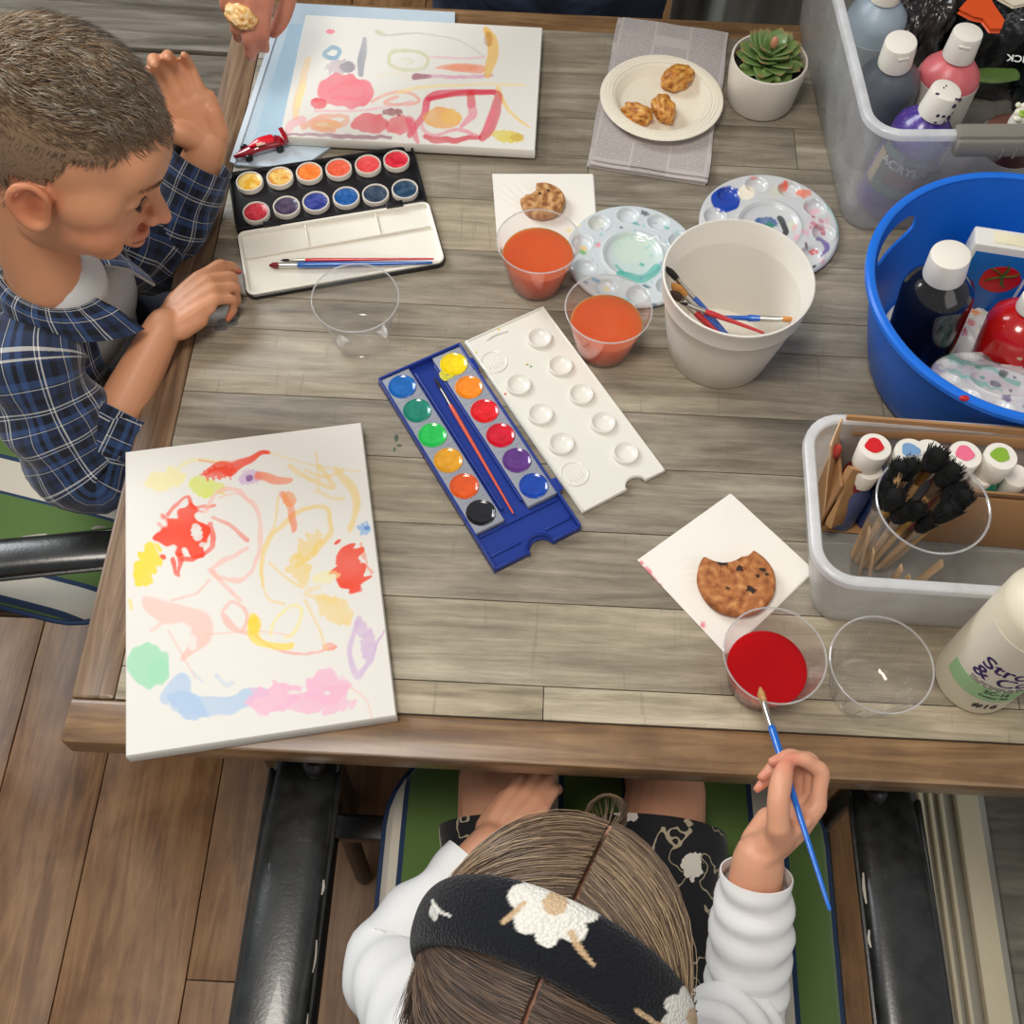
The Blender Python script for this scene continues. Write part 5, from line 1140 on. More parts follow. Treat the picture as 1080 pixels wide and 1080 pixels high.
tips = [((893+30,506),.136,.0055),((941,492),.146,.0068),((963,486),.150,.0070),((986,482),.154,.0082),((1002,497),.150,.0085),((1013,512),.146,.0080),((940,528),.132,.0080),((928,521),.130,.0068),((955,536),.132,.0074),((965,541),.128,.006),((1008,530),.140,.0078),((1016,524),.142,.0070),((996,541),.130,.0070),((982,545),.128,.006)]
names_ = ['at the left wall','behind the bare wooden stick','in the second row from the back','topmost at the back','at the back right','at the right wall','front left, widest','leftmost low','front, fraying','in front of the copper ferrule','right, rounded','right, behind the rounded one','front right','at the front rim']
for i, ((px, py), h, rad) in enumerate(tips):
    t = P(px, py, h); v = Vector((t.x-BC.x, t.y-BC.y, 0)); rad *= 1.3; t.z += .008*math.sin(i*2.3); mx = BF(h-.004)-.002-rad*.6
    if v.length > mx: v = v*(mx/v.length)
    t = Vector((BC.x+v.x, BC.y+v.y, t.z)); e = Vector((BC.x+v.x*.55-.010, BC.y+v.y*.55+.004, BC.z+.004)); u = (t-e).normalized()
    r = thing('bristle_brush', 'black bristle brush in the clear cup, '+names_[i], 'paint brush', e, 0, 'black brushes in the clear cup')
    L = (t-e).length; mb = MB(); mb.tube([u*.0035, u*(L*.3), u*(L-.040)], [.0028,.0032,.0034], 10, 3); obj('handle', mb, WOODH, r)
    mb = MB(); mb.tube([u*(L-.042), u*(L-.012)], [(.0038,.0038),(rad*.8,rad*.6)], 12, 3, caps=False); obj('ferrule', mb, M['steel'] if i % 3 else M['gold'], r)
    mb = MB(); mb.tube([u*(L-.014), u*(L-.006), u*(L-.001)], [rad*.8, rad*.92, rad*.8], 10, 3); tufty(mb, u*(L-.013), u, rad, .017, i); obj('bristles', mb, BLK, r, sharp=None)
t = P(948,500,.150); e = Vector((BC.x-.02, BC.y+.005, BC.z+.004)); r = thing('wooden_stick', 'bare round wooden stick among the brushes in the clear cup', 'stick', e); mb = MB(); mb.tube([Vector((0,0,.004)), t-e], .0033, 12, 3); obj('dowel', mb, WOODH, r)
for i, (a, b) in enumerate((((-.020,-.024,.004),(-.034,-.016,.075)), ((-.006,-.030,.004),(.002,-.034,.06)), ((.010,-.028,.004),(.03,-.022,.07)), ((-.026,-.006,.004),(-.041,-.002,.09)), ((0,-.018,.004),(-.012,-.034,.08)))):
    r = thing('craft_stick', ['flat craft stick low in the clear cup, leaning left','flat craft stick low in the clear cup, nearest the camera','flat craft stick low in the clear cup, leaning right','flat craft stick standing along the left of the clear cup','short flat craft stick crossing in the clear cup'][i], 'stick', BC+Vector((0,0,.001)), 0, 'craft sticks in the clear cup')
    mb = MB(); mb.tube([a, b], [(.0045,.0011)]*2, 12, 2, up=(0,1,0)); obj('flat_wood', mb, WOODH, r)
    
# ------------------------------------------------------------------ blue tub
TC = Vector((.4975, .7535, TT)); TH, TR, TB = .138, .155, .116
def tub():
    r = thing('flexible_tub', 'round bright blue plastic tub with a cut-out handle full of paint supplies', 'tub', TC)
    f = lambda z: TB+(TR-TB)*(z/TH)**.85
    mb = MB(); th = .0028; zs = (.02,.04,.06,.08,.10,.12,TH-.003)
    mb.lathe([(.001,.0),(TB-.008,0),(TB-.002,.002),(TB+.003,.008)]+[(f(z), z) for z in zs]+[(TR+.0006,TH)]+[(TR-th,TH)]+[(f(z)-th, z) for z in zs[::-1]]+[(TB-.003,.007),(TB-.010,.004),(.001,.004)], 120)
    tmp = obj('tub_wall', mb, None, None)
    cut = MB(); A = math.radians(142); rr = TR-.008; pts = []
    for i in range(13):
        a = A+(i-6)*.046; pts.append(Vector((rr*math.cos(a), rr*math.sin(a), TH-.031-.0012*abs(i-6))))
    # a slot: elongated ellipsoid shell crossing the wall radially
    rings = []
    for q in (rr-.03, rr+.05):
        ring = []
        for j in range(40):
            t = 2*PI*j/40; a = A+.27*math.copysign(abs(math.cos(t))**.7, math.cos(t)); z = TH-.031+.0135*math.copysign(abs(math.sin(t))**.8, math.sin(t))
            ring.append(Vector((q*math.cos(a), q*math.sin(a), z)))
        rings.append(ring)
    cut.loft(rings); co = obj('cutter', cut, None, None)
    m = tmp.modifiers.new('b', 'BOOLEAN'); m.operation = 'DIFFERENCE'; m.object = co; m.solver = 'EXACT'
    me = evalmod(tmp); bpy.data.objects.remove(tmp); bpy.data.objects.remove(co)
    blue = mat('tub_blue', C(12,98,202), .38, .05, spec=.4)
    obj('tub_wall', me, blue, r)
    mb = MB(); mb.lathe([(TR-.0035,TH-.001),(TR-.0035,TH+.002),(TR-.001,TH+.0036),(TR+.003,TH+.0034),(TR+.0052,TH+.001),(TR+.0052,TH-.004),(TR+.0035,TH-.0055),(TR+.0006,TH-.004)], 120, cap0=False, cap1=False); obj('rolled_rim', mb, mat('tub_rim_blue', C(24,112,222), .32, .04), r)
    a = math.atan2(P(1019,417,TH).y-TC.y, P(1019,417,TH).x-TC.x); mb = MB(); mb.ball((TR*math.cos(a)+.004*math.cos(a), TR*math.sin(a)+.004*math.sin(a), TH+.002), (.005,.003,.0028), 8); lbl(obj('paint_drip', mb, mat('red_drip', C(190,30,34), .3), r), 'red paint drip')
tub()
def tub_in(px, py, h, off=None): p = P(px, py, h); return p
# black bottle leaning in the tub
def bottle_between(label, top_px, top_h, bot_px, bot_h, R, H, **kw):
    t = P(*top_px, top_h); b = P(*bot_px, bot_h); ax = (t-b).normalized(); return squeeze(label, b, ax, R, H, **kw)
blackp = mat('black_paint_bottle', C(14,13,14), .14, .3, coat=.5, spec=.6)
squeeze('black paint bottle with a white flip cap at the left inside the blue tub', Vector((.4290,.7655,TT+.0185)), Vector((-.018,.001,.154)), .0365, .126, blackp, .0195, .028, spin=1)
redp = mat('red_paint_bottle', C(188,22,22), .18, .1, coat=.4, sss=.1, ssss=.01)
squeeze('red paint bottle standing in the blue tub at the right frame edge', Vector((.5180,.7440,TT+.0185)), Vector((-.012,.012,.154)), .0370, .098, redp, .014, .016, spin=.4)
def pp3(p):
    for (x, y, a, b, c_) in ((1022,326,6,4,C(238,110,40)),(1030,330,4,3,C(240,150,60)),(1034,308,6,4,C(90,170,80)),(1028,300,5,3,C(120,180,90)),(1010,345,8,6,C(190,70,100)),(1004,352,6,5,C(70,30,60)),(1016,350,5,4,C(220,120,150)),(1020,318,3,2,C(250,170,60)),(998,350,4,5,C(30,25,30)),(932,305,7,6,C(30,32,34)),(1036,322,4,3,C(80,160,80)),(1024,340,5,3,C(220,90,90)),(1037,330,3,4,C(220,200,170))): p.blob(x, y, a, b, c_, .9, 30, .7, .3)
    p.line([(1028,292),(1034,298),(1035,306),(1030,312)],1.5,C(40,110,60),.9)
pl = P(985,325,.045)
palette('paint-spattered white palette lying under the black bottle in the blue tub', Vector((.4640,.7830,TT+.0078)), .070, pp3, base=C(232,228,216), k=90, m=130)
def pp4(p):
    p.blob(1040,395,42,14,C(176,170,184),.6,12,.4,.3); p.line([(985,372),(1015,380),(1045,390),(1075,405)],[3,6,5,4],C(60,170,150),.75,.8); p.line([(1000,390),(1030,402),(1055,412)],[3,5,3],C(60,190,170),.6,.8)
    for (x, y, a, b, c_) in ((1045,378,10,3,C(16,20,22)),(1052,382,6,2.5,C(20,60,60)),(1058,394,5,3.5,C(10,14,14)),(1032,388,4,2,C(40,150,130)),(1036,398,3,2,C(40,150,130)),(1070,398,2,1.5,C(50,70,60)),(1066,412,2,1.5,C(60,80,70)),(1050,405,6,3,C(60,90,110)),(975,384,20,6,C(150,140,180)),(1062,420,5,4,C(90,70,130))): p.blob(x, y, a, b, c_, .85, 20, .6, .3)
Mx = axm((0,0,0), (.02,.44,.90), .3); palette('greyish palette with teal and black paint tilted at the front of the blue tub', Vector((.4790,.6740,TT+.080)), .068, pp4, Mx=Mx, base=C(208,208,208), k=100, m=150)
# carton with a tomato picture
def carton():
    tl, tr_, br_, bl = P(1037,238,.128), P(1100,232,.128), P(1100,330,.020), P(1036,318,.030)
    b = Vector((.4700, .8505, TT+.0075)); r = thing('tomato_carton', 'white-edged blue carton with a red tomato picture standing in the blue tub', 'carton', b, math.radians(-8))
    w, d, h = .072, .026, .104
    mb = MB(); mb.box(w, d, h, w/2, 0, 0, .003, .002); obj('carton_body', mb, mat('carton_white', C(226,224,216), .5, .03), r)
    mb = MB(); mb.box(w-.010, .0008, h-.016, w/2, -d/2-.0002, .006, .0003, .0003); lbl(obj('blue_panel', mb, mat('carton_blue', C(22,104,176), .35, .05), r), 'blue front panel')
    mb = MB(); mb.box(.044, .016, .0012, w/2+.006, 0, h-.0002, .001, .0004); obj('top_label', mb, mat('carton_cream', C(232,224,190), .5), r)
    for (x, z, s) in ((.044,.058,.021),):
        mb = MB(); n = 30; mb.loft([[Vector((x+s*math.cos(2*PI*i/n)*(1+.04*math.cos(10*PI*i/n)), y, z+s*.95*math.sin(2*PI*i/n))) for i in range(n)] for y in (-d/2-.0006, -d/2-.0014)]); tm = obj('tomato_print', mb, mat('tomato_red', C(200,26,24), .3, .15), r)
        mb = MB()
        for a in (.3, 1.4, 2.4, 3.6, 5.0): mb.tube([(x, -d/2-.0016, z+.006), (x+.55*s*math.cos(a), -d/2-.0018, z+.006+.55*s*math.sin(a)), (x+.9*s*math.cos(a+.2), -d/2-.0016, z+.006+.85*s*math.sin(a+.2))], [(.0006,.002),(.0005,.0018),(.0004,.0006)], 6, 3)
        obj('tomato_leaf', mb, mat('tomato_green', C(74,96,34), .4, .15), tm)
carton()
lump('wooden_block', 'small beige lump lying between the red bottle and the tilted palette', 'block', P(1076,374,.075), (.014,.010,.010), .4, 12, [C(190,160,120), C(214,190,150)], amp=.1)

# ------------------------------------------------------------------ big bin, upper right
BIGA = math.radians(4); BH2 = .168
def big_bin():
    r = thing('storage_bin', 'large frosted clear bin of paint bottles at the upper right of the table', 'bin', (.655, 1.165, TT), BIGA)
    inv = rootmat(r).inverted(); c0 = inv@Vector((.372,.952,TT)); 
    x0, y0 = c0.x, c0.y; w0, d0 = 2*abs(x0), 2*abs(y0)
    mb, rim = bin_mesh(w0, d0, w0+.030, d0+.030, BH2, th=.002, r0=.030, r1=.030); obj('bin_wall', mb, M['bigbin'], r); obj('rim', rim, M['binrim'], r)
    # grey clip handle on the near side
    hx = (inv@P(1012,150,BH2)).x; y = -(d0+.030)/2-.010
    g = mat('handle_grey', C(126,122,112), .5, .05)
    mb = MB(); mb.box(.19, .012, .022, hx+.095, y-.003, BH2-.022, .004, .004); mb.box(.19, .020, .007, hx+.095, y+.006, BH2-.003, .003, .003); h = obj('clip_handle', mb, g, r)
    mb = MB()
    for k in range(9): mb.box(.003, .0022, .013, hx+.05+.014*k, y-.0095, BH2-.0215, .001, .0008)
    obj('grip_rib', mb, g, h)
big_bin()
pinkp = mat('pink_paint', C(208,104,110), .35, .05, sss=.1, ssss=.01); greyp = mat('slate_paint', C(84,90,98), .35, .1); paleb = mat('pale_blue_paint', C(150,166,178), .4, .05); purp = None
def speckle(name, base, sp, rough=.3):
    t = NT(name); n = t.noise(t.coord(), 420, 2, .6); m2 = t.noise(t.coord(), 60, 3); c = t.mix(m2, base, tuple(v*.6 for v in base[:3])+(1,)); c = t.mix(t.math('GREATER_THAN', n, .66), c, sp); t.l(c, t.b.inputs['Base Color']); t.set(rough=rough, coat=.3); return t.m
purp = speckle('purple_paint', C(78,50,150), C(150,120,200)); brownp = mat('brown_paint', C(92,56,46), .35, .12, coat=.2)
whl = mat('bottle_label', C(206,200,188), .5, .03)
Z0 = .004
def base_at(px, py, h, top=None): p = P(px, py, h); return p
pk = P(1009,62,.148); squeeze('pink paint bottle with a white label standing in the big clear bin', (pk.x, pk.y, TT+Z0), (0,0,1), .0345, .150, pinkp, .0165, .030, whl, (.02,.80), spin=-1.8)
gb = P(938,82,.140); r_, M_ = squeeze('slate grey paint bottle with a white cap at the left of the big clear bin', (max(gb.x, .4135), gb.y+.030, TT+Z0), (-.10,-.12,.98), .0345, .150, greyp, .0175, .030, spin=-1.4)
lb = P(930,10,.150); squeeze('pale blue-grey paint bottle at the top edge of the photo in the big clear bin', (lb.x+.002, lb.y+.012, TT+Z0), (0,0,1), .0350, .155, paleb, .017, .03, mat('dull_label', C(150,158,164), .5), (.05,.7), spin=-1)
pt_, pb_ = P(985,118,.150), P(921,228,.018); pb_ = Vector((max(pb_.x, .418), max(pb_.y, .992), TT+.014)); ax = (pt_-pb_).normalized()
r, Mx = squeeze('purple glitter paint bottle with a smeared cap in the near corner of the clear bin', pb_, ax, .0335, .138, purp, .0165, .030, None)
lm = mat('dark_label', C(44,50,58), .4, .1); mb = MB()
view = Vector((-pb_.x, -pb_.y, .3)); lv = Mx.to_3x3().inverted()@view; A = math.atan2(lv.y, lv.x)
def arcband(mb, R, a0, a1, z0, z1, o):
    n = 24; rings = []
    for i in range(n+1):
        a = a0+(a1-a0)*i/n; ca, sa = math.cos(a), math.sin(a); rings.append([Vector((R*ca,R*sa,z0)), Vector(((R+o)*ca,(R+o)*sa,z0)), Vector(((R+o)*ca,(R+o)*sa,z1)), Vector((R*ca,R*sa,z1))])
    mb.loft(rings); return mb
mb = arcband(MB(), .0336, A-1.1, A+1.1, .035, .098, .0004).xf(Mx); obj('dark_label', mb, lm, r)
mb = arcband(MB(), .0337, A-1.1, A+1.1, .036, .050, .0006).xf(Mx); obj('green_stripe', mb, mat('label_green', C(84,112,104), .4), r)
mb = arcband(MB(), .0337, A-1.0, A-.1, .086, .097, .0006).xf(Mx); obj('green_stripe', mb, mat('label_green', C(96,124,116), .4), r)
mb = arcband(MB(), .0337, A-.4, A+1.0, .053, .070, .0006).xf(Mx); obj('colour_print', mb, mat('label_art', C(120,70,60), .4, .6, 90), r)
mb = arcband(MB(), .0337, A-1.1, A-.75, .040, .084, .0007).xf(Mx); obj('pale_print', mb, mat('label_pale', C(190,170,130), .4, .2, 90), r)
mb = wrap(text_mesh('ACRYLIC', .0155), .0336, .078, A+.12, .0008).xf(Mx); obj('lettering', mb, mat('label_letter', C(214,214,210), .4), r)
mb = wrap(text_mesh('LARGE', .006, space=1.3), .0336, .091, A+.45, .0008).xf(Mx); obj('lettering', mb, mat('label_letter', C(180,190,190), .4), r)
mb = MB(); rr = random.Random(5)
for q in range(11):
    a = rr.uniform(.2, 1.5); z = .138+.030*rr.random(); mb.ball((.0170*math.cos(A+a), .0170*math.sin(A+a), z), (.0018*rr.uniform(.5,1.5),.0018*rr.uniform(.5,1.4),.0022*rr.uniform(.5,1.5)), 5)
for q in range(5): mb.ball((.013*rr.uniform(-1,1), .013*rr.uniform(-1,1), .1678), (.002*rr.uniform(.4,1.4),.0016,.0006), 5)
mb.xf(Mx); lbl(obj('paint_smear', mb, mat('smear_dark', C(44,34,60), .4, .5, 200), r), 'dark and purple paint smears on the cap')
bb = P(1070,125,.150); r, Mx = squeeze('brown paint bottle with a lumpy messy cap in the big clear bin', (bb.x+.006, max(bb.y+.006, .9975), TT+Z0), (0,-.16,1), .0345, .148, brownp, .0135, .022, whl, (.25,.80), spin=-1.6)
mb = MB()
for q in range(30):
    a = rr.uniform(0, 6.28); q2 = .015*rr.random(); mb.ball((q2*math.cos(a), q2*math.sin(a), .162+.010*rr.random()), (.003*rr.uniform(.4,1.5),.003,.003*rr.uniform(.4,1.4)), 5)
mb.xf(Mx); lbl(obj('dried_paint', mb, mat('dried_white', C(226,224,200), .6, .15, 200), r), 'lumpy dried white paint')
mb = MB(); 
for q in range(5): mb.ball((.006+.004*rr.uniform(-1,1), -.007+.004*rr.uniform(-1,1), .172), (.0035,.003,.0018), 6)
mb.xf(Mx); obj('dried_green_paint', mb, mat('dried_green', C(140,170,50), .5, .3, 300), r)
# soft dark bags and odds and ends behind the bottles
def crumple(name, label, cat, c, size, col, seed, rough=.3, amp=.3, rot=0, coat=.5):
    r = thing(name, label, cat, c, rot); mb = MB(); n = 64; rings = []; sd = Vector((seed*2.3, seed, -seed))
    for i in range(1, n):
        th = PI*i/n; ring = []
        for j in range(2*n):
            ph = PI*j/n; d = Vector((math.sin(th)*math.cos(ph), math.sin(th)*math.sin(ph), -math.cos(th)))
            k = 1+amp*noise.noise(d*2+sd)+amp*.7*(abs(noise.noise(d*5+sd))-.2)+amp*.35*(abs(noise.noise(d*12+sd))-.2)
            sq = 1/max(abs(d.x)**3+abs(d.y)**3+abs(d.z)**3, .3)**(1/3)
            ring.append(Vector((d.x*size[0]*k*sq, d.y*size[1]*k*sq, max(d.z*size[2]*k*sq, -size[2])+size[2])))
        rings.append(ring)
    mb.loft(rings); obj('crumpled_skin', mb, mat(name+'_film', col, rough, .35, 60, coat=coat), r, sharp=None); return r
q = P(978,20,.125); crumple('plastic_bag', 'crumpled dark smoky plastic bag between the pale blue and pink bottles', 'bag', (q.x, q.y+.035, TT+Z0), (.036,.045,.070), C(46,42,42), 3)
q = P(1052,40,.11); r = crumple('paint_pouch', 'black pouch with white lettering and a green edge behind the brown bottle', 'pouch', (q.x+.01, q.y+.035, TT+Z0), (.052,.032,.066), C(20,22,24), 5, amp=.14)
inv = rootmat(r).inverted()
o_ = P(1078,62,.146); mb = text_mesh('STICK', .0125); Mt = frame(inv@o_, Vector((-.20,-.90,-.25)), Vector((-.2,-.35,.9))) ; mb.xf(Mt); lbl(obj('lettering', mb, mat('pouch_white', C(220,220,214), .4), r), 'white lettering')
mb = MB(); g0 = inv@P(1046,80,.128); mb.tube([g0+Vector((-.024,0,0)), g0, g0+Vector((.028,.004,0))], [(.004,.009),(.005,.012),(.004,.009)], 12, 5, up=(0,0,1)); lbl(obj('green_edge', mb, mat('pouch_green', C(76,104,40), .4, .3, 200), r), 'green printed edge')
a = P(1036,20,.150); r = thing('orange_clip', 'orange angular plastic piece lying above the black pouch', 'clip', a)
def tri(pts, h0): return [ (P(px,py,h0)-a) for px,py in pts]
ol = tri([(1011,13),(1030,-8),(1038,-8),(1046,8),(1057,24),(1054,33),(1044,33),(1036,22),(1026,20)], .150)
mb = MB(); mb.prism([(p.x, p.y) for p in ol], -.002, .004, .0012); obj('orange_plastic', mb, mat('orange_plastic', C(224,84,34), .4, .08), r)
a = P(1066,6,.152); r = thing('folded_paper', 'cream folded paper at the upper right corner of the photo', 'paper', a); ol = tri([(1040,-6),(1085,-10),(1082,6),(1068,9)], .152); mb = MB(); mb.prism([(p.x, p.y) for p in ol], 0, .004, .0006); obj('paper_fold', mb, mat('cream_paper', C(224,214,190), .7, .04), r)
q = P(1085,60,.12); crumple('plastic_bag', 'dark teal shiny bag at the right frame edge in the big clear bin', 'bag', (q.x+.075, q.y+.05, TT+Z0), (.045,.06,.066), C(24,36,40), 8)
q = P(1010,-20,.12); crumple('dark_cloth_bundle', 'black bundle at the top frame edge in the big clear bin', 'bundle', (q.x+.01, q.y+.035, TT+Z0), (.055,.045,.068), C(24,24,28), 9, rough=.7, coat=0)
# ------------------------------------------------------------------ people
def hmat(c, R, F, U):
    R, F, U = Vector(R), Vector(F), Vector(U)
    return Matrix(((R.x,F.x,U.x,c[0]),(R.y,F.y,U.y,c[1]),(R.z,F.z,U.z,c[2]),(0,0,0,1)))
def headrot(yaw, pitch, roll):
    F = Vector((math.cos(yaw)*math.cos(pitch), math.sin(yaw)*math.cos(pitch), -math.sin(pitch)))
    R0 = Vector((math.sin(yaw), -math.cos(yaw), 0)); U0 = R0.cross(F)
    R = math.cos(roll)*R0 + math.sin(roll)*U0; return R, F, R.cross(F)
def add_head(mb, M4, s=1.0, ear=True):
    """child head in local coordinates: x right, y forward, z up; 0.2 m tall at s = 1"""
    g = MB()
    g.ball((0,-.012,.031), (.0735,.092,.076), 28); g.ball((0,.020,-.030), (.058,.062,.070), 24); g.ball((0,.054,-.084), (.022,.020,.018), 14)
    g.ball((0,.058,.030), (.052,.032,.042), 16); g.ball((0,.005,-.062), (.047,.050,.038), 18)
    for s_ in (-1, 1): g.ball((s_*.036,.044,-.040), (.026,.030,.030), 14); g.ball((s_*.044,.030,-.008), (.026,.036,.032), 12)
    hm0 = remesh(g, .0038, 26, 'h0'); h = MB(); h.add([v.co.copy() for v in hm0.vertices], [tuple(p.vertices) for p in hm0.polygons]); bpy.data.meshes.remove(hm0)
    for s_ in (-1, 1):
        h.ball((s_*.029,.0630,-.002), (.0150,.0125,.0105), 14)
        h.tube([(s_*.044,.0595,.018),(s_*.029,.0725,.0205),(s_*.013,.0770,.0155)], [.006,.0070,.006], 10, 4)
        h.ball((s_*.0080,.0880,-.0335), (.0066,.0080,.0056), 10)
        if ear:
            x = s_*.0695; e = MB()
            e.tube([(0,.012,-.026),(.004,.010,-.006),(.010,.006,.012),(.013,-.008,.020),(.015,-.021,.013),(.013,-.024,-.004),(.009,-.016,-.020),(.005,-.002,-.031),(.003,.008,-.030)], [.0045,.0045,.0045,.0045,.0048,.0045,.0048,.006,.0055], 10, 4)
            e.tube([(.005,-.013,.008),(.007,-.014,-.006),(.004,-.006,-.016)], [.0035,.0032,.0035], 8, 3); e.ball((.002,-.004,-.004), (.0050,.018,.022), 12)
            e.v = [(x+s_*a*.85, b*.9-.004, c_*.9-.006) for a, b, c_ in e.v]
            if s_ < 0: e.f = [tuple(reversed(f)) for f in e.f]
            h.join(e)
    h.tube([(0,.077,.010),(0,.083,-.008),(0,.0925,-.022),(0,.0985,-.0295)], [.0070,.0070,.0080,.0078], 14, 5)
    h.tube([(0,.090,-.035),(0,.086,-.040)], [.0055,.004], 10, 2)
    h.tube([(-.021,.073,-.0565),(-.010,.0835,-.0545),(0,.0865,-.0555),(.010,.0835,-.0545),(.021,.073,-.0565)], [.0030,.0046,.0046,.0046,.0030], 10, 4)
    h.tube([(-.019,.073,-.0605),(-.009,.0815,-.0650),(0,.0840,-.0655),(.009,.0815,-.0650),(.019,.073,-.0605)], [.0030,.0052,.0058,.0052,.0030], 10, 4)
    h.xf(M4 @ Matrix.Scale(s, 4)); mb.join(h)
FING = {'i': (-.0275, .092, (.040,.025,.021), .0085), 'm': (-.0090, .097, (.044,.028,.022), .0088), 'r': (.0100, .092, (.041,.026,.022), .0083), 'p': (.0280, .082, (.032,.020,.019), .0074)}
def add_hand(mb, M4, side, k, curl, thumb, fat=1.1):
    """right hand (side 1): y towards the fingers, z out of the back, thumb at -x"""
    h = MB(); tips = {}
    for key, (x, y, L, r) in FING.items():
        a, b, c, spr = curl[key]; x *= side; p = Vector((x, y, -.004)); r *= fat
        h.tube([(x*.45, .004, -.003), (x*.8, y*.55, -.001), p], [.0135*fat, .0125*fat, r*1.18], 12, 4)
        pts = [p]; rad = [r*1.12]; ang = 0; sp = math.radians(spr)*(1 if x > 0 else 1)
        for seg, add, rr in zip(L, (a, b, c), (1.0, .92, .80)):
            ang += math.radians(add); d = Vector((math.sin(sp)*math.cos(ang), math.cos(sp)*math.cos(ang), -math.sin(ang)))
            mid = pts[-1] + d*(seg*.5); pts.append(mid); rad.append(r*rr*.96); pts.append(pts[-2]+d*seg); rad.append(r*rr*(1.0 if seg != L[-1] else .80))
        h.tube(pts, rad, 14, 3); tips[key] = pts[-1]
    h.tube([(0,.0,-.004),(0,.03,-.006),(0,.07,-.006)], [(.026*fat,.0165),(.033*fat,.0150),(.038*fat,.0130)], 18, 4, up=(1,0,0))
    h.tube([(side*-.010,.012,-.008),(side*-.026,.034,-.013),Vector((side*thumb[0][0],thumb[0][1],thumb[0][2]))], [.015*fat,.0165*fat,.0125*fat], 14, 4)
    h.tube([Vector((side*t[0],t[1],t[2])) for t in thumb], [.0118*fat,.0110*fat,.0108*fat,.0085*fat][:len(thumb)], 14, 4)
    h.tube([(side*.024,.012,-.008),(side*.030,.045,-.009)], [.013*fat,.013*fat], 12, 3)
    Q = M4 @ Matrix.Scale(k, 4); h.xf(Q); mb.join(h)
    return {q: Q@v for q, v in tips.items()}, Q@Vector((side*thumb[-1][0], thumb[-1][1], thumb[-1][2]))
def T(x, y, h): return Vector((x, y, TT+h))
def skin_mat(name, base, red):
    t = NT(name); a = t.n('ShaderNodeVertexColor', layer_name='Col'); n1 = t.noise(t.coord(), 45, 4); 
    c = t.mix(t.math('MULTIPLY', n1, .25), a.outputs[0], red); t.l(c, t.b.inputs['Base Color']); t.set(rough=.45, spec=.4, sss=.18, ssss=.008)
    t.b.inputs['Subsurface Radius'].default_value = (1, .35, .2); t.bump(t.noise(t.coord(), 900, 3), .06, .0006); return t.m
def skin_cols(me, base, spots):
    V = verts_np(me); c = np.tile(np.array(base[:3]), (len(V),1))
    for p, r, col, al in spots:
        d = np.linalg.norm(V-np.array(tuple(p))[None,:], axis=1)/r; a = np.clip(1-d, 0, 1)**.7*al; c = c*(1-a[:,None])+a[:,None]*np.array(col[:3])[None,:]
    setcol(me, np.hstack([c, np.ones((len(V),1))]))
def cloth_tube(pts, rad, n=40, dense=10, up=None, fold=.003, ff=70, seed=1, th=.0014, open_ends=True, rot=0, gap=None, hem=True):
    """sleeve or trunk of cloth with soft creases and a real thickness; UVs in metres"""
    pts = [Vector(p) for p in pts]; rad = [(r, r) if not isinstance(r, (list, tuple)) else r for r in rad]
    P2, R2 = catmull(pts, rad, dense); rings = tube_rings(P2, R2, n, up, False); L = [0]
    for i in range(1, len(P2)): L.append(L[-1]+(P2[i]-P2[i-1]).length)
    out = []; inn = []
    for i, ring in enumerate(rings):
        c = P2[i]; o = []; q = []
        for j, p in enumerate(ring):
            d = (p-c); l = d.length; d = d/l; s_ = L[i]; a = 2*PI*j/n
            e = min(1, s_/.03, (L[-1]-s_)/.03+.25) if hem else 1
            w = fold*e*(math.sin(ff*s_+2.2*math.sin(a+seed)+2.5*noise.noise(p*9+Vector((seed,0,0))))*.7 + 1.4*noise.noise(p*26+Vector((seed,0,0))))
            o.append(p+d*w); q.append(p+d*(w-th))
        out.append(o); inn.append(q)
    mb = MB(); rm = sum(r[0] for r in rad)/len(rad)
    U = [2*PI*rm*j/n+rot for j in range(n+1)]
    if gap is None:
        mb.loft(out+inn[::-1], False, False, True, (U, L+L[::-1]))
        k = len(out)*2; b = 0
        fs = []; 
        for j in range(n): fs.append(((k-1)*n+j, (k-1)*n+(j+1)%n, (j+1)%n, j))
        mb.add([], [])
        for f in fs: mb.f.append(f); mb.mi.append(0); mb.uv.append(None)
    else:
        g0, g1 = gap; idx = [j % n for j in range(g1, g0+n+1)]; sec = []
        for o, q in zip(out, inn): sec.append([o[j] for j in idx]+[q[j] for j in idx[::-1]])
        m = len(sec[0]); UU = [U[0]+2*PI*rm*j/n for j in range(len(idx))]; UU = UU+UU[::-1]+[UU[0]]
        mb.loft(sec, True, True, True, (UU, L))
    return mb
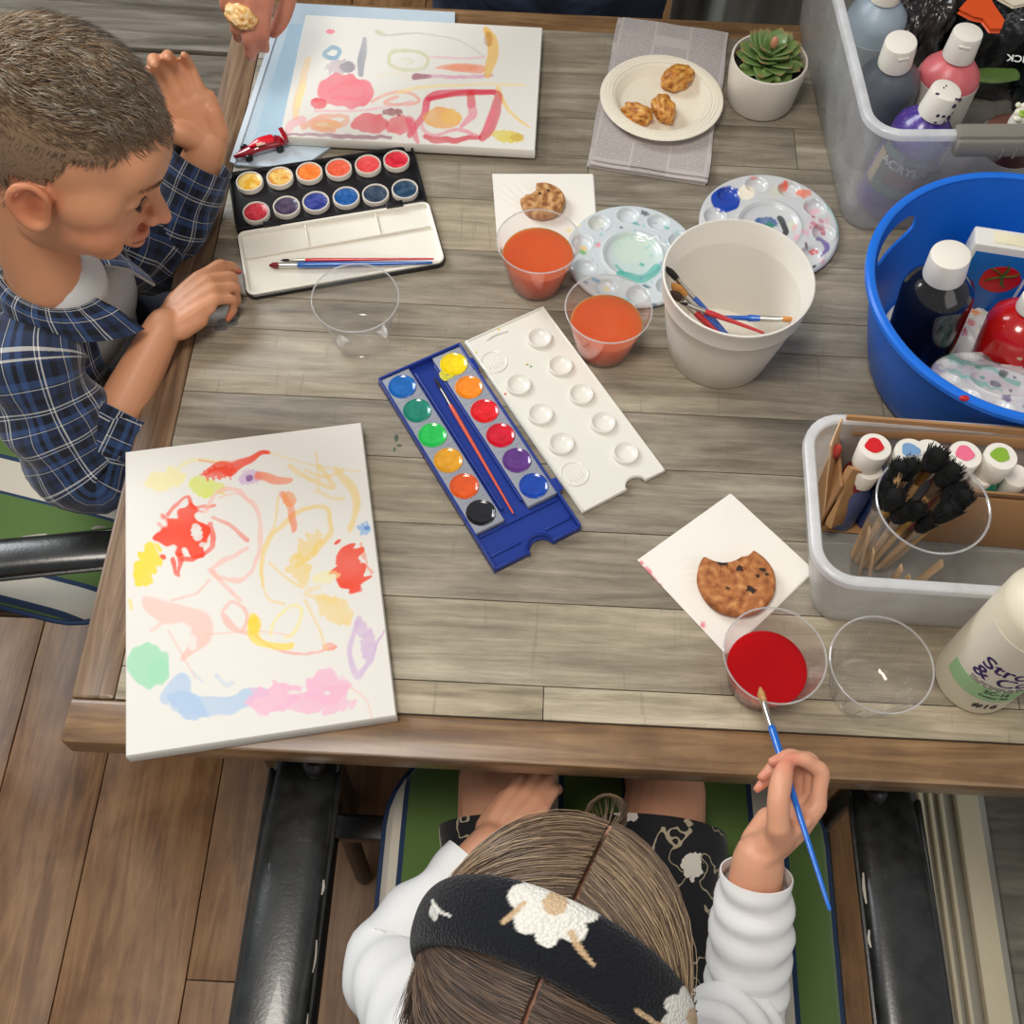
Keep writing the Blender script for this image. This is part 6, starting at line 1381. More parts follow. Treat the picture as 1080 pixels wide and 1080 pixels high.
def plaid():
    t = NT('plaid_flannel'); uv = t.n('ShaderNodeUVMap'); sp = t.n('ShaderNodeSeparateXYZ'); t.l(uv.outputs[0], sp.inputs[0])
    def bands(s, off):
        f = t.math('FRACT', t.math('ADD', t.math('DIVIDE', s, .041), off))
        def b(c, w): return t.math('LESS_THAN', t.math('ABSOLUTE', t.math('SUBTRACT', f, c)), w/2)
        white = t.math('ADD', b(.10, .035), t.math('ADD', b(.185, .022), b(.60, .016)), clamp=True)
        black = t.math('ADD', b(.33, .20), b(.86, .14), clamp=True); blue = b(.50, .12); return white, black, blue
    wu, ku, bu = bands(sp.outputs[0], .1); wv, kv, bv = bands(sp.outputs[1], .35)
    c = t.mix(t.math('MULTIPLY', t.math('ADD', ku, kv), .46), C(30,46,78), C(7,9,16))
    c = t.mix(t.math('MULTIPLY', t.math('ADD', bu, bv), .26, clamp=True), c, C(62,96,150))
    c = t.mix(t.math('MULTIPLY', t.math('ADD', wu, wv), .52, clamp=True), c, C(222,220,210))
    t.l(c, t.b.inputs['Base Color']); t.set(rough=.95, sheen=.25); t.bump(t.noise(t.coord(), 700, 2), .25, .001); return t.m

def bvh_of(me): return BVHTree.FromPolygons([v.co for v in me.vertices], [tuple(p.vertices) for p in me.polygons])

# ---- the boy
def boy():
    hc = T(-.426, .764, .253); R, F, U = headrot(math.radians(-2.3), math.radians(25.7), math.radians(12.7)); HM = hmat(hc, R, F, U)
    r = thing('person', 'boy in a navy plaid shirt looking down at the black paint box, one hand raised', 'person', (-.55,.77,0)); inv = Matrix.Translation(-r.location)
    mb = MB(); add_head(mb, HM, 1.0)
    nb = T(-.485,.738,.115)
    mb.tube([HM@Vector((0,-.028,-.045)), (HM@Vector((0,-.028,-.075))+nb)/2, nb+Vector((0,0,-.01)), T(-.50,.745,.06)], [.040,.036,.040,.055], 20, 5)
    shR, shL = T(-.495,.680,.045), T(-.482,.842,.050)
    mb.tube([T(-.590,.885,-.245), T(-.572,.870,-.16), T(-.540,.830,-.06), T(-.508,.775,.02), T(-.492,.752,.062)], [(.090,.070),(.085,.065),(.088,.064),(.090,.060),(.070,.045)], 28, 5, up=(0,1,0))
    elR, wrR = T(-.450,.612,-.045), T(-.386,.742,.030)
    mb.tube([shR, shR.lerp(elR,.5)+Vector((-.008,-.006,0)), elR], [.033,.032,.028], 18, 5); mb.tube([elR, elR.lerp(wrR,.4)+Vector((.0,0,.004)), wrR], [.028,.0275,.0195], 18, 5)
    kR = T(-.328,.806,.050); y = (kR-wrR).normalized(); MR = frame(wrR, y, Vector((-.35,-.25,.90)))
    curl = {'i': (18,38,20,-3), 'm': (40,62,34,-1), 'r': (46,66,36,1), 'p': (48,66,36,4)}
    tR, thR = add_hand(mb, MR, 1, .70, curl, [(-.042,.046,-.020),(-.043,.066,-.034),(-.034,.088,-.046),(-.026,.100,-.052)], 1.12)
    elL, wrL = T(-.428,.880,-.010), T(-.362,.952,.088)
    mb.tube([shL, shL.lerp(elL,.5), elL], [.036,.033,.028], 18, 5); mb.tube([elL, elL.lerp(wrL,.4), wrL], [.028,.0275,.021], 18, 5)
    ML = frame(wrL, Vector((-.36,.34,.84)), Vector((-.20,.74,-.60)))
    curlL = {'i': (12,60,34,3), 'm': (6,62,30,1), 'r': (2,56,28,-1), 'p': (-4,40,24,-5)}
    add_hand(mb, ML, -1, .70, curlL, [(-.044,.044,-.012),(-.056,.062,-.020),(-.058,.080,-.028),(-.052,.094,-.034)], 1.28)
    # legs under the table
    for s_, yy in ((-1, .815), (1, .945)):
        mb.tube([T(-.58,yy+.01*s_,-.235), T(-.44,yy,-.225), T(-.30,yy,-.225)], [.062,.056,.046], 18, 4); mb.tube([T(-.30,yy,-.225), T(-.28,yy,-.40), T(-.29,yy,-.66)], [.045,.040,.028], 16, 4)
        mb.tube([T(-.31,yy,-.70), T(-.26,yy,-.71), T(-.19,yy,-.722)], [(.030,.030),(.032,.026),(.028,.018)], 14, 4)
    mb.xf(inv); me = remesh(mb, .0022, 6, 'boy_body')
    base = C(206,150,112); red = C(206,104,78); H = lambda *a: inv@(HM@Vector(a))
    sp = [(H(0,.087,-.055), .013, C(176,88,78), .8), (H(.012,.083,-.056), .012, C(176,88,78), .7), (H(-.012,.083,-.056), .012, C(176,88,78), .7), (H(0,.084,-.066), .012, C(184,96,84), .7),
          (H(.045,.050,-.038), .035, C(216,130,98), .5), (H(-.045,.050,-.038), .035, red, .4), (H(.078,-.008,-.008), .03, C(214,110,72), .65), (H(.074,-.006,-.010), .010, C(120,40,30), .6), (H(0,.104,-.03), .02, C(222,140,112), .5)]
    sp += [(inv@v, .014, C(206,96,80), .6) for v in tR.values()] + [(inv@tR['i'], .012, C(196,30,36), .85)]
    skin_cols(me, base, sp); body = obj('body', me, skin_mat('boy_skin', base, C(214,120,86)), r, sharp=None)
    bv = bvh_of(me)
    # closed-looking eyes: lashes, brows
    dark = mat('lash_brown', C(52,36,26), .7); browm = mat('brow_blond', C(142,104,72), .8, .2)
    for s_ in (-1, 1):
        mb = MB(); pts = []
        for i in range(9):
            x = s_*(.0145+.0030*i); z = -.0035-.0030*math.sin(PI*i/8); p = H(x, .12, z); d = (H(x,0,z)-p).normalized(); hit = bv.ray_cast(p, d, .2)
            if hit[0]: pts.append(hit[0]-d*.0004)
        if len(pts) > 3: mb.tube(pts, [.0004]+[.0007]*(len(pts)-2)+[.0004], 8, 2)
        for k in range(0, len(pts)-1):
            for q in range(4):
                p = pts[k].lerp(pts[k+1], q/4); o = (inv.to_3x3()@(R*s_*.0015*(k-3)/4 + F*.0055 + U*-.0035)); mb.tube([p, p+o*.8], [.0003,.0001], 4, 1)
        obj('eyelashes', mb, dark, r)
        mb = MB(); rr = random.Random(4+s_)
        for k in range(150):
            t_ = rr.random(); x = s_*(.013+.030*t_); z = .0165+.0055*math.sin(PI*(.2+.6*t_))+rr.uniform(-.0022,.0022); p = H(x,.12,z); d = (H(x,0,z)-p).normalized(); hit = bv.ray_cast(p, d, .2)
            if hit[0]: o = inv.to_3x3()@(R*s_*.0045+U*.0008+F*.0004); b_ = hit[0]-d*.0002; mb.tube([b_, b_+o], [.00035,.0001], 4, 1)
        obj('eyebrow', mb, browm, r)
    # nostril and mouth line
    mb = MB(); pts = []
    for i in range(11):
        x = -.018+.0036*i; p = H(x,.13,-.0602+.0010*abs(x/.018)**2); d = (H(x,0,-.0602)-H(x,.13,-.0602)).normalized(); hit = bv.ray_cast(p, d, .2)
        if hit[0]: pts.append(hit[0]-d*.0000)
    mb.tube(pts, .0007, 6, 2); obj('mouth_line', mb, mat('mouth_dark', C(110,44,40), .6), r)
    # hair
    cen = H(0,-.012,.034); hair = MB(); cap = MB(); rr = random.Random(11); Ri = (HM.to_3x3()).inverted()
    cols = [C(128,100,72), C(154,126,92), C(104,80,58), C(170,144,112), C(138,110,80)]
    def hairy(l):
        k = min(1, max(0, (l.y+.002)/.016)); tm = .047+.012*min(1, max(0, (.062-abs(l.x))/.03))-.004*math.cos(l.x*90)
        low = .008 if -.030 < l.y else (-.022 if abs(l.x) > .055 else -.05)
        return low*(1-k)+tm*k
    made = 0
    while made < 15000:
        u = rr.uniform(-1, 1); ph = rr.uniform(0, 6.283); q = math.sqrt(1-u*u); dl = Vector((q*math.cos(ph), q*math.sin(ph), u)); d = HM.to_3x3()@dl
        hit = bv.ray_cast(cen, d, .2)
        if not hit[0]: made += .2; continue
        l = HM.inverted()@(hit[0]-Vector(inv.translation)); lim = hairy(l)
        if l.z < lim+rr.uniform(-.004,.004): made += .15; continue
        made += 1
        top = min(1, max(0, (l.z-.045)/.045)); Ln = (.0040+.0030*rr.random())*(1-top) + top*(.012+.009*rr.random())
        nl = Ri@hit[1]; comb = Vector((-.25*dl.x+rr.uniform(-.35,.35), .75+rr.uniform(-.3,.3), -.15)) if top > .2 else Vector((rr.uniform(-.2,.2), -.35, -.9))
        cl_ = noise.noise(l*45)*.8; comb += Vector((cl_, 0, noise.noise(l*45+Vector((9,9,9)))*.5))
        tang = (comb-nl*comb.dot(nl)).normalized(); lift = .75 if top > .5 else .35
        g = HM.to_3x3(); nw = g@nl; tw = g@tang; sd = nw.cross(tw); p0 = hit[0]-nw*.0006; w = .00042+.00018*top
        a1 = p0+(nw*lift+tw*.8)*Ln*.5; a2 = p0+(nw*lift*.75+tw*1.25)*Ln
        hair.col = cols[int(rr.random()*5)] if top < .6 or rr.random() > .38 else C(184,172,154)  # paler strands on top paint in the sheen of light on the hair
        hair.add([p0-sd*w, p0+sd*w, p0+nw*w*1.6, a1-sd*w*.8, a1+sd*w*.8, a1+nw*w*1.2, a2], [(0,1,4,3),(1,2,5,4),(2,0,3,5),(3,4,6),(4,5,6),(5,3,6)])
    # scalp shell just under the strands
    n, m_ = 56, 90; grid = {}
    for i in range(n):
        for j in range(m_):
            th = .02+PI*.74*i/(n-1); ph = 2*PI*j/m_; dl = Vector((math.sin(th)*math.cos(ph), math.sin(th)*math.sin(ph), math.cos(th))); hit = bv.ray_cast(cen, HM.to_3x3()@dl, .2)
            if hit[0]:
                l = HM.inverted()@(hit[0]-Vector(inv.translation))
                if l.z > hairy(l)+.001*math.sin(j*3.1): grid[(i,j)] = len(cap.v); cap.v.append(tuple(hit[0]+hit[1]*.0012)); cap.c.append(C(124,98,74))
    for (i, j), a in grid.items():
        k = [(i+1,j),(i+1,(j+1)%m_),(i,(j+1)%m_)]
        if all(q in grid for q in k): cap.f.append((a, grid[k[0]], grid[k[1]], grid[k[2]])); cap.uv.append(None); cap.mi.append(0)
    hm = cmat('boy_hair', .55, 0, spec=.5, sheen=.1); hair.join(cap); obj('hair', hair, hm, r, sharp=None)
    # shirt
    pl = plaid(); X = lambda L: [inv@Vector(p) for p in L]
    mb = cloth_tube(X([T(-.595,.885,-.275), T(-.578,.872,-.16), T(-.546,.835,-.06), T(-.514,.785,.005), T(-.498,.757,.050), T(-.486,.746,.088)]), [(.112,.092),(.106,.086),(.108,.086),(.114,.086),(.102,.072),(.056,.050)], 64, 9, up=(0,1,0), fold=.0030, ff=45, seed=3, gap=(42,54))
    sh = obj('plaid_shirt', mb, pl, r, sharp=60)
    cuffR = elR.lerp(wrR, .36)
    mb = cloth_tube(X([T(-.502,.705,.050), shR+Vector((-.006,-.008,.004)), shR.lerp(elR,.5)+Vector((-.014,-.012,0)), elR+Vector((-.006,-.010,-.006)), elR.lerp(wrR,.18)+Vector((0,-.004,.0)), cuffR]), [.044,.052,.053,.047,.045,.042], 48, 10, fold=.0055, ff=95, seed=5, rot=.01); obj('sleeve', mb, pl, sh, sharp=60)
    mb = cloth_tube(X([elR.lerp(wrR,.10), elR.lerp(wrR,.22), cuffR+Vector((.002,.003,0))]), [(.047,.046),(.0465,.046),(.0445,.044)], 40, 8, fold=.0015, ff=60, seed=6, rot=.02, th=.004); lbl(obj('rolled_cuff', mb, pl, sh, sharp=60), 'rolled-up cuff')
    mb = cloth_tube(X([T(-.492,.80,.050), shL+Vector((.0,.006,.004)), shL.lerp(elL,.5)+Vector((.004,.006,0)), elL+Vector((-.002,0,-.006)), elL.lerp(wrL,.5), elL.lerp(wrL,.86)]), [.044,.050,.050,.046,.040,.037], 48, 10, fold=.0045, ff=95, seed=8, rot=.015); obj('sleeve', mb, pl, sh, sharp=60)
    # collar flaps
    for s_ in (-1, 1):
        rings = []; uvu = []
        for i in range(17):
            an = math.radians(26+150*i/16)*s_; dx, dy = math.cos(an), math.sin(an); c0 = T(-.480,.746,.098); wd = 1+.35*math.exp(-(i/5)**2)
            tp = c0+Vector((dx*.049, dy*.049, .012-.018*dx)); bt = c0+Vector((dx*.066*wd+.004, dy*.066, -.014*wd-.026*dx)); md = tp.lerp(bt,.4)+Vector((dx*.004,dy*.004,.005))
            o_ = Vector((dx,dy,.6)).normalized()*.0016; q = [tp-o_, md-o_, bt-o_, bt+o_, md+o_, tp+o_]; rings.append([inv@v_ for v_ in (q if s_ > 0 else q[::-1])])
        mb = MB(); mb.loft(rings, True, True, True, ([0,.02,.04,.045,.065,.085,.09], [.012*i for i in range(17)]))
        obj('collar', mb, pl, sh, sharp=60)
    mb = MB(); mb.tube([T(-.590,.885,-.25), T(-.570,.868,-.14), T(-.538,.828,-.05), T(-.504,.778,.02), T(-.488,.752,.062), T(-.476,.744,.086)], [(.098,.082),(.094,.076),(.096,.076),(.098,.072),(.072,.054),(.049,.045)], 40, 6, up=(0,1,0)); mb.xf(inv)
    me = remesh(mb, .004, 4, 'tee'); obj('white_tee', me, mat('tee_white', C(206,206,204), .9, .04, 40, bump=.2, bscale=600), r, sharp=None)
    mb = MB()
    for s_, yy in ((-1, .815), (1, .945)): mb.tube([T(-.585,yy+.01*s_,-.235), T(-.44,yy,-.222), T(-.29,yy,-.222)], [.070,.064,.052], 20, 4); mb.tube([T(-.293,yy,-.22), T(-.275,yy,-.40), T(-.285,yy,-.62)], [.053,.048,.040], 18, 4)
    mb.xf(inv); me = remesh(mb, .005, 3, 'tr'); obj('trousers', me, mat('dark_trousers', C(40,42,52), .9, .1, bump=.2), r, sharp=None)
boy()

# ---- the girl
def girl():
    hc = T(.044, .097, .203); R, F, U = headrot(math.radians(67), math.radians(13), math.radians(4)); HM = hmat(hc, R, F, U)
    r = thing('person', 'girl in a white top and black floral headband, seen from above, holding a blue paintbrush', 'person', (.07,.05,0)); inv = Matrix.Translation(-r.location); g3 = HM.to_3x3()
    mb = MB(); add_head(mb, HM, .985)
    nb = T(.056,.030,.085); mb.tube([HM@Vector((0,-.028,-.045)), (HM@Vector((0,-.03,-.075))+nb)/2, nb, T(.058,.018,.045)], [.036,.033,.036,.048], 18, 5)
    mb.tube([T(.085,-.075,-.235), T(.080,-.065,-.15), T(.070,-.03,-.05), T(.060,.005,.015), T(.058,.012,.045)], [(.090,.07),(.082,.066),(.090,.066),(.095,.062),(.07,.045)], 26, 5, up=(1,0,0))
    shR, shL = T(.148,.035,.032), T(-.030,.040,.030)
    elR, wrR = T(.212,.108,-.045), T(.216,.208,.046)
    mb.tube([shR, shR.lerp(elR,.5), elR], [.031,.028,.024], 16, 5); mb.tube([elR, elR.lerp(wrR,.4), wrR], [.024,.0255,.0215], 16, 5)
    MR = frame(wrR, Vector((.042,.046,.016)), Vector((.68,-.52,-.42)))
    curl = {'i': (38,62,26,-4), 'm': (48,72,30,-1), 'r': (58,78,34,2), 'p': (64,76,36,5)}
    tR, thR = add_hand(mb, MR, 1, .70, curl, [(-.044,.040,-.030),(-.046,.060,-.052),(-.040,.082,-.064),(-.034,.096,-.068)], 1.22)
    elL, wrL = T(-.092,.135,-.095), P(517,888,-.085)
    mb.tube([shL, shL.lerp(elL,.5), elL], [.031,.028,.024], 16, 5); mb.tube([elL, elL.lerp(wrL,.4), wrL], [.024,.0245,.0185], 16, 5)
    ML = frame(wrL, Vector((.62,.78,.02)), Vector((-.10,.05,.98)))
    curlL = {'i': (24,38,22,-14), 'm': (22,40,24,-16), 'r': (22,38,24,-18), 'p': (26,38,24,-18)}
    add_hand(mb, ML, -1, .62, curlL, [(-.042,.046,-.016),(-.056,.066,-.020),(-.060,.086,-.022),(-.058,.100,-.024)], 1.18)
    for s_, x0, x1 in ((-1, .035, -.005), (1, .135, .178)):
        mb.tube([T(x0,-.05,-.225), T((x0+x1)/2,.14,-.215), T(x1,.335,-.212)], [.060,.055,.043], 18, 5); mb.tube([T(x1,.335,-.212), T(x1,.37,-.32), T(x1,.36,-.50)], [.043,.036,.026], 16, 4); mb.tube([T(x1,.345,-.525), T(x1,.40,-.54), T(x1,.45,-.55)], [(.024,.024),(.027,.020),(.022,.014)], 12, 4)
    mb.xf(inv); me = remesh(mb, .0022, 6, 'girl_body'); base = C(214,160,128); H = lambda *a: inv@(HM@Vector(a))
    sp = [(H(0,.085,-.055), .014, C(186,98,92), .8)]+[(inv@v, .013, C(214,112,96), .5) for v in tR.values()]+[(inv@thR, .016, C(218,124,104), .5), (H(.04,.05,-.04), .03, C(222,140,118), .5), (H(-.04,.05,-.04), .03, C(222,140,118), .5)]
    skin_cols(me, base, sp); obj('body', me, skin_mat('girl_skin', base, C(220,134,108)), r, sharp=None); bv = bvh_of(me)
    # thumbnail
    # hair: strands flow from the parting down both sides, then hang
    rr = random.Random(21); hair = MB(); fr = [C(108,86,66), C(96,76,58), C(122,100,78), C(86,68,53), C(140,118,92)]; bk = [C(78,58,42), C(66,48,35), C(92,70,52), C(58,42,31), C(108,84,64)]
    def surf(th, ps, off):
        """th: angle from the parting over the side, ps: position along the parting (0 front, 1 nape)"""
        a = math.radians(62)*(1-ps)-math.radians(95)*ps      # elevation of the parting point in the y-z plane, 0 = crown
        axis = Vector((0, math.sin(a), math.cos(a)))
        d = axis*math.cos(th)+Vector((1,0,0))*math.sin(th); d.y += -.30*math.sin(abs(th))*(1 if ps < .5 else .2); d.normalize()
        e = Vector((d.x*.079, d.y*.099, d.z*.086)); k = 1/math.sqrt((d.x/.0765)**2+(d.y/.0955)**2+(d.z/.0825)**2)
        return Vector((0,-.012,.032))+d*(k+off)
    def strand(ps, side, lay, dark=False):
        pts = []; off = .002+.006*lay; n = 14; wob = rr.uniform(-1,1); jit = rr.uniform(-.03,.03); st = .014+rr.random()**2*.5
        ps0 = ps
        for i in range(n):
            t_ = i/(n-1); th = side*(st+(1.62-st)*t_); o = off*min(1, .30+t_*2.2) + .002*math.sin(t_*5+wob*3)
            pts.append(HM@surf(th, min(1, max(0, ps0+jit*t_ + (.10*t_ if ps0 < .5 else 0))), o))
        p = pts[-1]; d = (pts[-1]-pts[-2]).normalized(); L = rr.uniform(.07,.15) if ps > .35 else rr.uniform(.05,.13); back = g3@Vector((0,-1,0))
        for i in range(6):
            d = (d*.62+Vector((0,0,-1))*.42+back*.10+Vector((rr.uniform(-1,1),rr.uniform(-1,1),0))*.07).normalized(); p = p+d*L/6
            rel = p-T(.058,.012,.0); 
            pts.append(p.copy())
        return pts
    def emit(pts, w, col):
        pts = [inv@p for p in pts]; hair.col = col; m = len(pts); b = []
        ce = inv@(HM@Vector((0,-.01,.0))); 
        for i, p in enumerate(pts):
            t_ = (pts[min(i+1,m-1)]-pts[max(i-1,0)]).normalized(); nrm = (p-ce).normalized(); s_ = t_.cross(nrm); s_ = s_.normalized() if s_.length > 1e-4 else Vector((1,0,0))
            ww = w*(1 if i < m-3 else .7 if i < m-1 else .15); b += [p-s_*ww, p+s_*ww, p+nrm*ww*.9]
        fs = []
        for i in range(m-1): k = i*3; fs += [(k,k+1,k+4,k+3),(k+1,k+2,k+5,k+4),(k+2,k,k+3,k+5)]
        hair.add(b, fs)
    for q in range(10500):
        ps = rr.random(); side = 1 if rr.random() < .5 else -1; lay = rr.random()
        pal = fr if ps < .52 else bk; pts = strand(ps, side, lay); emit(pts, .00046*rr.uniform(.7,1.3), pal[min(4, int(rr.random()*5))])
    for q in range(70):
        ps = rr.random()*.45; side = 1 if rr.random() < .75 else -1; pts = strand(ps, side, 1.2+.5*rr.random()); emit(pts, .00030, C(176,150,116))
    # front locks curl down towards the lap
    for q in range(60):
        a = rr.uniform(0,6.28); c0 = T(.098,.262,-.03); pts = [c0+Vector((.018*math.cos(a+t_*.8)*(1+.15*math.sin(t_*3+q)), .016*math.sin(a+t_*.8)*(1+.1*q/60), -.02+.012*math.sin(a*2+t_))) for t_ in range(5)]
        pts = [HM@Vector((rr.uniform(-.02,.02), .088, .03))]+[c0+Vector((-.005,-.03,.03))]+pts; emit(catmull(pts, [(1,1)]*len(pts), 3)[0], .0004, C(128,106,80))
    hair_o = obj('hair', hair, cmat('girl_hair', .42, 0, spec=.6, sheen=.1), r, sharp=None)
    # inner mass so no scalp shows through away from the parting
    mass = MB(); n, m_ = 40, 64
    for side in (-1, 1):
        rings = []
        for i in range(22):
            th = side*(.024+1.60*i/21); rings.append([inv@(HM@surf(th, ps/30, .0016+.004*min(1, i/5))) for ps in range(31)])
        inner = [[p+(inv@(HM@Vector((0,-.01,.02)))-p)*.05 for p in rg] for rg in rings]
        sec = [a+b[::-1] for a, b in zip(rings, inner)]
        mass.loft(sec if side > 0 else [s_[::-1] for s_ in sec])
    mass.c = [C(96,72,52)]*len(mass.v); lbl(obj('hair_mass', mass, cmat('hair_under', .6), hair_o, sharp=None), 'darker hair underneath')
    # headband
    n = 70; m2 = 40; pts = []; nr = []
    for i in range(n+1):
        a = math.radians(-108+216*i/n); d = Vector((math.sin(a), -.20-.02*math.cos(a), math.cos(a))).normalized(); k = 1/math.sqrt((d.x/.0835)**2+(d.y/.104)**2+(d.z/.092)**2)
        pts.append(inv@(HM@(Vector((0,-.012,.032))+d*(k+.001)))); nr.append(g3@d)
    mb = MB(); rings = []
    for i, p in enumerate(pts):
        t_ = (pts[min(i+1,n)]-pts[max(i-1,0)]).normalized(); nn_ = (nr[i]-t_*nr[i].dot(t_)).normalized(); s_ = t_.cross(nn_); e = abs(i/n-.5)*2; w = .0225*(1-.30*e**2.2); hgt = .0110*(1-.45*e**2)
        rings.append([p+s_*(w*math.copysign(abs(math.cos(2*PI*j/m2))**.85, math.cos(2*PI*j/m2)))+nn_*(hgt*math.sin(2*PI*j/m2)+.002) for j in range(m2)])
    mb.loft(rings); me = mb.mesh(); 
    def dens(me_, lv):
        o = bpy.data.objects.new('t', me_); COL.objects.link(o); md = o.modifiers.new('s', 'SUBSURF'); md.levels = lv; md.subdivision_type = 'CATMULL_CLARK'; out = evalmod(o); bpy.data.objects.remove(o); return out
    me = dens(me, 2); V = verts_np(me)+np.array(tuple(r.location)); x, y = to_px(V); p = Paint(x, y, C(24,26,32))
    Wf = C(232,230,220); Bg = C(206,176,138)
    def daisy(cx, cy, R_, rot=0, n_=8):
        for k in range(n_):
            a = rot+2*PI*k/n_; p.blob(cx+R_*.58*math.cos(a), cy+R_*.52*math.sin(a), R_*.38, R_*.30, Wf, 1, math.degrees(a), .12, .06, 0)
        p.blob(cx, cy, R_*.6, R_*.52, Wf, 1, 0, .1, .05, 0); p.blob(cx, cy, R_*.27, R_*.24, Bg, 1, 0, .2, .1, .1)
    daisy(585, 953, 52, .2); daisy(735, 1072, 40, .5); p.line([(603,984),(611,1000),(626,1018)],[8,7,4],Bg,1,.2,.2,.1); p.line([(553,952),(536,968),(530,972)],[5,7,6],Bg,.95,.2,.2,.1); p.line([(612,950),(632,956),(646,962)],[5,6,4],Wf,1,.2,.2,0); p.line([(672,1066),(690,1078),(706,1084)],[6,5,4],Bg,1,.2,.2,.1); p.line([(456,950),(462,960),(474,966)],[3,4,3],Wf,.9,.2,.2,0); p.blob(458,962,5,9,Wf,.9)
    a = np.ones((len(V),4)); a[:,:3] = p.c; setcol(me, a)
    t = NT('knit_band'); at = t.n('ShaderNodeVertexColor', layer_name='Col'); v = t.coord(scale=(1,1,1)); vo = t.n('ShaderNodeTexVoronoi'); t.l(v, vo.inputs['Vector']); vo.inputs['Scale'].default_value = 480
    t.l(t.mix(t.math('MULTIPLY', vo.outputs['Distance'], .5), at.outputs[0], t.mix(1, at.outputs[0], (.55,.55,.55,1), 'MULTIPLY')), t.b.inputs['Base Color']); t.set(rough=.95, sheen=.1, spec=.2); t.bump(vo.outputs['Distance'], .8, .0012)
    obj('headband', me, t.m, r, sharp=None)
    # white top
    wm = mat('white_jersey', C(226,226,224), .9, .02, 40, bump=.2, bscale=700); X = lambda L: [inv@Vector(q_) for q_ in L]
    mb = MB(); mb.tube([T(.085,-.075,-.225), T(.080,-.065,-.15), T(.070,-.03,-.05), T(.060,.004,.012), T(.058,.014,.045), T(.057,.02,.062)], [(.098,.078),(.090,.074),(.098,.074),(.106,.070),(.080,.052),(.05,.04)], 30, 6, up=(1,0,0)); mb.xf(inv); tm = remesh(mb, .004, 4); top = obj('white_top', tm, wm, r, sharp=None)
    mb = cloth_tube(X([T(.100,.022,.030), shR+Vector((.004,0,.003)), shR.lerp(elR,.5)+Vector((.006,0,0)), elR+Vector((.004,-.002,0)), elR.lerp(wrR,.5)+Vector((.001,0,0)), elR.lerp(wrR,.90)]), [.034,.041,.039,.036,.034,.0300], 48, 15, fold=.0030, ff=230, seed=2); obj('sleeve', mb, wm, top, sharp=60)
    mb = cloth_tube(X([T(.012,.030,.030), shL+Vector((-.004,0,.003)), shL.lerp(elL,.5)+Vector((-.006,0,0)), elL+Vector((-.004,-.002,0)), elL.lerp(wrL,.5), elL.lerp(wrL,.82)]), [.034,.042,.042,.038,.034,.030], 44, 11, fold=.0028, ff=120, seed=4); obj('sleeve', mb, wm, top, sharp=60)
    # flounce over the right shoulder
    for s_, sh in ((1, shR), (-1, shL)):
        rings = []; n = 34
        for i in range(7):
            t_ = i/6; ring = []
            for j in range(n+1):
                a = -2.1+4.2*j/n; rad = .040+.028*t_; rad += .0045*t_*math.sin(a*9); dz = -.030*t_*t_ + .004*t_*math.cos(a*9)
                ring.append(inv@(sh+Vector((s_*(rad*.72*math.cos(a)-.012+.010*t_), rad*math.sin(a), .022+dz-.012*(1-math.cos(a))*1))))
            rings.append(ring)
        sec = [rg+[q_-Vector((0,0,.0014)) for q_ in rg[::-1]] for rg in rings]; mb = MB(); mb.loft(sec); obj('flounce', mb, wm, top, sharp=60)
    # black floral overall: bib/vest and shorts
    t = NT('black_floral'); v = t.coord(); vo = t.n('ShaderNodeTexVoronoi'); t.l(v, vo.inputs['Vector']); vo.inputs['Scale'].default_value = 19; vo.inputs['Randomness'].default_value = .75
    nn_ = t.noise(v, 130, 2, .5); d_ = t.math('ADD', vo.outputs['Distance'], t.math('MULTIPLY', t.math('SUBTRACT', nn_, .5), .28))
    fl = t.math('LESS_THAN', d_, .31); ce_ = t.math('LESS_THAN', vo.outputs['Distance'], .11)
    wv = t.n('ShaderNodeTexNoise'); t.l(v, wv.inputs['Vector']); wv.inputs['Scale'].default_value = 26; vine = t.math('LESS_THAN', t.math('ABSOLUTE', t.math('SUBTRACT', wv.outputs[0], .5)), .010)
    c = t.mix(vine, C(20,20,24), C(168,156,132)); c = t.mix(fl, c, C(216,212,200)); c = t.mix(ce_, c, C(190,160,120)); t.l(c, t.b.inputs['Base Color']); t.set(rough=.9, sheen=.1); t.bump(t.noise(v, 700, 2), .25, .001); flm = t.m
    mb = MB(); mb.tube([T(.085,-.075,-.235), T(.080,-.065,-.15), T(.070,-.03,-.05), T(.061,.004,.008)], [(.107,.086),(.098,.081),(.106,.081),(.098,.072)], 30, 6, up=(1,0,0))
    for s_ in (-1, 1): mb.tube([T(.061+s_*.060,.055,-.02), T(.061+s_*.064,.045,.045), T(.060+s_*.060,.005,.066), T(.062+s_*.055,-.045,.03)], [(.034,.009)]*4, 14, 6, up=(1,0,0))
    mb.xf(inv); fm = remesh(mb, .004, 4); dress = obj('floral_overall', fm, flm, r, sharp=None)
    for x0, x1 in ((.035,.006),(.135,.168)):
        mb = cloth_tube(X([T(x0,-.05,-.222), T((x0+x1)/2,.10,-.210), T(x1,.285 if x0 < .1 else .290,-.205)]), [(.074,.064),(.074,.064),(.070,.060)], 44, 10, up=(1,0,0), fold=.004, ff=60, seed=int(x0*100)); obj('shorts_leg', mb, flm, dress, sharp=60)
girl()
# the girl's brush, over the red water
brush('blue paintbrush held by the girl above the red water cup', P(801,727,.066), P(875,959,.120), C(22,104,200), .0040, .026, .012, C(188,140,80), .0030, flat=1.25)

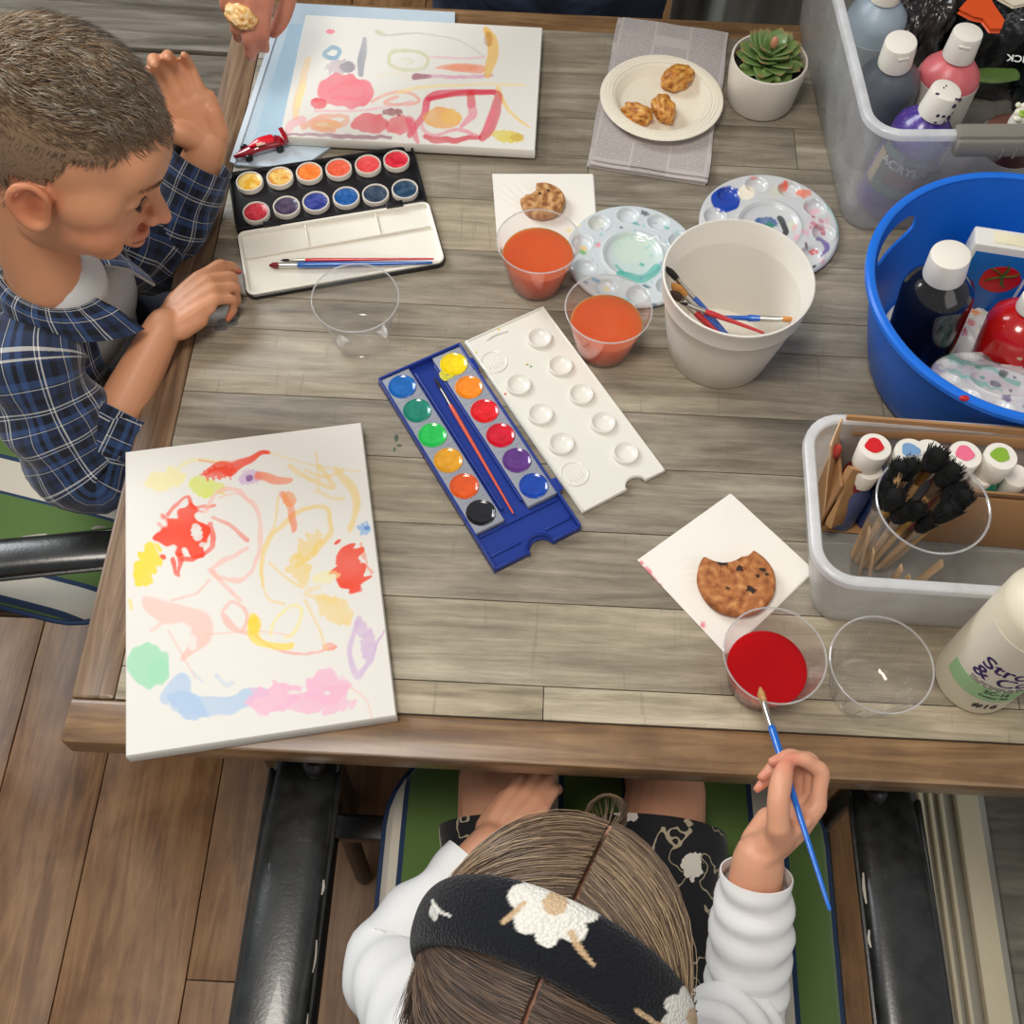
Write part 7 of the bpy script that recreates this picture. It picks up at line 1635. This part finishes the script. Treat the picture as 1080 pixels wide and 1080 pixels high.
# ---- the grown-up beyond the table
def adult():
    r = thing('person', 'standing grown-up in dark blue jeans behind the far table edge, hand holding a pastry piece', 'person', (.015,1.47,0)); inv = Matrix.Translation(-r.location)
    mb = MB(); cx = .012
    mb.tube([T(cx,1.49,.10), T(cx,1.50,.25), T(cx,1.50,.42), T(cx,1.50,.56), T(cx,1.50,.64)], [(.165,.11),(.15,.105),(.17,.12),(.17,.11),(.09,.06)], 30, 5, up=(1,0,0))
    mb.tube([T(cx,1.50,.62), T(cx,1.485,.72)], [.055,.052], 18, 3)
    hd = MB(); R, F, U = headrot(-PI/2, math.radians(22), 0); HM = hmat(T(cx,1.455,.81), R, F, U); add_head(hd, HM, 1.16); mb.join(hd)
    tip = P(262,23,.150); wr = T(-.318,1.170,.220); y = (tip-wr).normalized()
    elb = T(-.235,1.40,.33); sh = T(-.15,1.50,.575)
    mb.tube([sh, sh.lerp(elb,.5), elb], [.050,.045,.040], 18, 4); mb.tube([elb, elb.lerp(wr,.4), wr], [.040,.038,.027], 18, 4)
    MR = frame(wr, Vector((-.14,-.80,-.58)), Vector((.10,-.60,.80)))
    curl = {'i': (24,42,26,3), 'm': (20,44,26,0), 'r': (30,48,26,-2), 'p': (40,50,28,-6)}
    add_hand(mb, MR, 1, .92, curl, [(-.044,.050,-.026),(-.046,.074,-.042),(-.040,.100,-.052),(-.032,.116,-.058)], 1.0)
    sh2 = T(.175,1.50,.575); mb.tube([sh2, T(.24,1.52,.40), T(.25,1.50,.30), T(.23,1.46,.25)], [.050,.042,.034,.026], 18, 4)
    M2 = frame(T(.23,1.46,.25), Vector((-.5,-.5,-.3)), Vector((.5,-.6,.5))); add_hand(mb, M2, -1, 1.0, curl, [(-.044,.050,-.026),(-.046,.074,-.036),(-.044,.100,-.040),(-.040,.116,-.042)], 1.0)
    for s_ in (-1, 1): mb.tube([T(cx+s_*.085,1.49,.08), T(cx+s_*.09,1.49,-.25), T(cx+s_*.095,1.49,-.66)], [.085,.062,.042], 20, 4); mb.tube([T(cx+s_*.10,1.51,-.70), T(cx+s_*.10,1.42,-.71), T(cx+s_*.10,1.33,-.72)], [(.036,.036),(.042,.03),(.036,.02)], 14, 4)
    mb.xf(inv); me = remesh(mb, .0034, 5); base = C(196,134,110); skin_cols(me, base, []); obj('body', me, skin_mat('adult_skin', base, C(190,96,80)), r, sharp=None)
    t = NT('denim'); v = t.coord(); nn_ = t.noise(v, 7, 5, .6, .5); t.l(t.ramp(nn_, [(.3, C(16,22,34)), (.5, C(26,38,58)), (.72, C(52,70,96))]), t.b.inputs['Base Color']); t.set(rough=.9); t.bump(t.noise(t.coord(scale=(1,1,.3)), 300, 3), .35, .001); dn = t.m
    mb = MB(); mb.tube([T(cx,1.49,-.03), T(cx,1.49,.06), T(cx,1.49,.19)], [(.180,.118),(.182,.120),(.165,.112)], 36, 5, up=(1,0,0))
    for s_ in (-1, 1): mb.tube([T(cx+s_*.088,1.49,.03), T(cx+s_*.092,1.49,-.25), T(cx+s_*.095,1.49,-.67)], [.098,.076,.066], 24, 5)
    mb.xf(inv); me = remesh(mb, .005, 3)
    for vv in me.vertices: vv.co += vv.normal*(.004*noise.noise(vv.co*22)+.002*noise.noise(vv.co*60))
    je = obj('jeans', me, dn, r, sharp=None)
    mb = MB(); pts = [T(cx,1.375,.10), T(cx-.001,1.384,.02), T(cx,1.400,-.04)]; mb.tube([inv@q_ for q_ in pts], .0028, 8, 4); mb.tube([inv@T(cx-.12,1.382,.10), inv@T(cx-.10,1.378,.075), inv@T(cx-.06,1.372,.065), inv@T(cx-.02,1.372,.062)], .0018, 8, 4); obj('seam', mb, mat('seam_thread', C(70,84,104), .8), je)
    mb = MB(); mb.tube([T(cx,1.49,.13), T(cx,1.50,.25), T(cx,1.50,.42), T(cx,1.50,.56), T(cx,1.50,.655)], [(.180,.125),(.168,.12),(.185,.135),(.182,.122),(.085,.07)], 34, 5, up=(1,0,0))
    mb.tube([sh, sh.lerp(elb,.5), elb, elb.lerp(wr,.35)], [.062,.056,.050,.045], 20, 4); mb.tube([sh2, T(.24,1.52,.40), T(.25,1.50,.31)], [.062,.054,.045], 20, 4)
    mb.xf(inv); me = remesh(mb, .005, 3); obj('dark_sweater', me, mat('black_sweater', C(22,22,26), .95, .15, bump=.3), r, sharp=None)
    mb = MB(); rr = random.Random(2); me2 = MB(); hmx = HM; me2.ball((0,-.022,.045), (.088,.108,.090), 24); me2.ball((0,-.06,-.02), (.075,.06,.09), 18); me2.xf(hmx@Matrix.Scale(1.12,4)).xf(inv)
    hm_ = remesh(me2, .005, 3); obj('hair', hm_, mat('adult_hair', C(70,50,36), .6, .3, 150, bump=.6, bscale=300), r, sharp=None)
adult()
lump('pastry_bite', 'torn golden pastry piece held in fingers at the top edge of the photo', 'pastry', P(255,24,.142), (.0215,.0150,.012), math.radians(-38), 6, [C(176,112,44), C(220,168,90), C(236,200,140), C(244,220,176)])
